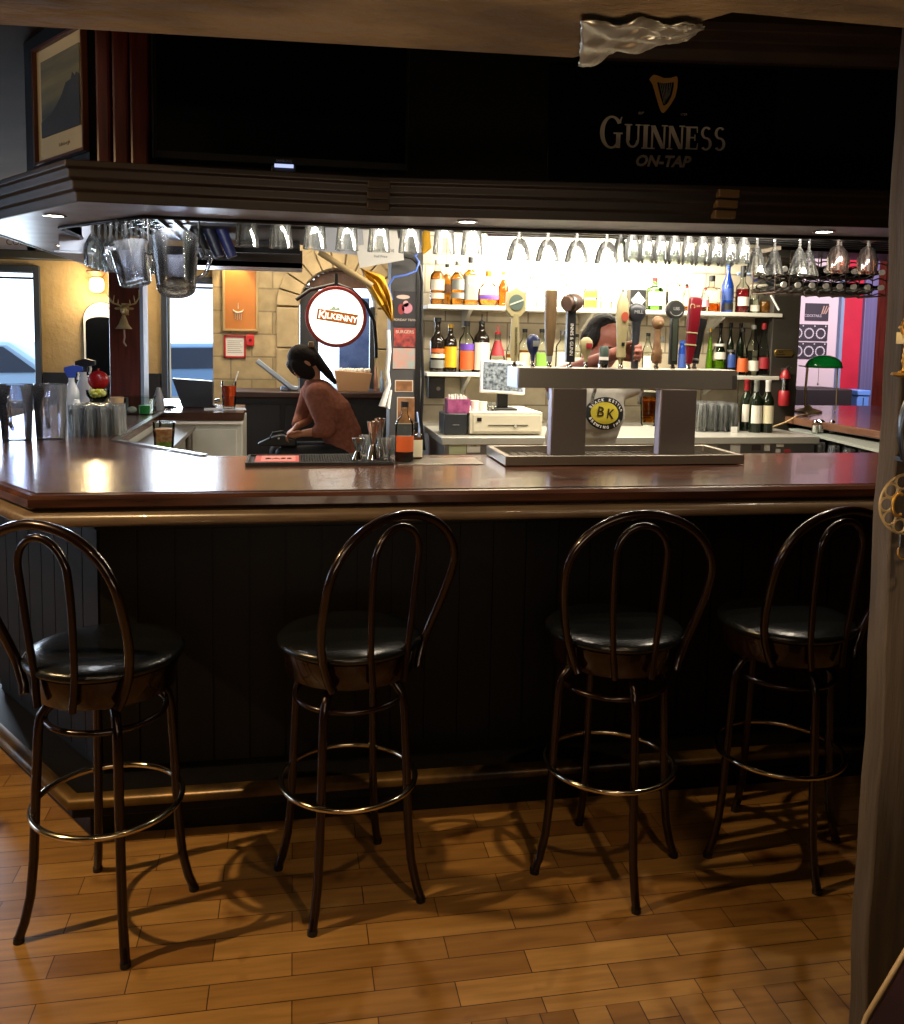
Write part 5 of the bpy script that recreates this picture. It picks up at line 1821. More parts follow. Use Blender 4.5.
shirt_chars([('B', 0.060, -0.030, 0.004, 0), ('K', 0.060, 0.018, 0.0, 0)], M('logo_brown', '#2c2114', 0.6), 'logo_letters', 0.0085)
its = []
for s_, mid, flip in (('BLACK KETTLE', 92, False), ('BREWING INC', -88, True)):
    for i, ch in enumerate(s_):
        if ch == ' ':
            continue
        a = R(mid + ((len(s_) - 1) / 2 - i) * 12.5 * (-1 if flip else 1))
        x, z = 0.080 * math.cos(a), 0.0588 * math.sin(a)
        tx, tz = -0.080 * math.sin(a), 0.0588 * math.cos(a)
        rr = math.atan2(tz, tx) + (0 if flip else PI)
        its.append((ch, 0.0165, x, z, rr))
shirt_chars(its, PAPER, 'logo_ring_lettering', 0.0065)

# beer glass in his hand
bg = thing('beer_glass', 'amber beer glass being filled by the bartender between the tower columns', 'glass', (1.412, 3.30, 1.262))
B().lathe([(0, 0), (0.026, 0), (0.030, 0.01), (0.038, 0.155), (0.0355, 0.155), (0.0275, 0.014), (0, 0.014)], seg=28).o('glass_body', TG, bg, smooth=50)
B().lathe([(0, 0.015), (0.0272, 0.0155), (0.0335, 0.12), (0, 0.12)], seg=28).o('beer', M('amber_beer', '#f08a20', 0.08, trans=0.97, ior=1.2), bg, smooth=50)
B().lathe([(0, 0.12), (0.0336, 0.12), (0.0345, 0.138), (0.02, 0.142), (0, 0.142)], seg=28).o('foam', M('beer_foam', '#e8dfc8', 0.8), bg, smooth=50)

# ---- woman on a stool beyond the bar
SW = M('rust_sweater', '#8c5a4a', 1.0, spec=0.1, col2='#7a4c3e', nscale=40, bump=0.15)
WY0 = 6.40
HW = Matrix.Translation((0.062, WY0 - 0.02, 1.400)) @ Matrix.Rotation(R(-76), 4, 'Z') @ Matrix.Rotation(R(56), 4, 'X')
nt_ = HW @ Vector((0, 0.035, -0.085))
gr_ = Matrix.Translation((0.075, WY0 - 0.16, 0.905)) @ Matrix.Rotation(R(178), 4, 'Z') @ Matrix.Rotation(R(10), 4, 'Y') @ Matrix.Rotation(R(60), 4, 'X')
gl_ = Matrix.Translation((0.035, WY0 + 0.06, 0.935)) @ Matrix.Rotation(R(200), 4, 'Z') @ Matrix.Rotation(R(35), 4, 'Y')
wch = [
    [((0.37, WY0, 0.75), (0.13, 0.155, 0.10)), ((0.335, WY0, 0.90), (0.10, 0.125, 0.10)), ((0.255, WY0, 1.07), (0.10, 0.14, 0.10)), ((0.165, WY0, 1.20), (0.075, 0.145, 0.07))],
    [((0.15, WY0, 1.23), 0.05), (tuple(nt_), 0.046)],
    [((0.36, WY0 - 0.09, 0.73), 0.085), ((-0.06, WY0 - 0.11, 0.735), 0.062), ((-0.03, WY0 - 0.11, 0.34), 0.045), ((-0.05, WY0 - 0.11, 0.30), 0.035), ((-0.13, WY0 - 0.11, 0.27), (0.06, 0.036, 0.03))],
    [((0.36, WY0 + 0.09, 0.73), 0.085), ((-0.10, WY0 + 0.10, 0.74), 0.062), ((-0.06, WY0 + 0.10, 0.34), 0.045), ((-0.08, WY0 + 0.10, 0.30), 0.035), ((-0.16, WY0 + 0.10, 0.27), (0.06, 0.036, 0.03))],
    [((0.165, WY0 - 0.15, 1.19), 0.052), ((0.245, WY0 - 0.19, 0.93), 0.040), ((0.075, WY0 - 0.16, 0.905), 0.026)],
    [((0.15, WY0 + 0.15, 1.18), 0.052), ((0.10, WY0 + 0.17, 0.97), 0.040), ((0.035, WY0 + 0.06, 0.935), 0.026)],
]
wm_ = skin2('person', SKIN, wch + hand(gr_, 1, (25, 35, 25), 25, 0.9) + hand(gl_, -1, (25, 35, 25), 25, 0.9), 0.0065, None, 3, head_extra(HW))
tag(wm_, 'seated woman in a rust sweater with a dark ponytail, bending over her lap', 'person')
skin2('sweater', SW, [
    [((0.395, WY0, 0.76), (0.135, 0.175, 0.055)), ((0.345, WY0, 0.90), (0.155, 0.165, 0.11)), ((0.27, WY0, 1.06), (0.155, 0.175, 0.12)), ((0.18, WY0, 1.19), (0.12, 0.17, 0.095)), ((0.135, WY0, 1.235), (0.06, 0.09, 0.06))],
    [((0.165, WY0 - 0.14, 1.18), 0.085), ((0.235, WY0 - 0.19, 0.94), 0.068), ((0.16, WY0 - 0.175, 0.915), 0.042)],
    [((0.12, WY0 + 0.14, 1.18), 0.068), ((0.06, WY0 + 0.17, 0.985), 0.058), ((0.03, WY0 + 0.10, 0.945), 0.042)],
], 0.010, wm_, 6)
skin2('trousers', JEANS, [
    [((0.39, WY0, 0.73), (0.15, 0.17, 0.09)), ((0.33, WY0, 0.73), (0.12, 0.17, 0.085))],
    [((0.36, WY0 - 0.09, 0.73), 0.095), ((-0.06, WY0 - 0.11, 0.735), 0.074), ((-0.03, WY0 - 0.11, 0.36), 0.055)],
    [((0.36, WY0 + 0.09, 0.73), 0.095), ((-0.10, WY0 + 0.10, 0.74), 0.074), ((-0.06, WY0 + 0.10, 0.36), 0.055)],
], 0.010, wm_, 4)
WH = M('dark_brown_hair', '#17100d', 0.8, spec=0.2, bump=0.3, nscale=60)


def whair(b):
    rot = HW.to_3x3()
    for c, s in (((0, 0.028, 0.042), (0.082, 0.092, 0.084)), ((0.0, 0.05, -0.01), (0.082, 0.075, 0.085)), ((-0.060, -0.04, -0.02), (0.028, 0.060, 0.10)), ((0.060, -0.04, -0.02), (0.028, 0.060, 0.10)), ((0, -0.045, 0.055), (0.066, 0.045, 0.04)),
                 ((0, 0.12, 0.0), (0.03, 0.035, 0.03))):
        b.ell(HW @ Vector(c), s, 18, 12, rot=rot)


p0_ = HW @ Vector((0, 0.12, 0.0))
skin2('hair', WH, [[(tuple(p0_), 0.034), ((0.20, WY0 - 0.03, 1.385), 0.036), ((0.255, WY0 - 0.04, 1.32), 0.030), ((0.30, WY0 - 0.05, 1.26), 0.014)]], 0.007, wm_, 3, whair)
B().box(-0.02, 0.02, -0.012, 0.012, -0.02, 0.02, 0, Matrix.Translation(p0_ + Vector((0.0, -0.02, 0.035)))).o('hair_clip', M('hair_clip', '#8a6a40', 0.4), wm_, bevel=0.004)

st = thing('counter_stool', 'dark stool under the seated woman', 'stool', (0.38, WY0, 0))
B().lathe([(0, 0.60), (0.17, 0.60), (0.18, 0.62), (0.17, 0.65), (0, 0.655)], seg=28).o('seat', VINYL, st)
for k in range(4):
    a = R(45 + 90 * k)
    B().cyl((0.11 * math.cos(a), 0.11 * math.sin(a), 0.60), (0.21 * math.cos(a), 0.21 * math.sin(a), 0), 0.014).o('leg', TUBE, st)
B().tube([(0.17 * math.cos(2 * PI * k / 28), 0.17 * math.sin(2 * PI * k / 28), 0.26) for k in range(28)], 0.009, closed=True).o('foot_ring', TUBE, st)
hb_ = thing('handbag', 'black handbag with silver fittings on the seated woman\'s knees', 'bag', (-0.10, WY0 - 0.13, 0.812))
b = B()
b.plate([(-0.13, -0.0), (0.13, -0.0), (0.12, 0.05), (0.02, 0.085), (-0.06, 0.06), (-0.15, 0.02)][::1], -0.05, 0.05)
b.o('bag_body', M('black_leather', '#0c0d10', 0.3, bump=0.2, nscale=20), hb_, bevel=0.012)
B().tube([(-0.06, -0.045, 0.06), (-0.04, -0.05, 0.10), (0.03, -0.05, 0.11), (0.07, -0.045, 0.07)], 0.006).o('strap', MATS['black_leather'], hb_)
B().cyl((0.0, -0.054, 0.06), (0.0, -0.050, 0.06), 0.008).o('buckle', CHROME, hb_)

# far counter behind her
fc = thing('far_counter', 'dark wooden counter along the stone wall behind the woman', 'counter', (0.2, 7.0, 0))
B().box(-0.75, 0.62, 0.0, 0.5, 1.10, 1.15).o('worktop', BROWNWOOD, fc, bevel=0.01)
B().box(-0.72, 0.60, 0.05, 0.5, 0.0, 1.10).o('cabinet', M('black_cabinet', '#131316', 0.5), fc, smooth=0)
for k in range(3):
    B().box(-0.70 + k * 0.44, -0.30 + k * 0.44, 0.03, 0.05, 0.1, 1.05).o('cabinet_door', MATS['black_cabinet'], fc, bevel=0.006)
# plastic wrapped tray
pt = thing('plastic_tray', 'clear plastic wrapped tray leaning on the far counter left of the woman', 'tray', (at(268, 385, 7.15).x, 7.1, 1.172))
b = B()
q = Matrix.Rotation(R(38), 4, 'Y')
b.box(-0.20, 0.16, -0.02, 0.12, 0.10, 0.112, 0, q)
b.box(-0.20, 0.16, -0.02, -0.01, 0.10, 0.14, 0, q)
b.o('tray_shell', M('cloudy_plastic', '#b8c8e0', 0.15, trans=0.3), pt, bevel=0.003)
B().cbox((0.17, 0.05, -0.0005), (0.14, 0.1, 0.04)).o('wrapped_bundle', M('cloudy_plastic', '#b8c8e0'), pt, bevel=0.01)
bx_ = thing('cardboard_box', 'brown cardboard box on the far counter right of the woman', 'box', (0.50, 7.15, 1.151))
B().plate([(-0.14, 0), (0.10, 0), (0.13, 0.15), (-0.17, 0.17)], -0.1, 0.1).o('carton', M('cardboard', '#a07a58', 0.8), bx_, bevel=0.003)
b = B()
for k in range(14):
    x = -0.13 + k * 0.019
    b.ell((x, random.uniform(-.06, .06), 0.17), (0.014, 0.014, 0.02), 8, 6)
tag(b.o('contents', PAPER, bx_), kind='stuff')
for k, (x, h) in enumerate(((0.665, 0.20), (0.715, 0.17), (0.76, 0.15))):
    o = B().lathe([(0, 0), (0.016, 0), (0.018, h * 0.5), (0.008, h * 0.7), (0.008, h), (0, h)], seg=14).o('condiment_bottle', [M('pinkish_bottle', '#b08070', 0.4), M('clear_blue', '#8ea6c8', 0.2), M('pale_bottle', '#b8b0a0', 0.4)][k])
    o.location = (x, 7.12, 1.151)
    tag(o, ['tall pinkish condiment bottle right of the cardboard box', 'pale blue condiment bottle right of the cardboard box', 'short cream condiment bottle at the counter end beside the yellow cloth'][k], 'bottle', 'condiment bottles beside the cardboard box')

# ================================================================== HANGING GLASSES
RZ = 2.035


def hung(prof, mat, name, label, cat, group, loc):
    """prof from the foot (z=0 at the rack) downwards"""
    o = B().lathe([(r_, -z) for r_, z in prof], seg=20).o(name, mat, None, smooth=50)
    o.location = loc
    return tag(o, label, cat, group)


rk = thing('glass_rack', 'dark hanging glass rack under the canopy above the bar', 'rack', (1.0, 3.25, RZ))
b = B()
for k in range(9):
    b.box(-1.4, 1.75, -0.22 + k * 0.07, -0.205 + k * 0.07, 0.0, 0.022)
b.o('runners', BLACK, rk, smooth=0)
B().box(-1.4, 1.75, -0.24, 0.4, 0.022, 0.034).o('rack_board', MOULD, rk, smooth=0)
# upturned pint glasses hanging from the front of the rack
PINT = [(0, 0), (0.029, 0), (0.030, 0.004), (0.0415, 0.135), (0.039, 0.135), (0.0275, 0.012), (0, 0.012)]
first = None
for i, px in enumerate((247, 281, 315, 347, 379, 410, 444, 472)):
    x = at(px, 240, 3.12).x
    lab = 'upturned pint glass hanging above the opening towards the stone wall' if i < 5 else 'upturned pint glass hanging beside the yellow cloth strip above the centre post'
    if first is None:
        first = hung(PINT, GL, 'hanging_pint_glass', lab, 'glass', 'pint glasses hanging left of the middle', (x, 3.12, RZ - 0.0005))
    else:
        dup(first, (x, 3.12, RZ - 0.0005), 0, lab)
# wide bowled wine glasses
WIDE = [(0, 0), (0.034, 0.0), (0.035, 0.003), (0.006, 0.010), (0.0045, 0.05), (0.008, 0.062), (0.022, 0.075), (0.032, 0.10), (0.041, 0.145), (0.040, 0.145), (0.030, 0.10), (0.020, 0.078), (0.0, 0.066)]
WIDE = [(0, 0)] + [(r_ * 1.12, z) for r_, z in WIDE[1:]]
first = None
for i, px in enumerate((519, 548, 577, 607)):
    x = at(px, 240, 3.14).x
    if first is None:
        first = hung(WIDE, GL, 'hanging_wine_glass', 'x', 'glass', 'wide wine glasses hanging in the middle', (x, 3.14, RZ - 0.0005))
        first['label'] = 'wide wine glass hanging upside down above the shield tap handle'
    else:
        dup(first, (x, 3.14, RZ - 0.0005), 0, ['', 'wide wine glass hanging upside down above the wooden paddle handle', 'wide wine glass hanging upside down right of the barrel handle', 'wide wine glass hanging upside down beside the dense row of flutes'][i])
# dense rows of small glasses
FL = [(0, 0), (0.026, 0), (0.027, 0.003), (0.005, 0.008), (0.005, 0.03), (0.016, 0.045), (0.024, 0.07), (0.0245, 0.128), (0.0235, 0.128), (0.022, 0.07), (0.014, 0.047), (0, 0.04)]
first = None
x0 = at(630, 245, 3.12).x
for r_i in range(4):
    for k in range(9):
        x, y = x0 + k * 0.056 + (0.026 if r_i % 2 else 0), 3.10 + r_i * 0.06
        if first is None:
            first = hung(FL, GL, 'hanging_small_glass', 'small stemmed glass in the dense hanging rows right of the middle', 'glass', 'small stemmed glasses in dense hanging rows', (x, y, RZ - 0.0005))
        else:
            dup(first, (x, y, RZ - 0.0005))
# flared glasses to the right
FLARE = [(0, 0), (0.030, 0), (0.031, 0.003), (0.005, 0.009), (0.005, 0.05), (0.016, 0.066), (0.027, 0.10), (0.042, 0.155), (0.041, 0.155), (0.025, 0.10), (0.013, 0.069), (0, 0.06)]
first = None
for i, px in enumerate((757, 783, 800, 818)):
    x = at(px, 245, 3.2).x
    y = 3.20 + (0.06 if i % 2 else 0)
    if first is None:
        first = hung(FLARE, GL, 'hanging_flared_glass', 'flared stemmed glass hanging above the wine rack', 'glass', 'flared glasses hanging above the wine rack', (x, y, RZ - 0.0005))
    else:
        dup(first, (x, y, RZ - 0.0005))
ROSE = thin_glass('rose_tinted_glass', '#e6c8bc', 0.45, 0.10, 55, 0.2)
TUL = [(0, 0), (0.032, 0), (0.033, 0.003), (0.005, 0.009), (0.005, 0.03), (0.026, 0.045), (0.038, 0.08), (0.036, 0.135), (0.035, 0.135), (0.036, 0.08), (0.024, 0.047), (0, 0.04)]
first = None
for i, px in enumerate((838, 853, 868, 882)):
    x = at(px, 245, 3.22).x
    y = 3.22 + (0.08 if i % 2 else 0)
    if first is None:
        first = hung(TUL, ROSE, 'hanging_rose_glass', 'rose tinted wine glass hanging upside down at the right end', 'glass', 'rose tinted glasses hanging at the right end', (x, y, RZ - 0.0005))
    else:
        dup(first, (x, y, RZ - 0.0005))
# left wing rack with clustered stem glasses
rk = thing('glass_rack', 'dark hanging glass rack in the left wing of the canopy', 'rack', (-0.70, 3.95, 2.06))
b = B()
for k in range(6):
    b.box(-0.10 + k * 0.06, -0.088 + k * 0.06, -0.45, 0.6, 0.0, 0.02)
b.o('runners', BLACK, rk, smooth=0)
B().box(-0.12, 0.24, -0.5, 0.7, 0.02, 0.034).o('rack_board', MOULD, rk, smooth=0)
ST_ = [(0, 0), (0.030, 0), (0.031, 0.003), (0.006, 0.010), (0.0045, 0.075), (0.014, 0.09), (0.030, 0.12), (0.034, 0.15), (0.029, 0.205), (0.028, 0.205), (0.033, 0.15), (0.028, 0.121), (0.012, 0.093), (0, 0.086)]
first = None
for i in range(4):
    for j in range(4):
        x, y = -0.775 + i * 0.062, 3.66 + j * 0.12 + 0.03 * (i % 2)
        if first is None:
            first = hung(ST_, GL, 'hanging_stem_glass', 'tall wine glass in the cluster hanging in front of the red post', 'glass', 'wine glasses clustered in the left wing', (x, y, 2.0595))
        else:
            dup(first, (x, y, 2.0595))
# two clear pitchers on hooks
def clear_pitcher(name, label, h, r0, r1, group, mat=GL):
    t = thing(name, label, 'pitcher', (0, 0, 0), 0, group)
    B().lathe([(0, 0), (r0 * 0.96, 0), (r0, 0.006), (r1, h), (r1 * 1.05, h + 0.004), (r1 * 0.97, h), (r0 - 0.004, 0.016), (0, 0.016)], seg=28).o('jug_body', mat, t, smooth=50)
    B().tube([(0, -r1 * 0.98, h * 0.86), (0, -r1 - 0.035, h * 0.84), (0, -r1 - 0.042, h * 0.7), (0, -r0 - 0.036, h * 0.35), (0, -r0 * 0.99, h * 0.22)], 0.008).o('handle', mat, t, smooth=60)
    return t


CP = thin_glass('clear_polycarbonate', '#f1f3fb', 0.42, 0.10, 22, 0.16)
pj = clear_pitcher('hanging_pitcher', 'large clear pitcher hanging tilted from a hook under the canopy', 0.20, 0.068, 0.085, 'clear pitchers hung under the canopy', CP)
pj.location = (-0.415, 3.30, 1.755)
pj.rotation_euler = (0, R(28), R(100))
pj2 = clear_pitcher('hanging_pitcher', 'smaller clear pitcher hanging left of the tilted one', 0.15, 0.055, 0.068, 'clear pitchers hung under the canopy', CP)
pj2.location = (-0.575, 3.42, 1.775)
pj2.rotation_euler = (0, R(-14), R(-40))
for x, y, z0, lab in ((-0.335, 3.30, 1.885, 'black hook holding the tilted clear pitcher'), (-0.53, 3.42, 1.90, 'black hook holding the smaller clear pitcher')):
    o = B().tube([(0, 0, 0.15), (0, 0, 0.04), (0.012, 0, 0.02), (0.02, 0, 0.0), (0.008, 0, -0.016), (-0.008, 0, -0.006)], 0.0035).o('hook', BLACK, None)
    o.location = (x, y, z0)
    tag(o, lab, 'hook')
# inner beam the hooks hang from
B_ = B().box(-0.62, -0.30, 3.26, 3.46, 2.03, 2.055).o('hook_board', MOULD, None, smooth=0)
tag(B_, 'dark board under the canopy that carries the hooks', 'board')
# hanging grey sheet metal box
gb = thing('grey_bin', 'pale grey paper holder hanging under the left canopy corner', 'holder', (-0.86, 3.72, 1.91))
B().prism([(-0.04, -0.06), (0.07, -0.02), (0.05, 0.1), (-0.05, 0.08)], 0.0, 0.13).o('holder_body', M('pale_grey_metal', '#b4b8c4', 0.4), gb, bevel=0.004)
B().prism([(-0.055, -0.075), (0.085, -0.03), (0.065, 0.11), (-0.06, 0.09)], -0.008, 0.0).o('holder_lip', M('pale_grey_metal'), gb, bevel=0.002)

# papers and boards behind the rack
def sheet(name, label, cat, pxs, Y, mat, th=0.004, group=None, words=None):
    """flat board: picture corners on the vertical plane at depth Y, tl tr br bl"""
    P = [at(x, y, Y) for x, y in pxs]
    c = sum(P, Vector()) / 4
    t = thing(name, label, cat, c, 0, group)
    pts = [(p.x - c.x, p.z - c.z) for p in P]
    A = sum(pts[i][0] * pts[(i + 1) % 4][1] - pts[(i + 1) % 4][0] * pts[i][1] for i in range(4))
    if A < 0:
        pts = pts[::-1]
    B().plate(pts, 0, th).o('sheet', mat, t, smooth=0)
    if words:
        for s, size, dx, dz, m_ in words:
            text(s, size, m_, t, (dx, -0.0008, dz))
    return t


INK = M('print_ink', '#2a2a34', 0.7)
sheet('notice_paper', 'large pale grey paper notice hanging behind the pint glasses', 'paper', ((318, 226), (362, 226), (364, 256), (312, 250)), 3.62, M('grey_paper', '#a9abb3', 0.8))
sheet('notice_paper', 'tilted white paper notice with printing above the centre post', 'paper', ((356, 246), (402, 238), (404, 260), (360, 268)), 3.60, PAPER, words=(('Ladies Night', 0.022, 0.0, 0.012, INK), ('Half Price', 0.014, 0.0, -0.014, INK)))
sheet('notice_paper', 'white paper behind the fifth hanging pint glass', 'paper', ((362, 224), (396, 224), (399, 244), (364, 250)), 3.66, PAPER)
sheet('banner', 'lilac banner strip with dark capital letters behind the wine glasses', 'banner', ((487, 224), (602, 228), (602, 239), (487, 236)), 3.9, M('lilac_banner', '#9a93b0', 0.7), words=(('THE CITY THAT FIRST', 0.045, 0.0, 0.0, M('banner_ink', '#23243c', 0.6)),))
sheet('carton', 'black and tan box lying under the canopy, left of the paper notices', 'box', ((236, 222), (300, 226), (300, 246), (236, 244)), 4.6, BLACK, 0.15)
sheet('carton', 'folded brown cardboard flap beside the hanging pitchers', 'box', ((190, 244), (215, 236), (236, 240), (234, 252)), 4.4, M('cardboard', '#a07a58', 0.8), 0.02)
sheet('dark_strip', 'long dark wooden strip above the stone wall opening', 'strip', ((234, 246), (300, 248), (300, 254), (234, 252)), 4.4, DARKWOOD, 0.03)
for k, (px, c) in enumerate(((195, '#14151b'), (208, '#1c1f33'), (221, '#232a5c'))):
    o = B().cyl((0, 0, 0), (0.05, 0.0, -0.13), 0.028, 0.024).o('napkin_roll', M('roll_%d' % k, c, 0.4), None)
    o.location = at(px, 228, 4.2)
    tag(o, ['black rolled bundle under the canopy beside the hanging pitchers', 'dark slate rolled bundle, middle of three under the canopy', 'navy blue rolled bundle under the canopy, nearest the pint glasses'][k], 'bundle', 'rolled bundles under the canopy')
    B_ = o
# board above everything there that the bundles and cartons rest against
o = B().box(-0.62, 0.35, 4.05, 4.75, 2.075, 2.09).o('canopy_inner_board', MOULD, None, smooth=0)
struct(o)

# yellow cloths
YEL = M('yellow_cloth', '#c9971c', 0.8, col2='#a97a12', nscale=4, stretch=(6, 1, 1), bump=0.3)
b = B()
n1, n2 = 10, 14
g_ = []
c4 = [at(x, y, 4.55) for x, y in ((358, 268), (378, 282), (392, 318), (387, 286))]
pa = [at(x, y, 4.55) for x, y in ((360, 268), (384, 276), (391, 296), (393, 320))]
pb = [at(x, y, 4.55) for x, y in ((362, 270), (368, 288), (378, 304), (391, 322))]
for i in range(n2 + 1):
    t = i / n2 * 3
    k = min(2, int(t))
    f = t - k
    A_, C_ = pa[k].lerp(pa[k + 1], f), pb[k].lerp(pb[k + 1], f)
    row = []
    for j in range(n1 + 1):
        p = A_.lerp(C_, j / n1)
        p.y += 0.02 * math.sin(j * 1.9 + i * 0.3)
        row.append(b.bm.verts.new(p))
    g_.append(row)
for i in range(n2):
    for j in range(n1):
        b._face([g_[i][j], g_[i + 1][j], g_[i + 1][j + 1], g_[i][j + 1]])
o = b.o('yellow_pennant', YEL, None, smooth=60)
so = o.modifiers.new('thick', 'SOLIDIFY')
so.thickness = 0.003
tag(o, 'yellow cloth pennant draped left of the centre post', 'cloth')
o = B().tube([at(427, 219, 3.6).xy.to_3d() + Vector((0, 0, 2.035)), at(426, 236, 3.6), at(427, 247, 3.6), at(423, 253, 3.6)], [0.016, 0.018, 0.02, 0.008], seg=10).o('yellow_rag', YEL, None)
tag(o, 'twisted yellow cloth strip hanging between the pint glasses', 'cloth')
o = B().cyl(at(319, 252, 4.5), at(372, 286, 4.5), 0.016).o('wooden_pole', M('pale_pole_wood', '#a08a62', 0.5), None)
tag(o, 'pale wooden pole slanting down towards the yellow pennant', 'pole')

# ================================================================== CENTRE POST WITH POSTERS
pX0, pX1 = at(391, 300, 4.9).x, at(421, 300, 4.9).x
cp_ = thing('centre_post', 'grey post covered with leaflets at the left end of the liquor shelves', 'post', ((pX0 + pX1) / 2, 4.9, 0))
hw = (pX1 - pX0) / 2
B().box(-hw, hw, 0, 0.18, 0, CEIL - 0.001).o('shaft', M('grey_post_paint', '#4a4a4c', 0.6, col2='#3c3c3e', nscale=4), cp_, smooth=0, bevel=0.004)
B().box(hw - 0.028, hw + 0.004, -0.008, 0.0, 0.9, 2.1).o('black_conduit', BLACK, cp_, smooth=0)


def leaflet(y0, y1, x0, x1, mat, nm='leaflet', words=()):
    a, c = at(x0, y0, 4.895), at(x1, y1, 4.895)
    o = B().box(a.x - cp_.location.x, c.x - cp_.location.x, -0.005, -0.003, c.z, a.z).o(nm, mat, cp_, smooth=0)
    for s, size, dz, m_ in words:
        text(s, size, m_, cp_, ((a.x + c.x) / 2 - cp_.location.x, -0.0056, (a.z + c.z) / 2 + dz), name='leaflet_lettering')
    return o


CRM = M('leaflet_cream', '#cdbfae', 0.7)
leaflet(291, 327, 394, 416, M('leaflet_dark', '#1f1b22', 0.5))
b = B()
for k, (x, z, r_) in enumerate(((0, 0.02, 0.035), (0.02, 0.045, 0.025), (-0.025, 0.05, 0.02), (0.005, -0.01, 0.025))):
    pass
cz = at(405, 306, 4.9).z
cx0 = at(405, 306, 4.9).x - cp_.location.x
for x, z, rx, rz, c in ((0.012, -0.012, 0.030, 0.030, '#b5768a'), (-0.022, -0.018, 0.018, 0.030, '#8a2a30'), (0.004, 0.012, 0.016, 0.018, '#c2949c'), (-0.012, 0.050, 0.038, 0.012, '#c0aaa0')):
    B().plate([(cx0 + x + rx * math.cos(2 * PI * k / 18), cz + z + rz * math.sin(2 * PI * k / 18)) for k in range(18)], -0.0062, -0.005).o('leaflet_picture', M('pic_%s' % c[1:], c, 0.6), cp_, smooth=0)
text('MONDAY TRIVIA', 0.018, CRM, cp_, (cx0, -0.0058, at(405, 320, 4.9).z), name='leaflet_lettering')
leaflet(328, 347, 394, 418, M('leaflet_red', '#b0443c', 0.6, col2='#5e2428', nscale=30))
text('BURGERS', 0.025, CRM, cp_, (cx0, -0.0058, at(405, 332, 4.9).z), name='leaflet_lettering')
leaflet(348, 369, 393, 418, M('leaflet_scene', '#c48878', 0.6, col2='#8fa0a0', nscale=14))
leaflet(380, 392, 395, 413, CRM)
leaflet(381, 391, 396, 412, M('leaflet_tan', '#9a6a42', 0.6, col2='#6f4a2c', nscale=20)).location.y = -0.002
leaflet(397, 424, 397, 416, CRM)
leaflet(398, 423, 398, 415, MATS['leaflet_tan']).location.y = -0.002
# cables
BLUEC = M('blue_cable', '#4a6ac0', 0.4)
o = B().tube([at(x, y, 4.78) for x, y in ((392, 300), (388, 286), (394, 277), (406, 275), (416, 271), (419, 262), (415, 256), (421, 250))], 0.006).o('blue_cable', BLUEC, None)
tag(o, 'blue cable looped over the top of the centre post', 'cable')
o = B().tube([at(x, y, 4.80) for x, y in ((402, 256), (412, 258), (420, 266), (422, 282), (421, 330), (423, 380), (421, 420), (424, 450))], 0.009).o('black_cable', BLACK, None)
tag(o, 'thick black cable running down the right edge of the centre post', 'cable')
o = B().tube([at(x, y, 4.72) for x, y in ((417, 412), (419, 430), (418, 445), (421, 458))], 0.005).o('pale_blue_cord', M('pale_blue', '#9ab0e0', 0.4), None)
tag(o, 'pale blue cord hanging low beside the centre post', 'cord')
o = B().tube([at(x, y, 4.86) for x, y in ((388, 330), (389, 352), (387, 372), (389, 384), (382, 406), (388, 408), (391, 390))], [0.012, 0.014, 0.012, 0.012, 0.02, 0.012, 0.006]).o('white_towel_strip', PAPER, None)
tag(o, 'white twisted towel strip hanging on the left side of the centre post', 'towel')
ph = thing('wall_telephone', 'black wall box on the stone wall right of the centre post', 'box', (at(436, 385, 5.2).x, 5.2, at(436, 385, 5.2).z))
B().box(-0.05, 0.05, -0.03, 0.049, -0.08, 0.05).o('housing', BLACK, ph, bevel=0.005)
B().cyl((0.01, -0.034, -0.02), (0.01, -0.03, -0.02), 0.012).o('dial', DSTEEL, ph)

# ================================================================== KILKENNY SIGN, WALL DECOR
kp = at(336, 317, 6.6)
ks = thing('kilkenny_sign', 'round white illuminated KILKENNY beer sign with red rim', 'sign', kp)
kr = 0.222
mt_ = Matrix.Rotation(PI / 2, 4, 'X')
B().lathe([(kr - 0.02, -0.05), (kr, -0.05), (kr + 0.005, -0.045), (kr + 0.005, 0.045), (kr, 0.05), (kr - 0.02, 0.05), (kr - 0.022, 0.04), (kr - 0.022, -0.04), (kr - 0.02, -0.05)], seg=56, mat=mt_).o('red_rim', M('sign_rim_red', '#8a1f22', 0.35), ks, smooth=40)
B().lathe([(0, -0.04), (kr - 0.02, -0.04), (kr - 0.02, 0.04), (0, 0.04)], seg=56, mat=mt_).o('lit_face', M('sign_face', '#f4ecd8', 0.4, emit='#fff2dc', es=1.6), ks, smooth=40)
q = Matrix.Rotation(R(8), 4, 'Y')
b = B()
b.box(-0.135, 0.150, -0.0435, -0.0405, -0.033, 0.033, 0, q)
b.o('name_band', M('band_orange', '#c86a1e', 0.5, emit='#c86a1e', es=0.35), ks, smooth=0)
b = B()
b.box(-0.143, 0.158, -0.0425, -0.0402, -0.040, 0.040, 0, q)
b.o('name_band_border', M('band_border', '#8a5a20', 0.5, emit='#a05a20', es=0.25), ks, smooth=0)
WL = M('sign_letter_white', '#fff6e6', 0.5, emit='#fff4e0', es=1.2)
text('K', 0.085, WL, ks, (-0.105, -0.0445, 0.013), rot=(PI / 2, R(8), 0), name='sign_lettering', bold=0.0012)
text('ILKENNY', 0.060, WL, ks, (0.035, -0.0445, -0.007), rot=(PI / 2, R(8), 0), name='sign_lettering', bold=0.0012)
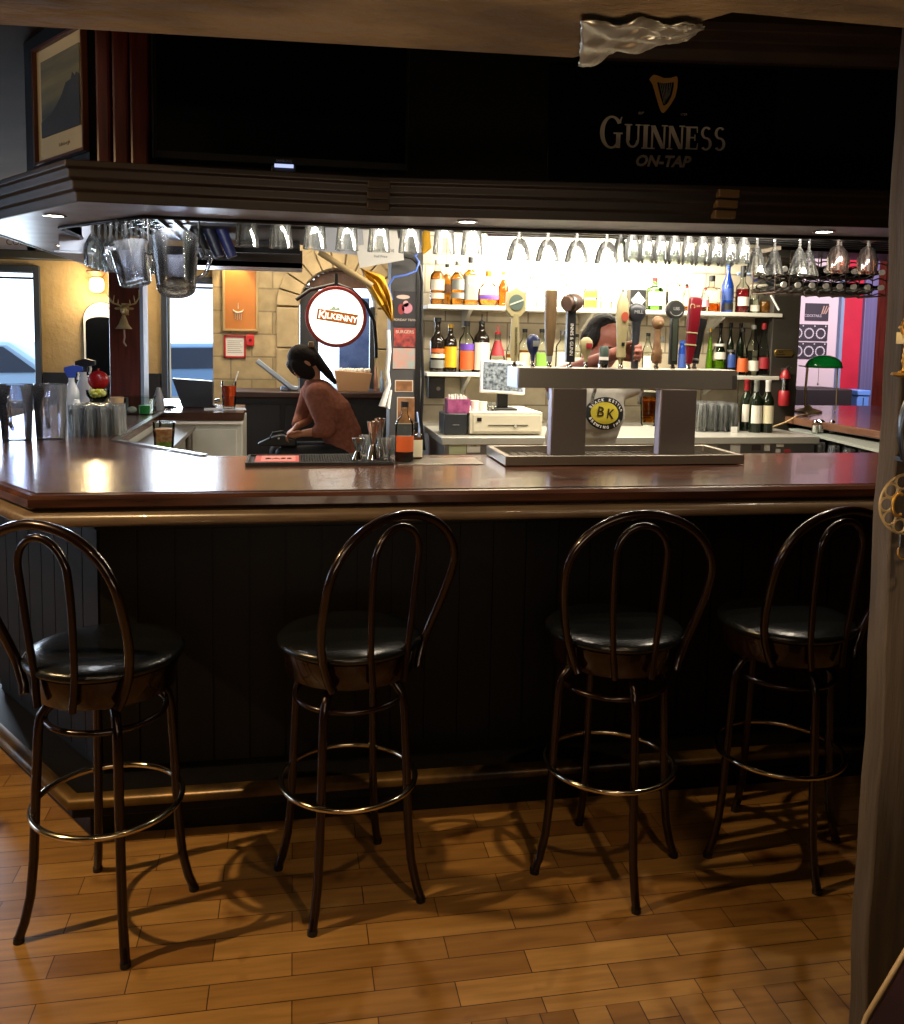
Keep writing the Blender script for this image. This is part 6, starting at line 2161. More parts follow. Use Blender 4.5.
B().plate([(-0.06, 0.05), (0.03, 0.045), (0.02, 0.075), (-0.005, 0.062), (-0.015, 0.085), (-0.035, 0.065)], -0.0425, -0.0405).o('castle_mark', M('castle_green', '#a8b89a', 0.5, emit='#a8b89a', es=0.5), ks, smooth=0)
B().box(-0.012, 0.012, -0.012, 0.012, kr, kr + 0.10).o('hanger', BLACK, ks, smooth=0)
o = B().tube([at(x, y, 6.62) for x, y in ((296, 300), (310, 290), (336, 284), (352, 290), (366, 304), (374, 322), (376, 345), (376, 358))], 0.014).o('iron_bracket', BLACK, None)
tag(o, 'black curved iron bracket that carries the round beer sign', 'bracket')

WB = WY - 0.12
def wallp(x, y, Y=WB):
    return at(x, y, Y)


a, c = wallp(224, 264), wallp(257, 330)
nf = thing('wall_panel', 'orange tan framed panel with small crescent ornament on the stone wall', 'panel', ((a.x + c.x) / 2, WB - 0.001, (a.z + c.z) / 2))
hw, hh = (c.x - a.x) / 2, (a.z - c.z) / 2
B().box(-hw, hw, -0.02, 0, -hh, hh).o('panel_board', M('tan_panel', '#b8753a', 0.6, col2='#a8682f', nscale=3), nf, smooth=0)
b = B()
for x0, x1, z0, z1 in ((-hw - .012, -hw + .008, -hh, hh), (hw - .008, hw + .012, -hh, hh), (-hw - .012, hw + .012, hh - .005, hh + .014), (-hw - .012, hw + .012, -hh - .014, -hh + .005)):
    b.box(x0, x1, -0.035, 0, z0, z1)
b.o('panel_frame', M('pale_frame', '#a08a60', 0.5), nf, bevel=0.003)
b = B()
b.tube([(-0.02 + 0.045 * math.cos(t), -0.026, -0.10 + 0.035 * math.sin(t)) for t in [R(190 + 16 * k) for k in range(11)]], [0.003, 0.005, 0.007, 0.008, 0.009, 0.009, 0.009, 0.008, 0.007, 0.005, 0.003])
for k in range(4):
    b.cyl((-0.045 + k * 0.017, -0.026, -0.14), (-0.045 + k * 0.017, -0.026, -0.19 - 0.01 * (k % 2)), 0.002)
b.cyl((-0.02, -0.026, -0.10), (-0.02, -0.026, -0.05), 0.005, 0.002)
b.o('crescent_ornament', CREAM, nf)
a, c = wallp(224, 335), wallp(246, 358)
rn = thing('framed_notice', 'small printed notice in a red frame on the stone wall', 'notice', ((a.x + c.x) / 2, WB - 0.001, (a.z + c.z) / 2))
hw, hh = (c.x - a.x) / 2, (a.z - c.z) / 2
b = B()
for x0, x1, z0, z1 in ((-hw, -hw + .016, -hh, hh), (hw - .016, hw, -hh, hh), (-hw, hw, hh - .016, hh), (-hw, hw, -hh, -hh + .016)):
    b.box(x0, x1, -0.02, 0, z0, z1)
b.o('red_frame', M('frame_red', '#a3242a', 0.4), rn, bevel=0.002)
B().box(-hw + .012, hw - .012, -0.008, 0, -hh + .012, hh - .012).o('notice_sheet', PAPER, rn, smooth=0)
b = B()
for k in range(7):
    b.box(-hw + .03, hw - .03 - 0.01 * (k % 3), -0.0095, -0.008, -0.055 + k * 0.017, -0.050 + k * 0.017)
b.o('printed_lines', M('faded_ink', '#8a8a8a', 0.7), rn, smooth=0)
a = wallp(250.5, 340)
fa = thing('fire_alarm', 'small red fire alarm box beside the red framed notice', 'alarm', (a.x, WB - 0.001, a.z))
B().box(-0.032, 0.032, -0.04, 0, -0.05, 0.045).o('alarm_box', M('alarm_red', '#c4262c', 0.4), fa, bevel=0.005)
B().cyl((0, -0.046, 0.0), (0, -0.04, 0.0), 0.014).o('button', M('alarm_dark', '#5a1216', 0.4), fa)
# wall sconce
sp = at(97, 285, WY - 0.08)
sc = thing('wall_sconce', 'glowing wall sconce with brown cap on the yellow wall', 'lamp', (sp.x, WY - 0.001, sp.z))
B().box(-0.03, 0.03, -0.02, 0, -0.06, 0.10).o('back_plate', BRASS, sc, bevel=0.004)
B().lathe([(0.03, 0.0), (0.055, 0.02), (0.06, 0.07), (0.05, 0.11), (0.03, 0.12)], c=(0, -0.09, -0.06), seg=24).o('globe', M('sconce_glow', '#fff0c8', 0.5, emit='#ffd890', es=8), sc, smooth=60)
B().lathe([(0, 0.075), (0.05, 0.075), (0.085, 0.11), (0.08, 0.12), (0, 0.125)], c=(0, -0.09, 0.0), seg=24).o('cap', M('sconce_cap', '#6b4630', 0.5), sc, smooth=50)
B().cyl((0, -0.09, 0.07), (0, 0, 0.06), 0.008).o('arm', BRASS, sc)
light('sconce_light', 'POINT', (sp.x, WY - 0.24, sp.z - 0.02), 13, (1.0, 0.78, 0.45), 0.05)
# arched pub mirror
mp0 = at(99, 350, WY - 0.03)
am = thing('arched_mirror', 'arched black and white pub mirror with red lettering beside the red post', 'mirror', (mp0.x + 0.03, WY - 0.032, mp0.z))


def archpts(w_, h0, h1, n=20):
    return [(-w_, h0), (w_, h0), (w_, h1)] + [(w_ * math.cos(PI * k / n), h1 + w_ * math.sin(PI * k / n)) for k in range(1, n)] + [(-w_, h1)]


B().plate(archpts(0.155, -0.24, 0.26), -0.02, 0).o('frame', BLACK, am, smooth=0)
B().plate(archpts(0.147, -0.23, 0.26), -0.023, -0.02).o('white_border', WHITE, am, smooth=0)
B().plate([(-0.13, -0.22), (0.13, -0.22), (0.13, 0.235)] + [(0.13 * math.cos(PI * k / 16), 0.235 + 0.05 * math.sin(PI * k / 16)) for k in range(1, 16)] + [(-0.13, 0.235)], -0.025, -0.023).o('mirror_glass', M('dark_mirror', '#0c0e12', 0.15), am, smooth=0)
arc_text('STANFORD', 0.118, 0.045, M('mirror_red', '#b02a22', 0.5), am, (0, 0, 0.265), PI / 2 + 0.15, R(15), y=-0.024)
# banners on the beam ledge
for px, py, s, lab in ((14, 243, 'COLS', 'white banner with dark letters on the ledge at the far left'), (42, 246, 'PORTS', 'pinkish white banner on the ledge right of the lettered banner')):
    p = at(px, py, WY - 0.2)
    t = thing('ledge_banner', lab, 'banner', (p.x, WY - 0.12, 2.2625))
    B().box(-0.14, 0.14, 0, 0.01, 0, 0.12).o('board', M('banner_white' if px < 30 else 'banner_pink', '#b9b0b0' if px < 30 else '#b09890', 0.7), t, smooth=0)
    text(s, 0.07, M('banner_letter', '#3a3040', 0.6) if px < 30 else M('banner_letter_red', '#9a5048', 0.6), t, (0, -0.0008, 0.06))
# red post with stag bell on the left wing of the bar
ps = thing('red_post', 'dark red wooden post standing on the left wing of the bar', 'post', (-0.985, 5.5, BZ))
B().box(-0.095, 0.080, 0, 0.18, 0, 0.90).o('shaft', REDWOOD, ps, smooth=0, bevel=0.004)
B().box(0.081, 0.100, -0.004, 0.17, 0, 0.90).o('pale_corner_strip', M('blue_grey_strip', '#8fa0c0', 0.4), ps, smooth=0)
dp = at(125, 310, 5.49)
db = thing('stag_bell', 'brass stag head bell with pull cord on the red post', 'bell', (dp.x, 5.495, dp.z))
GB_ = M('bell_brass', '#c0ae84', 0.35, 0.5, col2='#a08c60', nscale=20)
b = B()
b.ell((0, -0.045, 0.0), (0.018, 0.03, 0.022), 14, 10).ell((0, -0.072, -0.014), (0.011, 0.02, 0.013), 12, 8).ell((0, -0.02, 0.0), (0.026, 0.02, 0.03), 12, 8)
for s_ in (-1, 1):
    b.ell((s_ * 0.035, -0.03, 0.008), (0.02, 0.006, 0.008), 10, 6)
b.o('stag_head', GB_, db)
for s_ in (-1, 1):
    b = B()
    b.tube([(s_ * 0.012, -0.035, 0.02), (s_ * 0.035, -0.035, 0.03), (s_ * 0.065, -0.03, 0.04), (s_ * 0.085, -0.03, 0.075), (s_ * 0.085, -0.03, 0.12)], [0.005, 0.005, 0.0045, 0.004, 0.002])
    b.tube([(s_ * 0.035, -0.035, 0.03), (s_ * 0.032, -0.035, 0.06)], [0.004, 0.0015])
    b.tube([(s_ * 0.062, -0.03, 0.04), (s_ * 0.055, -0.03, 0.085)], [0.004, 0.0015])
    b.tube([(s_ * 0.08, -0.03, 0.065), (s_ * 0.105, -0.03, 0.10)], [0.004, 0.0015])
    b.o('antler', GB_, db, smooth=60)
B().lathe([(0, -0.03), (0.008, -0.03), (0.016, -0.05), (0.028, -0.085), (0.048, -0.112), (0.046, -0.113), (0.024, -0.085), (0, -0.05)], c=(0, -0.05, 0), seg=24).o('bell', GB_, db, smooth=60)
B().tube([(0, -0.05, -0.06), (0.002, -0.05, -0.13), (0.004, -0.05, -0.16), (-0.002, -0.05, -0.19), (0.012, -0.05, -0.215)], 0.005).o('pull_cord', M('cord_pale', '#a08a80', 0.8), db)
B().box(-0.02, 0.02, -0.006, 0.004, -0.03, 0.04).o('mount', GB_, db)

# ================================================================== LEFT WING OF THE BAR: THINGS ON TOP
pj = clear_pitcher('beer_pitcher', 'clear beer pitcher standing next to the upturned tumblers', 0.225, 0.056, 0.066, 'clear beer pitchers on the left wing', CP)
Yp = 3.82
pj.location = (at(51, 437, Yp).x, Yp, BZ)
pj.rotation_euler = (0, 0, R(8))
dup(pj, (at(17, 438, Yp - 0.03).x, Yp - 0.03, BZ), R(2), 'clear beer pitcher in the middle of the three on the left wing')
dup(pj, (at(-17, 438, Yp - 0.05).x, Yp - 0.05, BZ), R(-10), 'clear beer pitcher cut by the left edge of the picture')
first = None
for i in range(4):
    for j in range(3):
        x, y = at(74.5, 436, 3.92).x + i * 0.0555, 3.92 + j * 0.057
        if first is None:
            first = tumbler_mesh(0.135, 0.023, 0.0268, 0.003, 0.016).o('ribbed_tumbler', GL, None, smooth=50)
            tag(first, 'clear upturned tumbler in the block beside the pitchers', 'glass', 'upturned tumblers beside the pitchers')
            first.location = (x, y, BZ)
        else:
            dup(first, (x, y, BZ))


def spray(px, Y, label, trig, bodym, rz=0):
    t = thing('spray_bottle', label, 'bottle', (at(px, 400, Y).x, Y, BZ), rz, 'spray bottles behind the tumblers')
    B().lathe([(0, 0), (0.034, 0), (0.037, 0.01), (0.036, 0.14), (0.022, 0.17), (0.014, 0.19), (0.014, 0.21), (0, 0.21)], seg=20, mat=Matrix.Diagonal((1, .7, 1, 1))).o('bottle_body', bodym, t, smooth=50)
    b = B()
    b.plate([(-0.018, 0.21), (0.018, 0.21), (0.02, 0.235), (0.055, 0.245), (0.055, 0.265), (0.01, 0.275), (-0.035, 0.262), (-0.035, 0.245)], -0.013, 0.013)
    b.o('spray_head', trig, t, bevel=0.003)
    B().tube([(0.03, 0, 0.245), (0.034, 0, 0.225), (0.028, 0, 0.20)], 0.005).o('trigger', WHITE, t)
    return t


spray(72, 4.75, 'white spray bottle with blue trigger head', M('trigger_blue', '#1f46b0', 0.4), M('milky_plastic', '#cfd0d4', 0.3), R(10))
spray(84, 4.95, 'white spray bottle with charcoal trigger head', M('trigger_charcoal', '#26282e', 0.4), M('milky_plastic'), R(-5)).scale = (1.15, 1.15, 1.1)
wb = thing('detergent_bottle', 'small white bottle with red label beside the lemon bowl', 'bottle', (at(77, 410, 4.45).x, 4.45, BZ))
B().lathe([(0, 0), (0.028, 0), (0.030, 0.01), (0.030, 0.08), (0.015, 0.105), (0.012, 0.12), (0, 0.12)], seg=20).o('bottle_body', WHITE, wb)
B().lathe([(0.0305, 0.02), (0.0305, 0.07)], seg=8, a0=-PI / 2 - .9, a1=-PI / 2 + .4).o('label', LM('red'), wb)
cr_ = B().box(-0.055, 0.055, -0.05, 0.05, 0, 0.088).o('black_crate', M('dark_crate', '#1a1a1c', 0.5), None, bevel=0.004)
cr_.location = (at(98, 408, 4.7).x, 4.70, BZ)
tag(cr_, 'small black crate under the glass bowl of lemon wedges', 'crate')
fb_ = thing('fruit_bowl', 'glass bowl of lemon wedges on the left wing', 'bowl', (at(98, 408, 4.7).x, 4.70, BZ + 0.0885))
B().lathe([(0, 0), (0.03, 0), (0.035, 0.008), (0.055, 0.035), (0.057, 0.062), (0.054, 0.062), (0.052, 0.036), (0.03, 0.014), (0, 0.012)], seg=28).o('bowl', TG, fb_, smooth=60)
b = B()
random.seed(3)
for k in range(16):
    a_, r_ = random.uniform(0, 2 * PI), random.uniform(0, 0.035)
    b.ell((r_ * math.cos(a_), r_ * math.sin(a_), random.uniform(0.03, 0.06)), (0.016, 0.011, 0.011), 8, 6)
tag(b.o('lemon_wedges', M('lemon', '#d6c83a', 0.5, col2='#e8e2a0', nscale=20), fb_), kind='stuff')
ap = B().ell((0, 0, 0.0), (0.053, 0.03, 0.05), 24, 16).lathe([(0, 0.045), (0.006, 0.046), (0.004, 0.06), (0, 0.06)], seg=8).o('red_lid', M('red_gloss', '#8e1418', 0.25), None)
ap.location = (at(98, 385, 4.80).x, 4.81, BZ + 0.05)
b = thing('lid_stand', 'round red lid propped upright behind the lemon bowl', 'lid', (ap.location.x, 4.81, BZ))
ap.parent = b
ap.location = (0, 0, 0.195)
B().box(-0.04, 0.04, -0.025, 0.025, 0, 0.148).o('wire_base', M('dark_crate'), b, bevel=0.003)
for k, (px, Y, h, m_, lab) in enumerate(((117, 4.9, 0.10, M('kraft_card', '#c2a27a', 0.7), 'kraft paper cup stack in front of the red post'), (118, 4.55, 0.06, M('kraft_card'), 'small kraft paper cup in front of the cup stack'))):
    o = tumbler_mesh(h, 0.026, 0.036, inv=False).o('paper_cup', m_)
    o.location = (at(px, 400, Y).x, Y, BZ)
    tag(o, lab, 'cup', 'paper cups by the red post')
cd_ = thing('condiment_caddy', 'clear plastic condiment caddy with green lid in front of the red post', 'caddy', (at(138, 405, 5.0).x, 5.0, BZ))
b = B()
b.box(-0.09, 0.09, -0.05, -0.047, 0, 0.10).box(-0.09, 0.09, 0.047, 0.05, 0, 0.10).box(-0.09, -0.087, -0.047, 0.047, 0, 0.10).box(0.087, 0.09, -0.047, 0.047, 0, 0.10).box(-0.087, 0.087, -0.047, 0.047, 0, 0.004)
b.o('caddy_walls', TG, cd_, smooth=0)
B().lathe([(0, 0.005), (0.028, 0.005), (0.03, 0.05), (0, 0.05)], c=(0.035, -0.01, 0), seg=16).o('green_tub', M('green_tub', '#2f9a4a', 0.4), cd_)
B().ell((-0.03, -0.01, 0.025), (0.025, 0.02, 0.018)).o('white_tub', WHITE, cd_)
B().box(-0.08, -0.055, -0.03, 0.03, 0.004, 0.09).o('dark_divider', BLACK, cd_, smooth=0)
o = B().lathe([(0, 0), (0.03, 0), (0.033, 0.02), (0.030, 0.07), (0.02, 0.10), (0.012, 0.13), (0, 0.135)], seg=18).o('squeeze_bottle', M('grey_squeeze', '#8a8d94', 0.4))
o.location = (at(156, 405, 5.15).x, 5.25, BZ)
tag(o, 'grey squeeze bottle right of the condiment caddy', 'bottle')
kb = thing('keyring_bundle', 'black bundle of keys on the counter return behind the bar', 'keys', (at(168, 404, 5.3).x, 5.32, BZ))
B().ell((0, 0, 0.012), (0.05, 0.03, 0.012)).o('key_pouch', BLACK, kb)
B().tube([(-0.03 + 0.03 * math.cos(2 * PI * k / 14), -0.03 + 0.03 * math.sin(2 * PI * k / 14), 0.004) for k in range(14)], 0.003, closed=True).o('ring', CHROME, kb)
# tablet / laptop seen against the window
lp = thing('menu_stand', 'dark tapered box standing by the bright middle window', 'box', (at(201, 404, 5.55).x, 5.5, BZ))
B().plate([(-0.10, 0), (0.10, 0), (0.075, 0.02), (0.08, 0.16), (-0.16, 0.175)], -0.04, 0.04).o('box_body', M('slate_box', '#2b2f3a', 0.4), lp, bevel=0.004)
B().cyl((0.09, -0.05, 0.04), (0.12, -0.05, 0.045), 0.012).o('knob', CHROME, lp)
# cocktail
ck = thing('cocktail_glass', 'pint glass of red orange drink with white straw on the counter return', 'glass', (at(229, 403, 5.35).x, 5.35, BZ + 0.004))
B().lathe([(0, 0), (0.036, 0), (0.038, 0.01), (0.044, 0.165), (0.041, 0.165), (0.035, 0.014), (0, 0.014)], seg=28).o('glass_body', TG, ck, smooth=50)
B().lathe([(0, 0.015), (0.0345, 0.0155), (0.0405, 0.138), (0, 0.138)], seg=28).o('drink', M('red_orange_drink', '#d8481c', 0.25, trans=0.15), ck, smooth=50)
B().cyl((0, 0, 0.03), (0.055, 0, 0.225), 0.004).o('straw', WHITE, ck)
b = B()
for k in range(5):
    b.cbox((random.uniform(-.018, .018), random.uniform(-.018, .018), 0.11), (0.02, 0.02, 0.02), random.uniform(0, 2))
tag(b.o('ice', CLEARL, ck, bevel=0.002), kind='stuff')
nk = B().cbox((0, 0, 0.002), (0.24, 0.14, 0.003), 0.1).o('bar_napkins', M('blue_white_napkin', '#aab0c4', 0.8, col2='#d0d2da', nscale=30))
nk.location = (at(225, 406, 5.33).x, 5.33, BZ)
tag(nk, 'pale blue patterned napkin under the red orange drink', 'napkin')
# inside the bar below the top: tub of vegetables and cutting board
STEEL2 = M('matt_work_steel', '#6d6a66', 0.5, 0.6)
cb = thing('underbar_shelf', 'stainless work shelf inside the left wing below the bar top', 'shelf', (-0.5, 4.25, 0))
B().prism([(-0.225, 0.8), (-0.225, -0.42), (0.05, -0.74), (0.35, -0.74), (0.35, -0.46), (0.12, -0.44), (-0.04, -0.24), (-0.04, 0.8)], 1.06, 1.08).o('worktop', STEEL2, cb, smooth=0)
for x, y in ((-0.2, 0.75), (-0.07, 0.75), (0.32, -0.6), (-0.2, -0.3)):
    B().cyl((x, y, 0), (x, y, 1.06), 0.02).o('leg', STEEL, cb)
vp = at(164, 444, 3.95)
vg = thing('vegetable_tub', 'clear tub of orange and green garnish inside the left wing', 'tub', (vp.x, 3.95, 1.0805))
B().lathe([(0, 0), (0.036, 0), (0.04, 0.01), (0.048, 0.13), (0.0465, 0.13), (0.037, 0.012), (0, 0.01)], seg=24).o('tub', TG, vg, smooth=60)
B().lathe([(0, 0.012), (0.0365, 0.012), (0.039, 0.045), (0, 0.045)], seg=20).o('green_garnish', M('garnish_green', '#7a9a3a', 0.6, col2='#a8b860', nscale=60, bump=0.5), vg)
B().lathe([(0, 0.045), (0.039, 0.0455), (0.044, 0.10), (0, 0.105)], seg=20).o('orange_garnish', M('garnish_orange', '#c47a48', 0.6, col2='#d8a888', nscale=60, bump=0.5), vg)
cbp = B().cbox((0, 0, 0.006), (0.18, 0.10, 0.012), 0.1).o('cutting_board', M('cream_board', '#c4bc9c', 0.6), None, bevel=0.003)
cbp.location = (at(186, 450, 3.68).x, 3.64, 1.0805)
tag(cbp, 'cream cutting board on the work shelf right of the garnish tub', 'board')

# ================================================================== FRONT BAR: MAT, JIGGERS, BOTTLES
m0, m1 = at(245, 466, 3.02).x, at(394, 466, 3.02).x
mt0 = thing('bar_mat', 'long black rubber bar mat with red logo patch on the bar', 'mat', ((m0 + m1) / 2, 3.13, BZ))
hw = (m1 - m0) / 2
b = B()
b.box(-hw, hw, -0.11, 0.11, 0, 0.006)
for x0, x1, y0, y1 in ((-hw, hw, -0.11, -0.10), (-hw, hw, 0.10, 0.11), (-hw, -hw + .01, -.1, .1), (hw - .01, hw, -.1, .1)):
    b.box(x0, x1, y0, y1, 0.006, 0.012)
b.o('mat_base', M('black_rubber', '#101010', 0.5), mt0, bevel=0.001)
b = B()
for i in range(52):
    x = -hw + 0.02 + i * (2 * hw - 0.04) / 51
    for j in range(11):
        y = -0.09 + j * 0.018
        if x < -0.07 and j > 0:
            continue
        b.lathe([(0.005, 0.006), (0.0045, 0.0115), (0, 0.0115)], c=(x, y, 0), seg=6)
b.o('mat_nubs', MATS['black_rubber'], mt0, smooth=0)
B().box(-hw + 0.03, -hw + 0.19, -0.075, 0.09, 0.0062, 0.010).o('red_patch', M('mat_red', '#a04038', 0.6), mt0, smooth=0)
B().box(-hw + 0.05, -hw + 0.17, -0.06, 0.075, 0.0102, 0.0108).o('patch_inset', M('mat_pink', '#b87068', 0.6), mt0, smooth=0)
text('BASS', 0.045, M('mat_letter', '#2a1a1a', 0.6), mt0, (-hw + 0.11, 0.0, 0.0114), rot=(0, 0, 0), name='mat_lettering')


def jigger(px, h, label, Y=3.10, r=0.021):
    o = B().lathe([(r, 0), (r * .45, h * 0.36), (r * .38, h * 0.40), (r * .45, h * .44), (r * 1.05, h), (r * 0.98, h), (r * .35, h * .45), (0, h * .43)], seg=24).o('jigger', CHROME, None, smooth=60)
    o.location = (at(px, 460, Y).x, Y, BZ + 0.0118)
    return tag(o, label, 'jigger', 'steel jiggers on the bar mat')


jigger(358, 0.075, 'short steel jigger at the left on the bar mat')
jigger(373, 0.135, 'tall steel double jigger in the middle on the bar mat', r=0.0225)
jigger(379.5, 0.14, 'tall steel double jigger just behind the other tall one', Y=3.17, r=0.02)
sh_ = [(0, 0), (0.018, 0), (0.019, 0.003), (0.023, 0.075), (0.0212, 0.075), (0.0175, 0.012), (0, 0.012)]
for px, Y, lab in ((365, 3.19, 'small clear shot glass between the short and tall jiggers'), (385, 3.10, 'small clear shot glass right of the tall jiggers'), (388, 3.17, 'small clear shot glass behind the one right of the jiggers')):
    o = B().lathe(sh_, seg=20).o('shot_glass', GL, None, smooth=50)
    o.location = (at(px, 460, Y).x + (0.02 if px == 388 else 0), Y, BZ + 0.0118)
    tag(o, lab, 'glass', 'shot glasses on the bar mat')
stp = B().box(-0.155, 0.155, -0.05, 0.11, 0, 0.004).o('steel_strip', STEEL, None, bevel=0.001)
stp.location = (at(441, 466, 3.02).x, 3.07, BZ)
tag(stp, 'flat stainless steel plate on the bar right of the rubber mat', 'plate')
bottle('liquor_bottle', 'clear bottle one third full of dark liqueur with orange label, on the bar', at(404, 462, 3.10).x, 3.10, BZ, 0.222, 0.0335, 'whisky', liq=M('dark_liqueur', '#3a1a12', 0.05, trans=0.3), level=.42, cap='k', caph=0.09, labels=((.18, .44, 'orange'),))
bottle('bitters_bottle', 'small amber bottle with pale label beside the orange labelled bottle', at(416, 462, 3.16).x, 3.17, BZ, 0.135, 0.022, 'square', liq=M('amber_bitters', '#8a4418', 0.1, trans=0.4), level=.6, cap='k', caph=0.14, labels=((.08, .55, 'cream'),))

# ================================================================== RIGHT SIDE
# dark panel post at the end of the shelves
e0, e1 = at(772, 340, 5.0).x, at(799, 340, 5.0).x
ep = thing('dark_end_post', 'dark olive post at the right end of the liquor shelves', 'post', ((e0 + e1) / 2, 5.0, 0))
B().box(-(e1 - e0) / 2, (e1 - e0) / 2, 0, 0.22, 0, CEIL - 0.001).o('shaft', M('olive_black_paint', '#2b2823', 0.5, col2='#35312a', nscale=3), ep, smooth=0, bevel=0.004)
p = at(784, 353, 4.99)
gs = thing('brass_name_plate', 'small brass scroll shaped name plate on the dark olive post', 'sign', (p.x, 4.998, p.z))
B().plate([(-0.065, 0.0), (-0.055, 0.022), (0.055, 0.022), (0.068, 0.0), (0.055, -0.022), (-0.055, -0.022)][::-1], -0.008, 0).o('plate', M('old_brass_plate', '#7a6230', 0.35, 0.7), gs, bevel=0.002)
text('BAR', 0.018, M('plate_ink', '#1e180c', 0.6), gs, (-0.02, -0.0085, 0.006), name='plate_lettering')
b = B()
b.box(-0.05, 0.01, -0.0088, -0.008, -0.012, -0.007).box(-0.058, 0.055, -0.0088, -0.008, 0.016, 0.0185)
b.o('plate_lines', MATS['plate_ink'], gs, smooth=0)
p = at(784, 384, 4.97)
dz = thing('fire_extinguisher', 'small red and silver fire extinguisher hanging on the dark olive post', 'extinguisher', (p.x, 4.96, p.z))
REDX = M('extinguisher_red', '#861c20', 0.35)
B().lathe([(0, -0.135), (0.030, -0.135), (0.034, -0.125), (0.034, -0.05), (0.028, -0.04), (0, -0.04)], seg=24).o('lower_red_body', REDX, dz)
B().lathe([(0, -0.04), (0.024, -0.04), (0.024, 0.035), (0, 0.035)], seg=24).o('silver_middle', CHROME, dz)
B().lathe([(0, 0.035), (0.030, 0.035), (0.030, 0.05), (0.024, 0.07), (0.01, 0.09), (0, 0.09)], seg=24).o('upper_red_cap', REDX, dz)
B().tube([(0, 0, 0.09), (0.0, -0.01, 0.105), (0.02, -0.012, 0.115), (0.03, -0.01, 0.10)], 0.005).box(-0.008, 0.008, 0.0, 0.04, 0.07, 0.1).o('valve_hook', DSTEEL, dz)

# right wing: worktop, lower shelf, lamp
rw = B()
rw.prism([(3.10, 3.281), (4.62, 3.281), (4.62, 5.9), (3.62, 5.9), (3.05, 5.12)], BZ - 0.045, BZ)
rwo = struct(rw.o('bar_top_right', M('right_bar_wood', '#6b4a38', 0.25, col2='#553628', nscale=3, stretch=(8, 1, 8), coat=0.4), smooth=30, bevel=0.006))
b = B()
b.prism([(3.20, 3.3), (4.5, 3.3), (4.5, 5.8), (3.68, 5.8), (3.16, 5.12)], 0, BZ - 0.046)
struct(b.o('wall_right_wing', DARKWOOD, smooth=0))
lw = thing('glass_shelf', 'grey steel shelf under the right wing holding shakers', 'shelf', (3.0, 4.4, 0))
GSH = M('grey_shelf', '#8b8f88', 0.4)
B().prism([(-0.16, -0.85), (0.155, -0.85), (0.155, 0.50), (0.02, 0.50)], 1.068, 1.083).o('upper_board', GSH, lw, smooth=0, bevel=0.002)
B().prism([(-0.16, -0.85), (0.155, -0.85), (0.155, 0.50), (0.02, 0.50)], 0.89, 0.905).o('lower_board', GSH, lw, smooth=0, bevel=0.002)
for x, y in ((-0.13, -0.82), (0.13, -0.82), (0.13, 0.46), (0.04, 0.46)):
    B().cyl((x, y, 0), (x, y, 1.068), 0.012).o('leg', GSH, lw)
first = None
for i in range(8):
    for j in range(2):
        y = 3.75 + i * 0.145
        x = 2.92 + j * 0.085 + i * 0.008
        if first is None:
            first = tumbler_mesh(0.14, 0.028, 0.036).o('shelf_glass', GL, None, smooth=50)
            tag(first, 'upturned glass on the lower board of the grey shelf', 'glass', 'upturned glasses under the grey shelf')
            first.location = (x, y, 0.9055)
        else:
            dup(first, (x, y, 0.9055))
for k, (dx, dy) in enumerate(((0, 0), (0.05, 0.02), (0.10, -0.01), (0.07, 0.07))):
    t = thing('salt_shaker', ['glass salt shaker nearest the lamp cord on the grey shelf', 'glass shaker in the middle front of the cluster on the grey shelf', 'glass shaker at the right of the cluster on the grey shelf', 'glass shaker at the back of the cluster on the grey shelf'][k], 'shaker', (3.02 + dx, 4.62 + dy, 1.0835), 0, 'glass shakers on the grey shelf')
    B().lathe([(0, 0), (0.019, 0), (0.021, 0.005), (0.017, 0.06), (0, 0.06)], seg=14).o('shaker_body', TG, t)
    B().lathe([(0, 0.004), (0.017, 0.005), (0.015, 0.045), (0, 0.045)], seg=14).o('salt', WHITE, t)
    B().lathe([(0, 0.06), (0.018, 0.06), (0.018, 0.068), (0.010, 0.078), (0, 0.08)], seg=14).o('steel_lid', CHROME, t)
lpz = thing('bankers_lamp', 'brass bankers lamp with green glass shade on the right wing', 'lamp', (3.40, 5.30, BZ), R(-12))
lpz.scale = (0.95, 1.2, 0.97)
LB = M('lamp_brass', '#c9b478', 0.35, 0.5)
B().lathe([(0, 0), (0.09, 0), (0.092, 0.01), (0.07, 0.02), (0.03, 0.03), (0.012, 0.05), (0, 0.05)], seg=32).o('base', LB, lpz)
B().tube([(-0.02, 0, 0.04), (-0.025, 0, 0.15), (-0.02, 0, 0.30), (-0.015, 0, 0.335)], 0.008).o('stem', LB, lpz)
B().tube([(-0.02, 0, 0.31), (0.02, 0, 0.335), (0.06, 0, 0.34)], 0.005).tube([(-0.03, 0, 0.315), (-0.08, 0, 0.32)], 0.004).o('arm', LB, lpz)
b = B()
n1, n2 = 18, 12
g_ = []
for i in range(n1 + 1):
    t = i / n1
    x = -0.03 + 0.25 * t
    e = math.sin(PI * min(1, max(0, t)) ** 1.0) ** 0.35 if 0 < t < 1 else 0.25
    row = []
    for j in range(n2 + 1):
        a = PI * j / n2
        row.append(b.bm.verts.new((x, 0.062 * e * math.cos(a), 0.308 + 0.088 * e * math.sin(a))))
    g_.append(row)
for i in range(n1):
    for j in range(n2):
        b._face([g_[i][j], g_[i + 1][j], g_[i + 1][j + 1], g_[i][j + 1]])
o = b.o('green_shade', M('green_glass_shade', '#128a38', 0.15, coat=0.6), lpz, smooth=80)
so = o.modifiers.new('thick', 'SOLIDIFY')
so.thickness = 0.004
B().tube([(0.06, 0, 0.32), (0.06, 0, 0.20)], 0.0015).ell((0.06, 0, 0.195), (0.006, 0.006, 0.008)).o('pull_chain', LB, lpz)
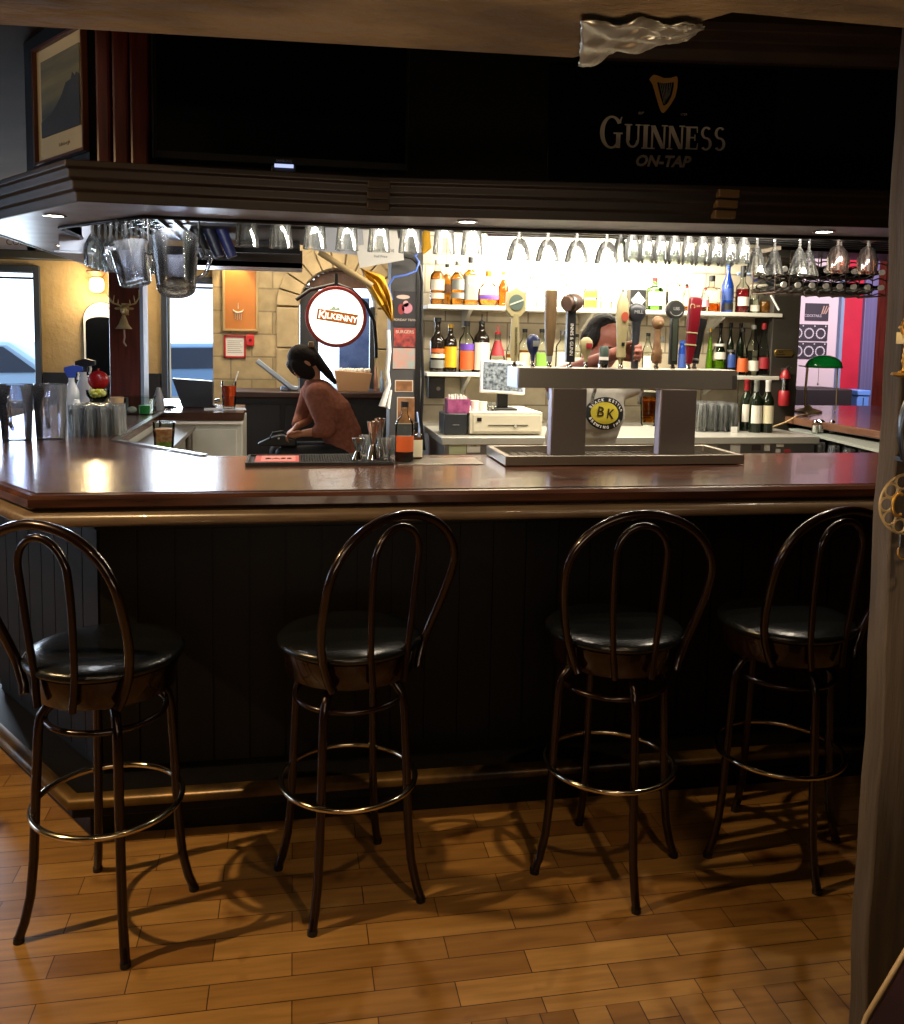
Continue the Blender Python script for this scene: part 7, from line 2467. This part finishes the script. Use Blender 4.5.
B().tube([(0.19, 0, 0.31), (0.195, 0, 0.05), (0.19, 0, 0.01)], 0.004).o('second_stem', LB, lpz)
o = B().tube([(3.32, 5.20, BZ + 0.012), (3.22, 5.02, BZ + 0.008), (3.09, 4.93, BZ + 0.006), (3.0, 4.90, 1.12), (2.88, 4.86, 1.092)], 0.006).o('lamp_cord', M('cream_cord', '#c0a070', 0.5), None)
tag(o, 'cream lamp cord trailing from the green lamp to the counter', 'cord')

# wine rack
wr0, wr1 = at(775, 285, 4.1).x, at(886, 285, 4.1).x
zr = at(820, 292, 4.1).z
wr = thing('wine_rack', 'scalloped iron wine rack hanging at the right end of the canopy', 'rack', (wr0, 4.1, zr))
Lw = wr1 - wr0
IRON = M('rusty_iron', '#3f3029', 0.5, 0.3)
for row in range(3):
    b = B()
    pts = []
    for k in range(41):
        x = Lw * k / 40
        pts.append((x, 0, 0.012 * abs(math.sin(PI * k / 5)) - 0.012 + row * 0.078 + 0.10 * (k / 40) * 0))
    b.tube(pts, 0.0035)
    b.tube([(p[0], 0.22, p[2]) for p in pts], 0.0035)
    b.o('scalloped_bar', IRON, wr)
for k in range(9):
    x = Lw * k / 8
    b = B()
    b.tube([(x, 0, -0.015), (x, 0, 0.20)], 0.0025)
    for row in range(3):
        b.lathe([(0, -0.004), (0.009, 0), (0, 0.004)], c=(x, -0.004, row * 0.078 - 0.01), seg=10)
    b.tube([(x, 0, -0.01), (x, 0.22, -0.01)], 0.004)
    b.tube([(x, 0.22, -0.015), (x, 0.22, 0.20)], 0.004)
    b.o('upright', IRON, wr)
first = None
wg = 'wine bottles lying in the iron rack'
for row in range(2):
    for k in range(8):
        x = Lw * (k + 0.5) / 8
        if first is None:
            t = thing('racked_wine_bottle', 'x', 'bottle', (0, 0, 0), 0, wg)
            mt_ = Matrix.Rotation(PI / 2, 4, 'X')
            pr = [(a_ * 0.031, c_ * 0.29) for a_, c_ in PROF['wine'][0]]
            B().lathe(pr + [(0, pr[-1][1])], seg=20, mat=mt_).o('bottle_body', M('black_wine_glass', '#08090a', 0.12), t)
            B().lathe([(0.0125, 0.275), (0.0135, 0.276), (0.0145, 0.292), (0.0, 0.293)], seg=14, mat=mt_).o('capsule', WHITE, t)
            first = t
            t['label'] = 'dark wine bottle with white capsule lying in the iron rack'
        tgt = first if (row == 0 and k == 0) else dup(first, (0, 0, 0), 0, 'dark wine bottle with white capsule lying in the iron rack')
        tgt.location = (wr0 + x, 4.1 + 0.27, zr + 0.022 + row * 0.078 + 0.009)
struct(B().box(2.4, 4.4, 4.05, 4.4, zr + 0.2, zr + 0.22).o('canopy_inner_board', MOULD, None, smooth=0))
o = B().cyl(at(768, 290, 4.993), at(779, 310, 4.993), 0.006).o('white_stick', WHITE)
tag(o, 'thin white stick leaning beside the amber bottles at the shelf end', 'stick')
bh = thing('blue_hanger', 'pale blue plastic hanger on the wall above the right end of the shelf', 'hanger', at(755, 273, 5.17))
PB = M('pale_blue_plastic', '#8fb0e8', 0.4)
B().tube([(-0.12, 0, -0.01), (-0.05, 0, 0.01), (0.03, 0, 0.008), (0.13, 0, 0.0)], 0.009).o('hanger_bar', PB, bh)
B().plate([(-0.03, 0.0), (0.03, 0.0), (0.012, -0.06), (-0.008, -0.06)][::-1], -0.006, 0.006).o('clip', M('clip_blue', '#3458b8', 0.4), bh)
B().box(-0.01, 0.01, 0.0, 0.078, -0.005, 0.005).o('wall_peg', PB, bh, smooth=0)

# posters in the right-hand room
def poster(px0, py0, px1, py1, label, mat, deco=None):
    a, c = at(px0, py0, WY - 0.01), at(px1, py1, WY - 0.01)
    t = thing('poster', label, 'poster', ((a.x + c.x) / 2, WY - 0.001, (a.z + c.z) / 2), 0)
    hw, hh = (c.x - a.x) / 2, (a.z - c.z) / 2
    B().box(-hw, hw, -0.012, 0, -hh, hh).o('panel', mat, t, smooth=0)
    if deco:
        deco(t, hw, hh)
    return t


CHALK = M('chalk_white', '#c8c4cc', 0.7)
DKP = M('poster_dark', '#2c2833', 0.6)


def d1(t, hw, hh):
    b = B()
    for k in range(3):
        b.plate([(hw * 0.35 + k * 0.02, -hh * .2), (hw * .55 + k * .03, hh * .75), (hw * .62 + k * .03, hh * .7), (hw * .45 + k * .02, -hh * .2)][::-1], -0.0135, -0.012)
    b.o('feather_picture', M('feather', '#b09080', 0.6), t, smooth=0)
    text('COCKTAILS', 0.035, CHALK, t, (-hw * .35, -0.013, -hh * .45), name='poster_lettering')


def d2(t, hw, hh):
    for cx in (-hw * 0.95, -hw * 0.2, hw * 0.55):
        b = B()
        for k in range(18):
            a = 2 * PI * k / 18
            x = cx + hh * 0.58 * math.cos(a)
            if x < -hw + 0.01:
                continue
            z = hh * 0.58 * math.sin(a) - hh * .1
            b.ell((x, -0.0125, z), (0.008, 0.002, 0.008), 6, 4)
        b.o('dot_ring', CHALK, t)
    for cx in (-hw * 0.6, hw * 0.15, hw * .85):
        B().ell((cx, -0.0125, hh * 0.8), (0.008, 0.002, 0.008), 6, 4).o('dot', CHALK, t)


poster(806, 303, 828, 321, 'small dark poster with feather picture on the lilac wall', DKP, d1)
poster(797, 324, 827, 341, 'upper dark poster with rings of white dots on the lilac wall', DKP, d2)
poster(797, 342, 826, 359, 'lower dark poster with rings of white dots on the lilac wall', DKP, d2)
bn = thing('dark_bench', 'dark bench along the lilac wall behind the green lamp', 'bench', (at(818, 390, 7.4).x, 7.2, 0))
B().box(-0.35, 0.22, 0, 0.5, 0.0, 1.20).o('bench_back', M('dark_bench_wood', '#1d171c', 0.6), bn, bevel=0.01)
B().box(-0.35, 0.22, -0.45, 0, 0.0, 0.5).o('bench_seat', MATS['dark_bench_wood'], bn, bevel=0.01)
bb_ = thing('blue_bin', 'blue plastic bin standing in front of the purple pillar', 'bin', (at(853, 400, 7.4).x, 7.35, 0))
BBM = M('blue_bin_plastic', '#5a86d0', 0.4)
B().box(-0.06, 0.06, -0.10, 0.10, 0.0, 1.14).o('bin_body', BBM, bb_, bevel=0.01)
B().box(-0.068, 0.068, -0.11, 0.11, 1.14, 1.19).o('bin_lid', BBM, bb_, bevel=0.008)
B().box(-0.004, 0.004, -0.102, -0.10, 0.3, 1.12).o('bin_seam', BLACK, bb_, smooth=0)
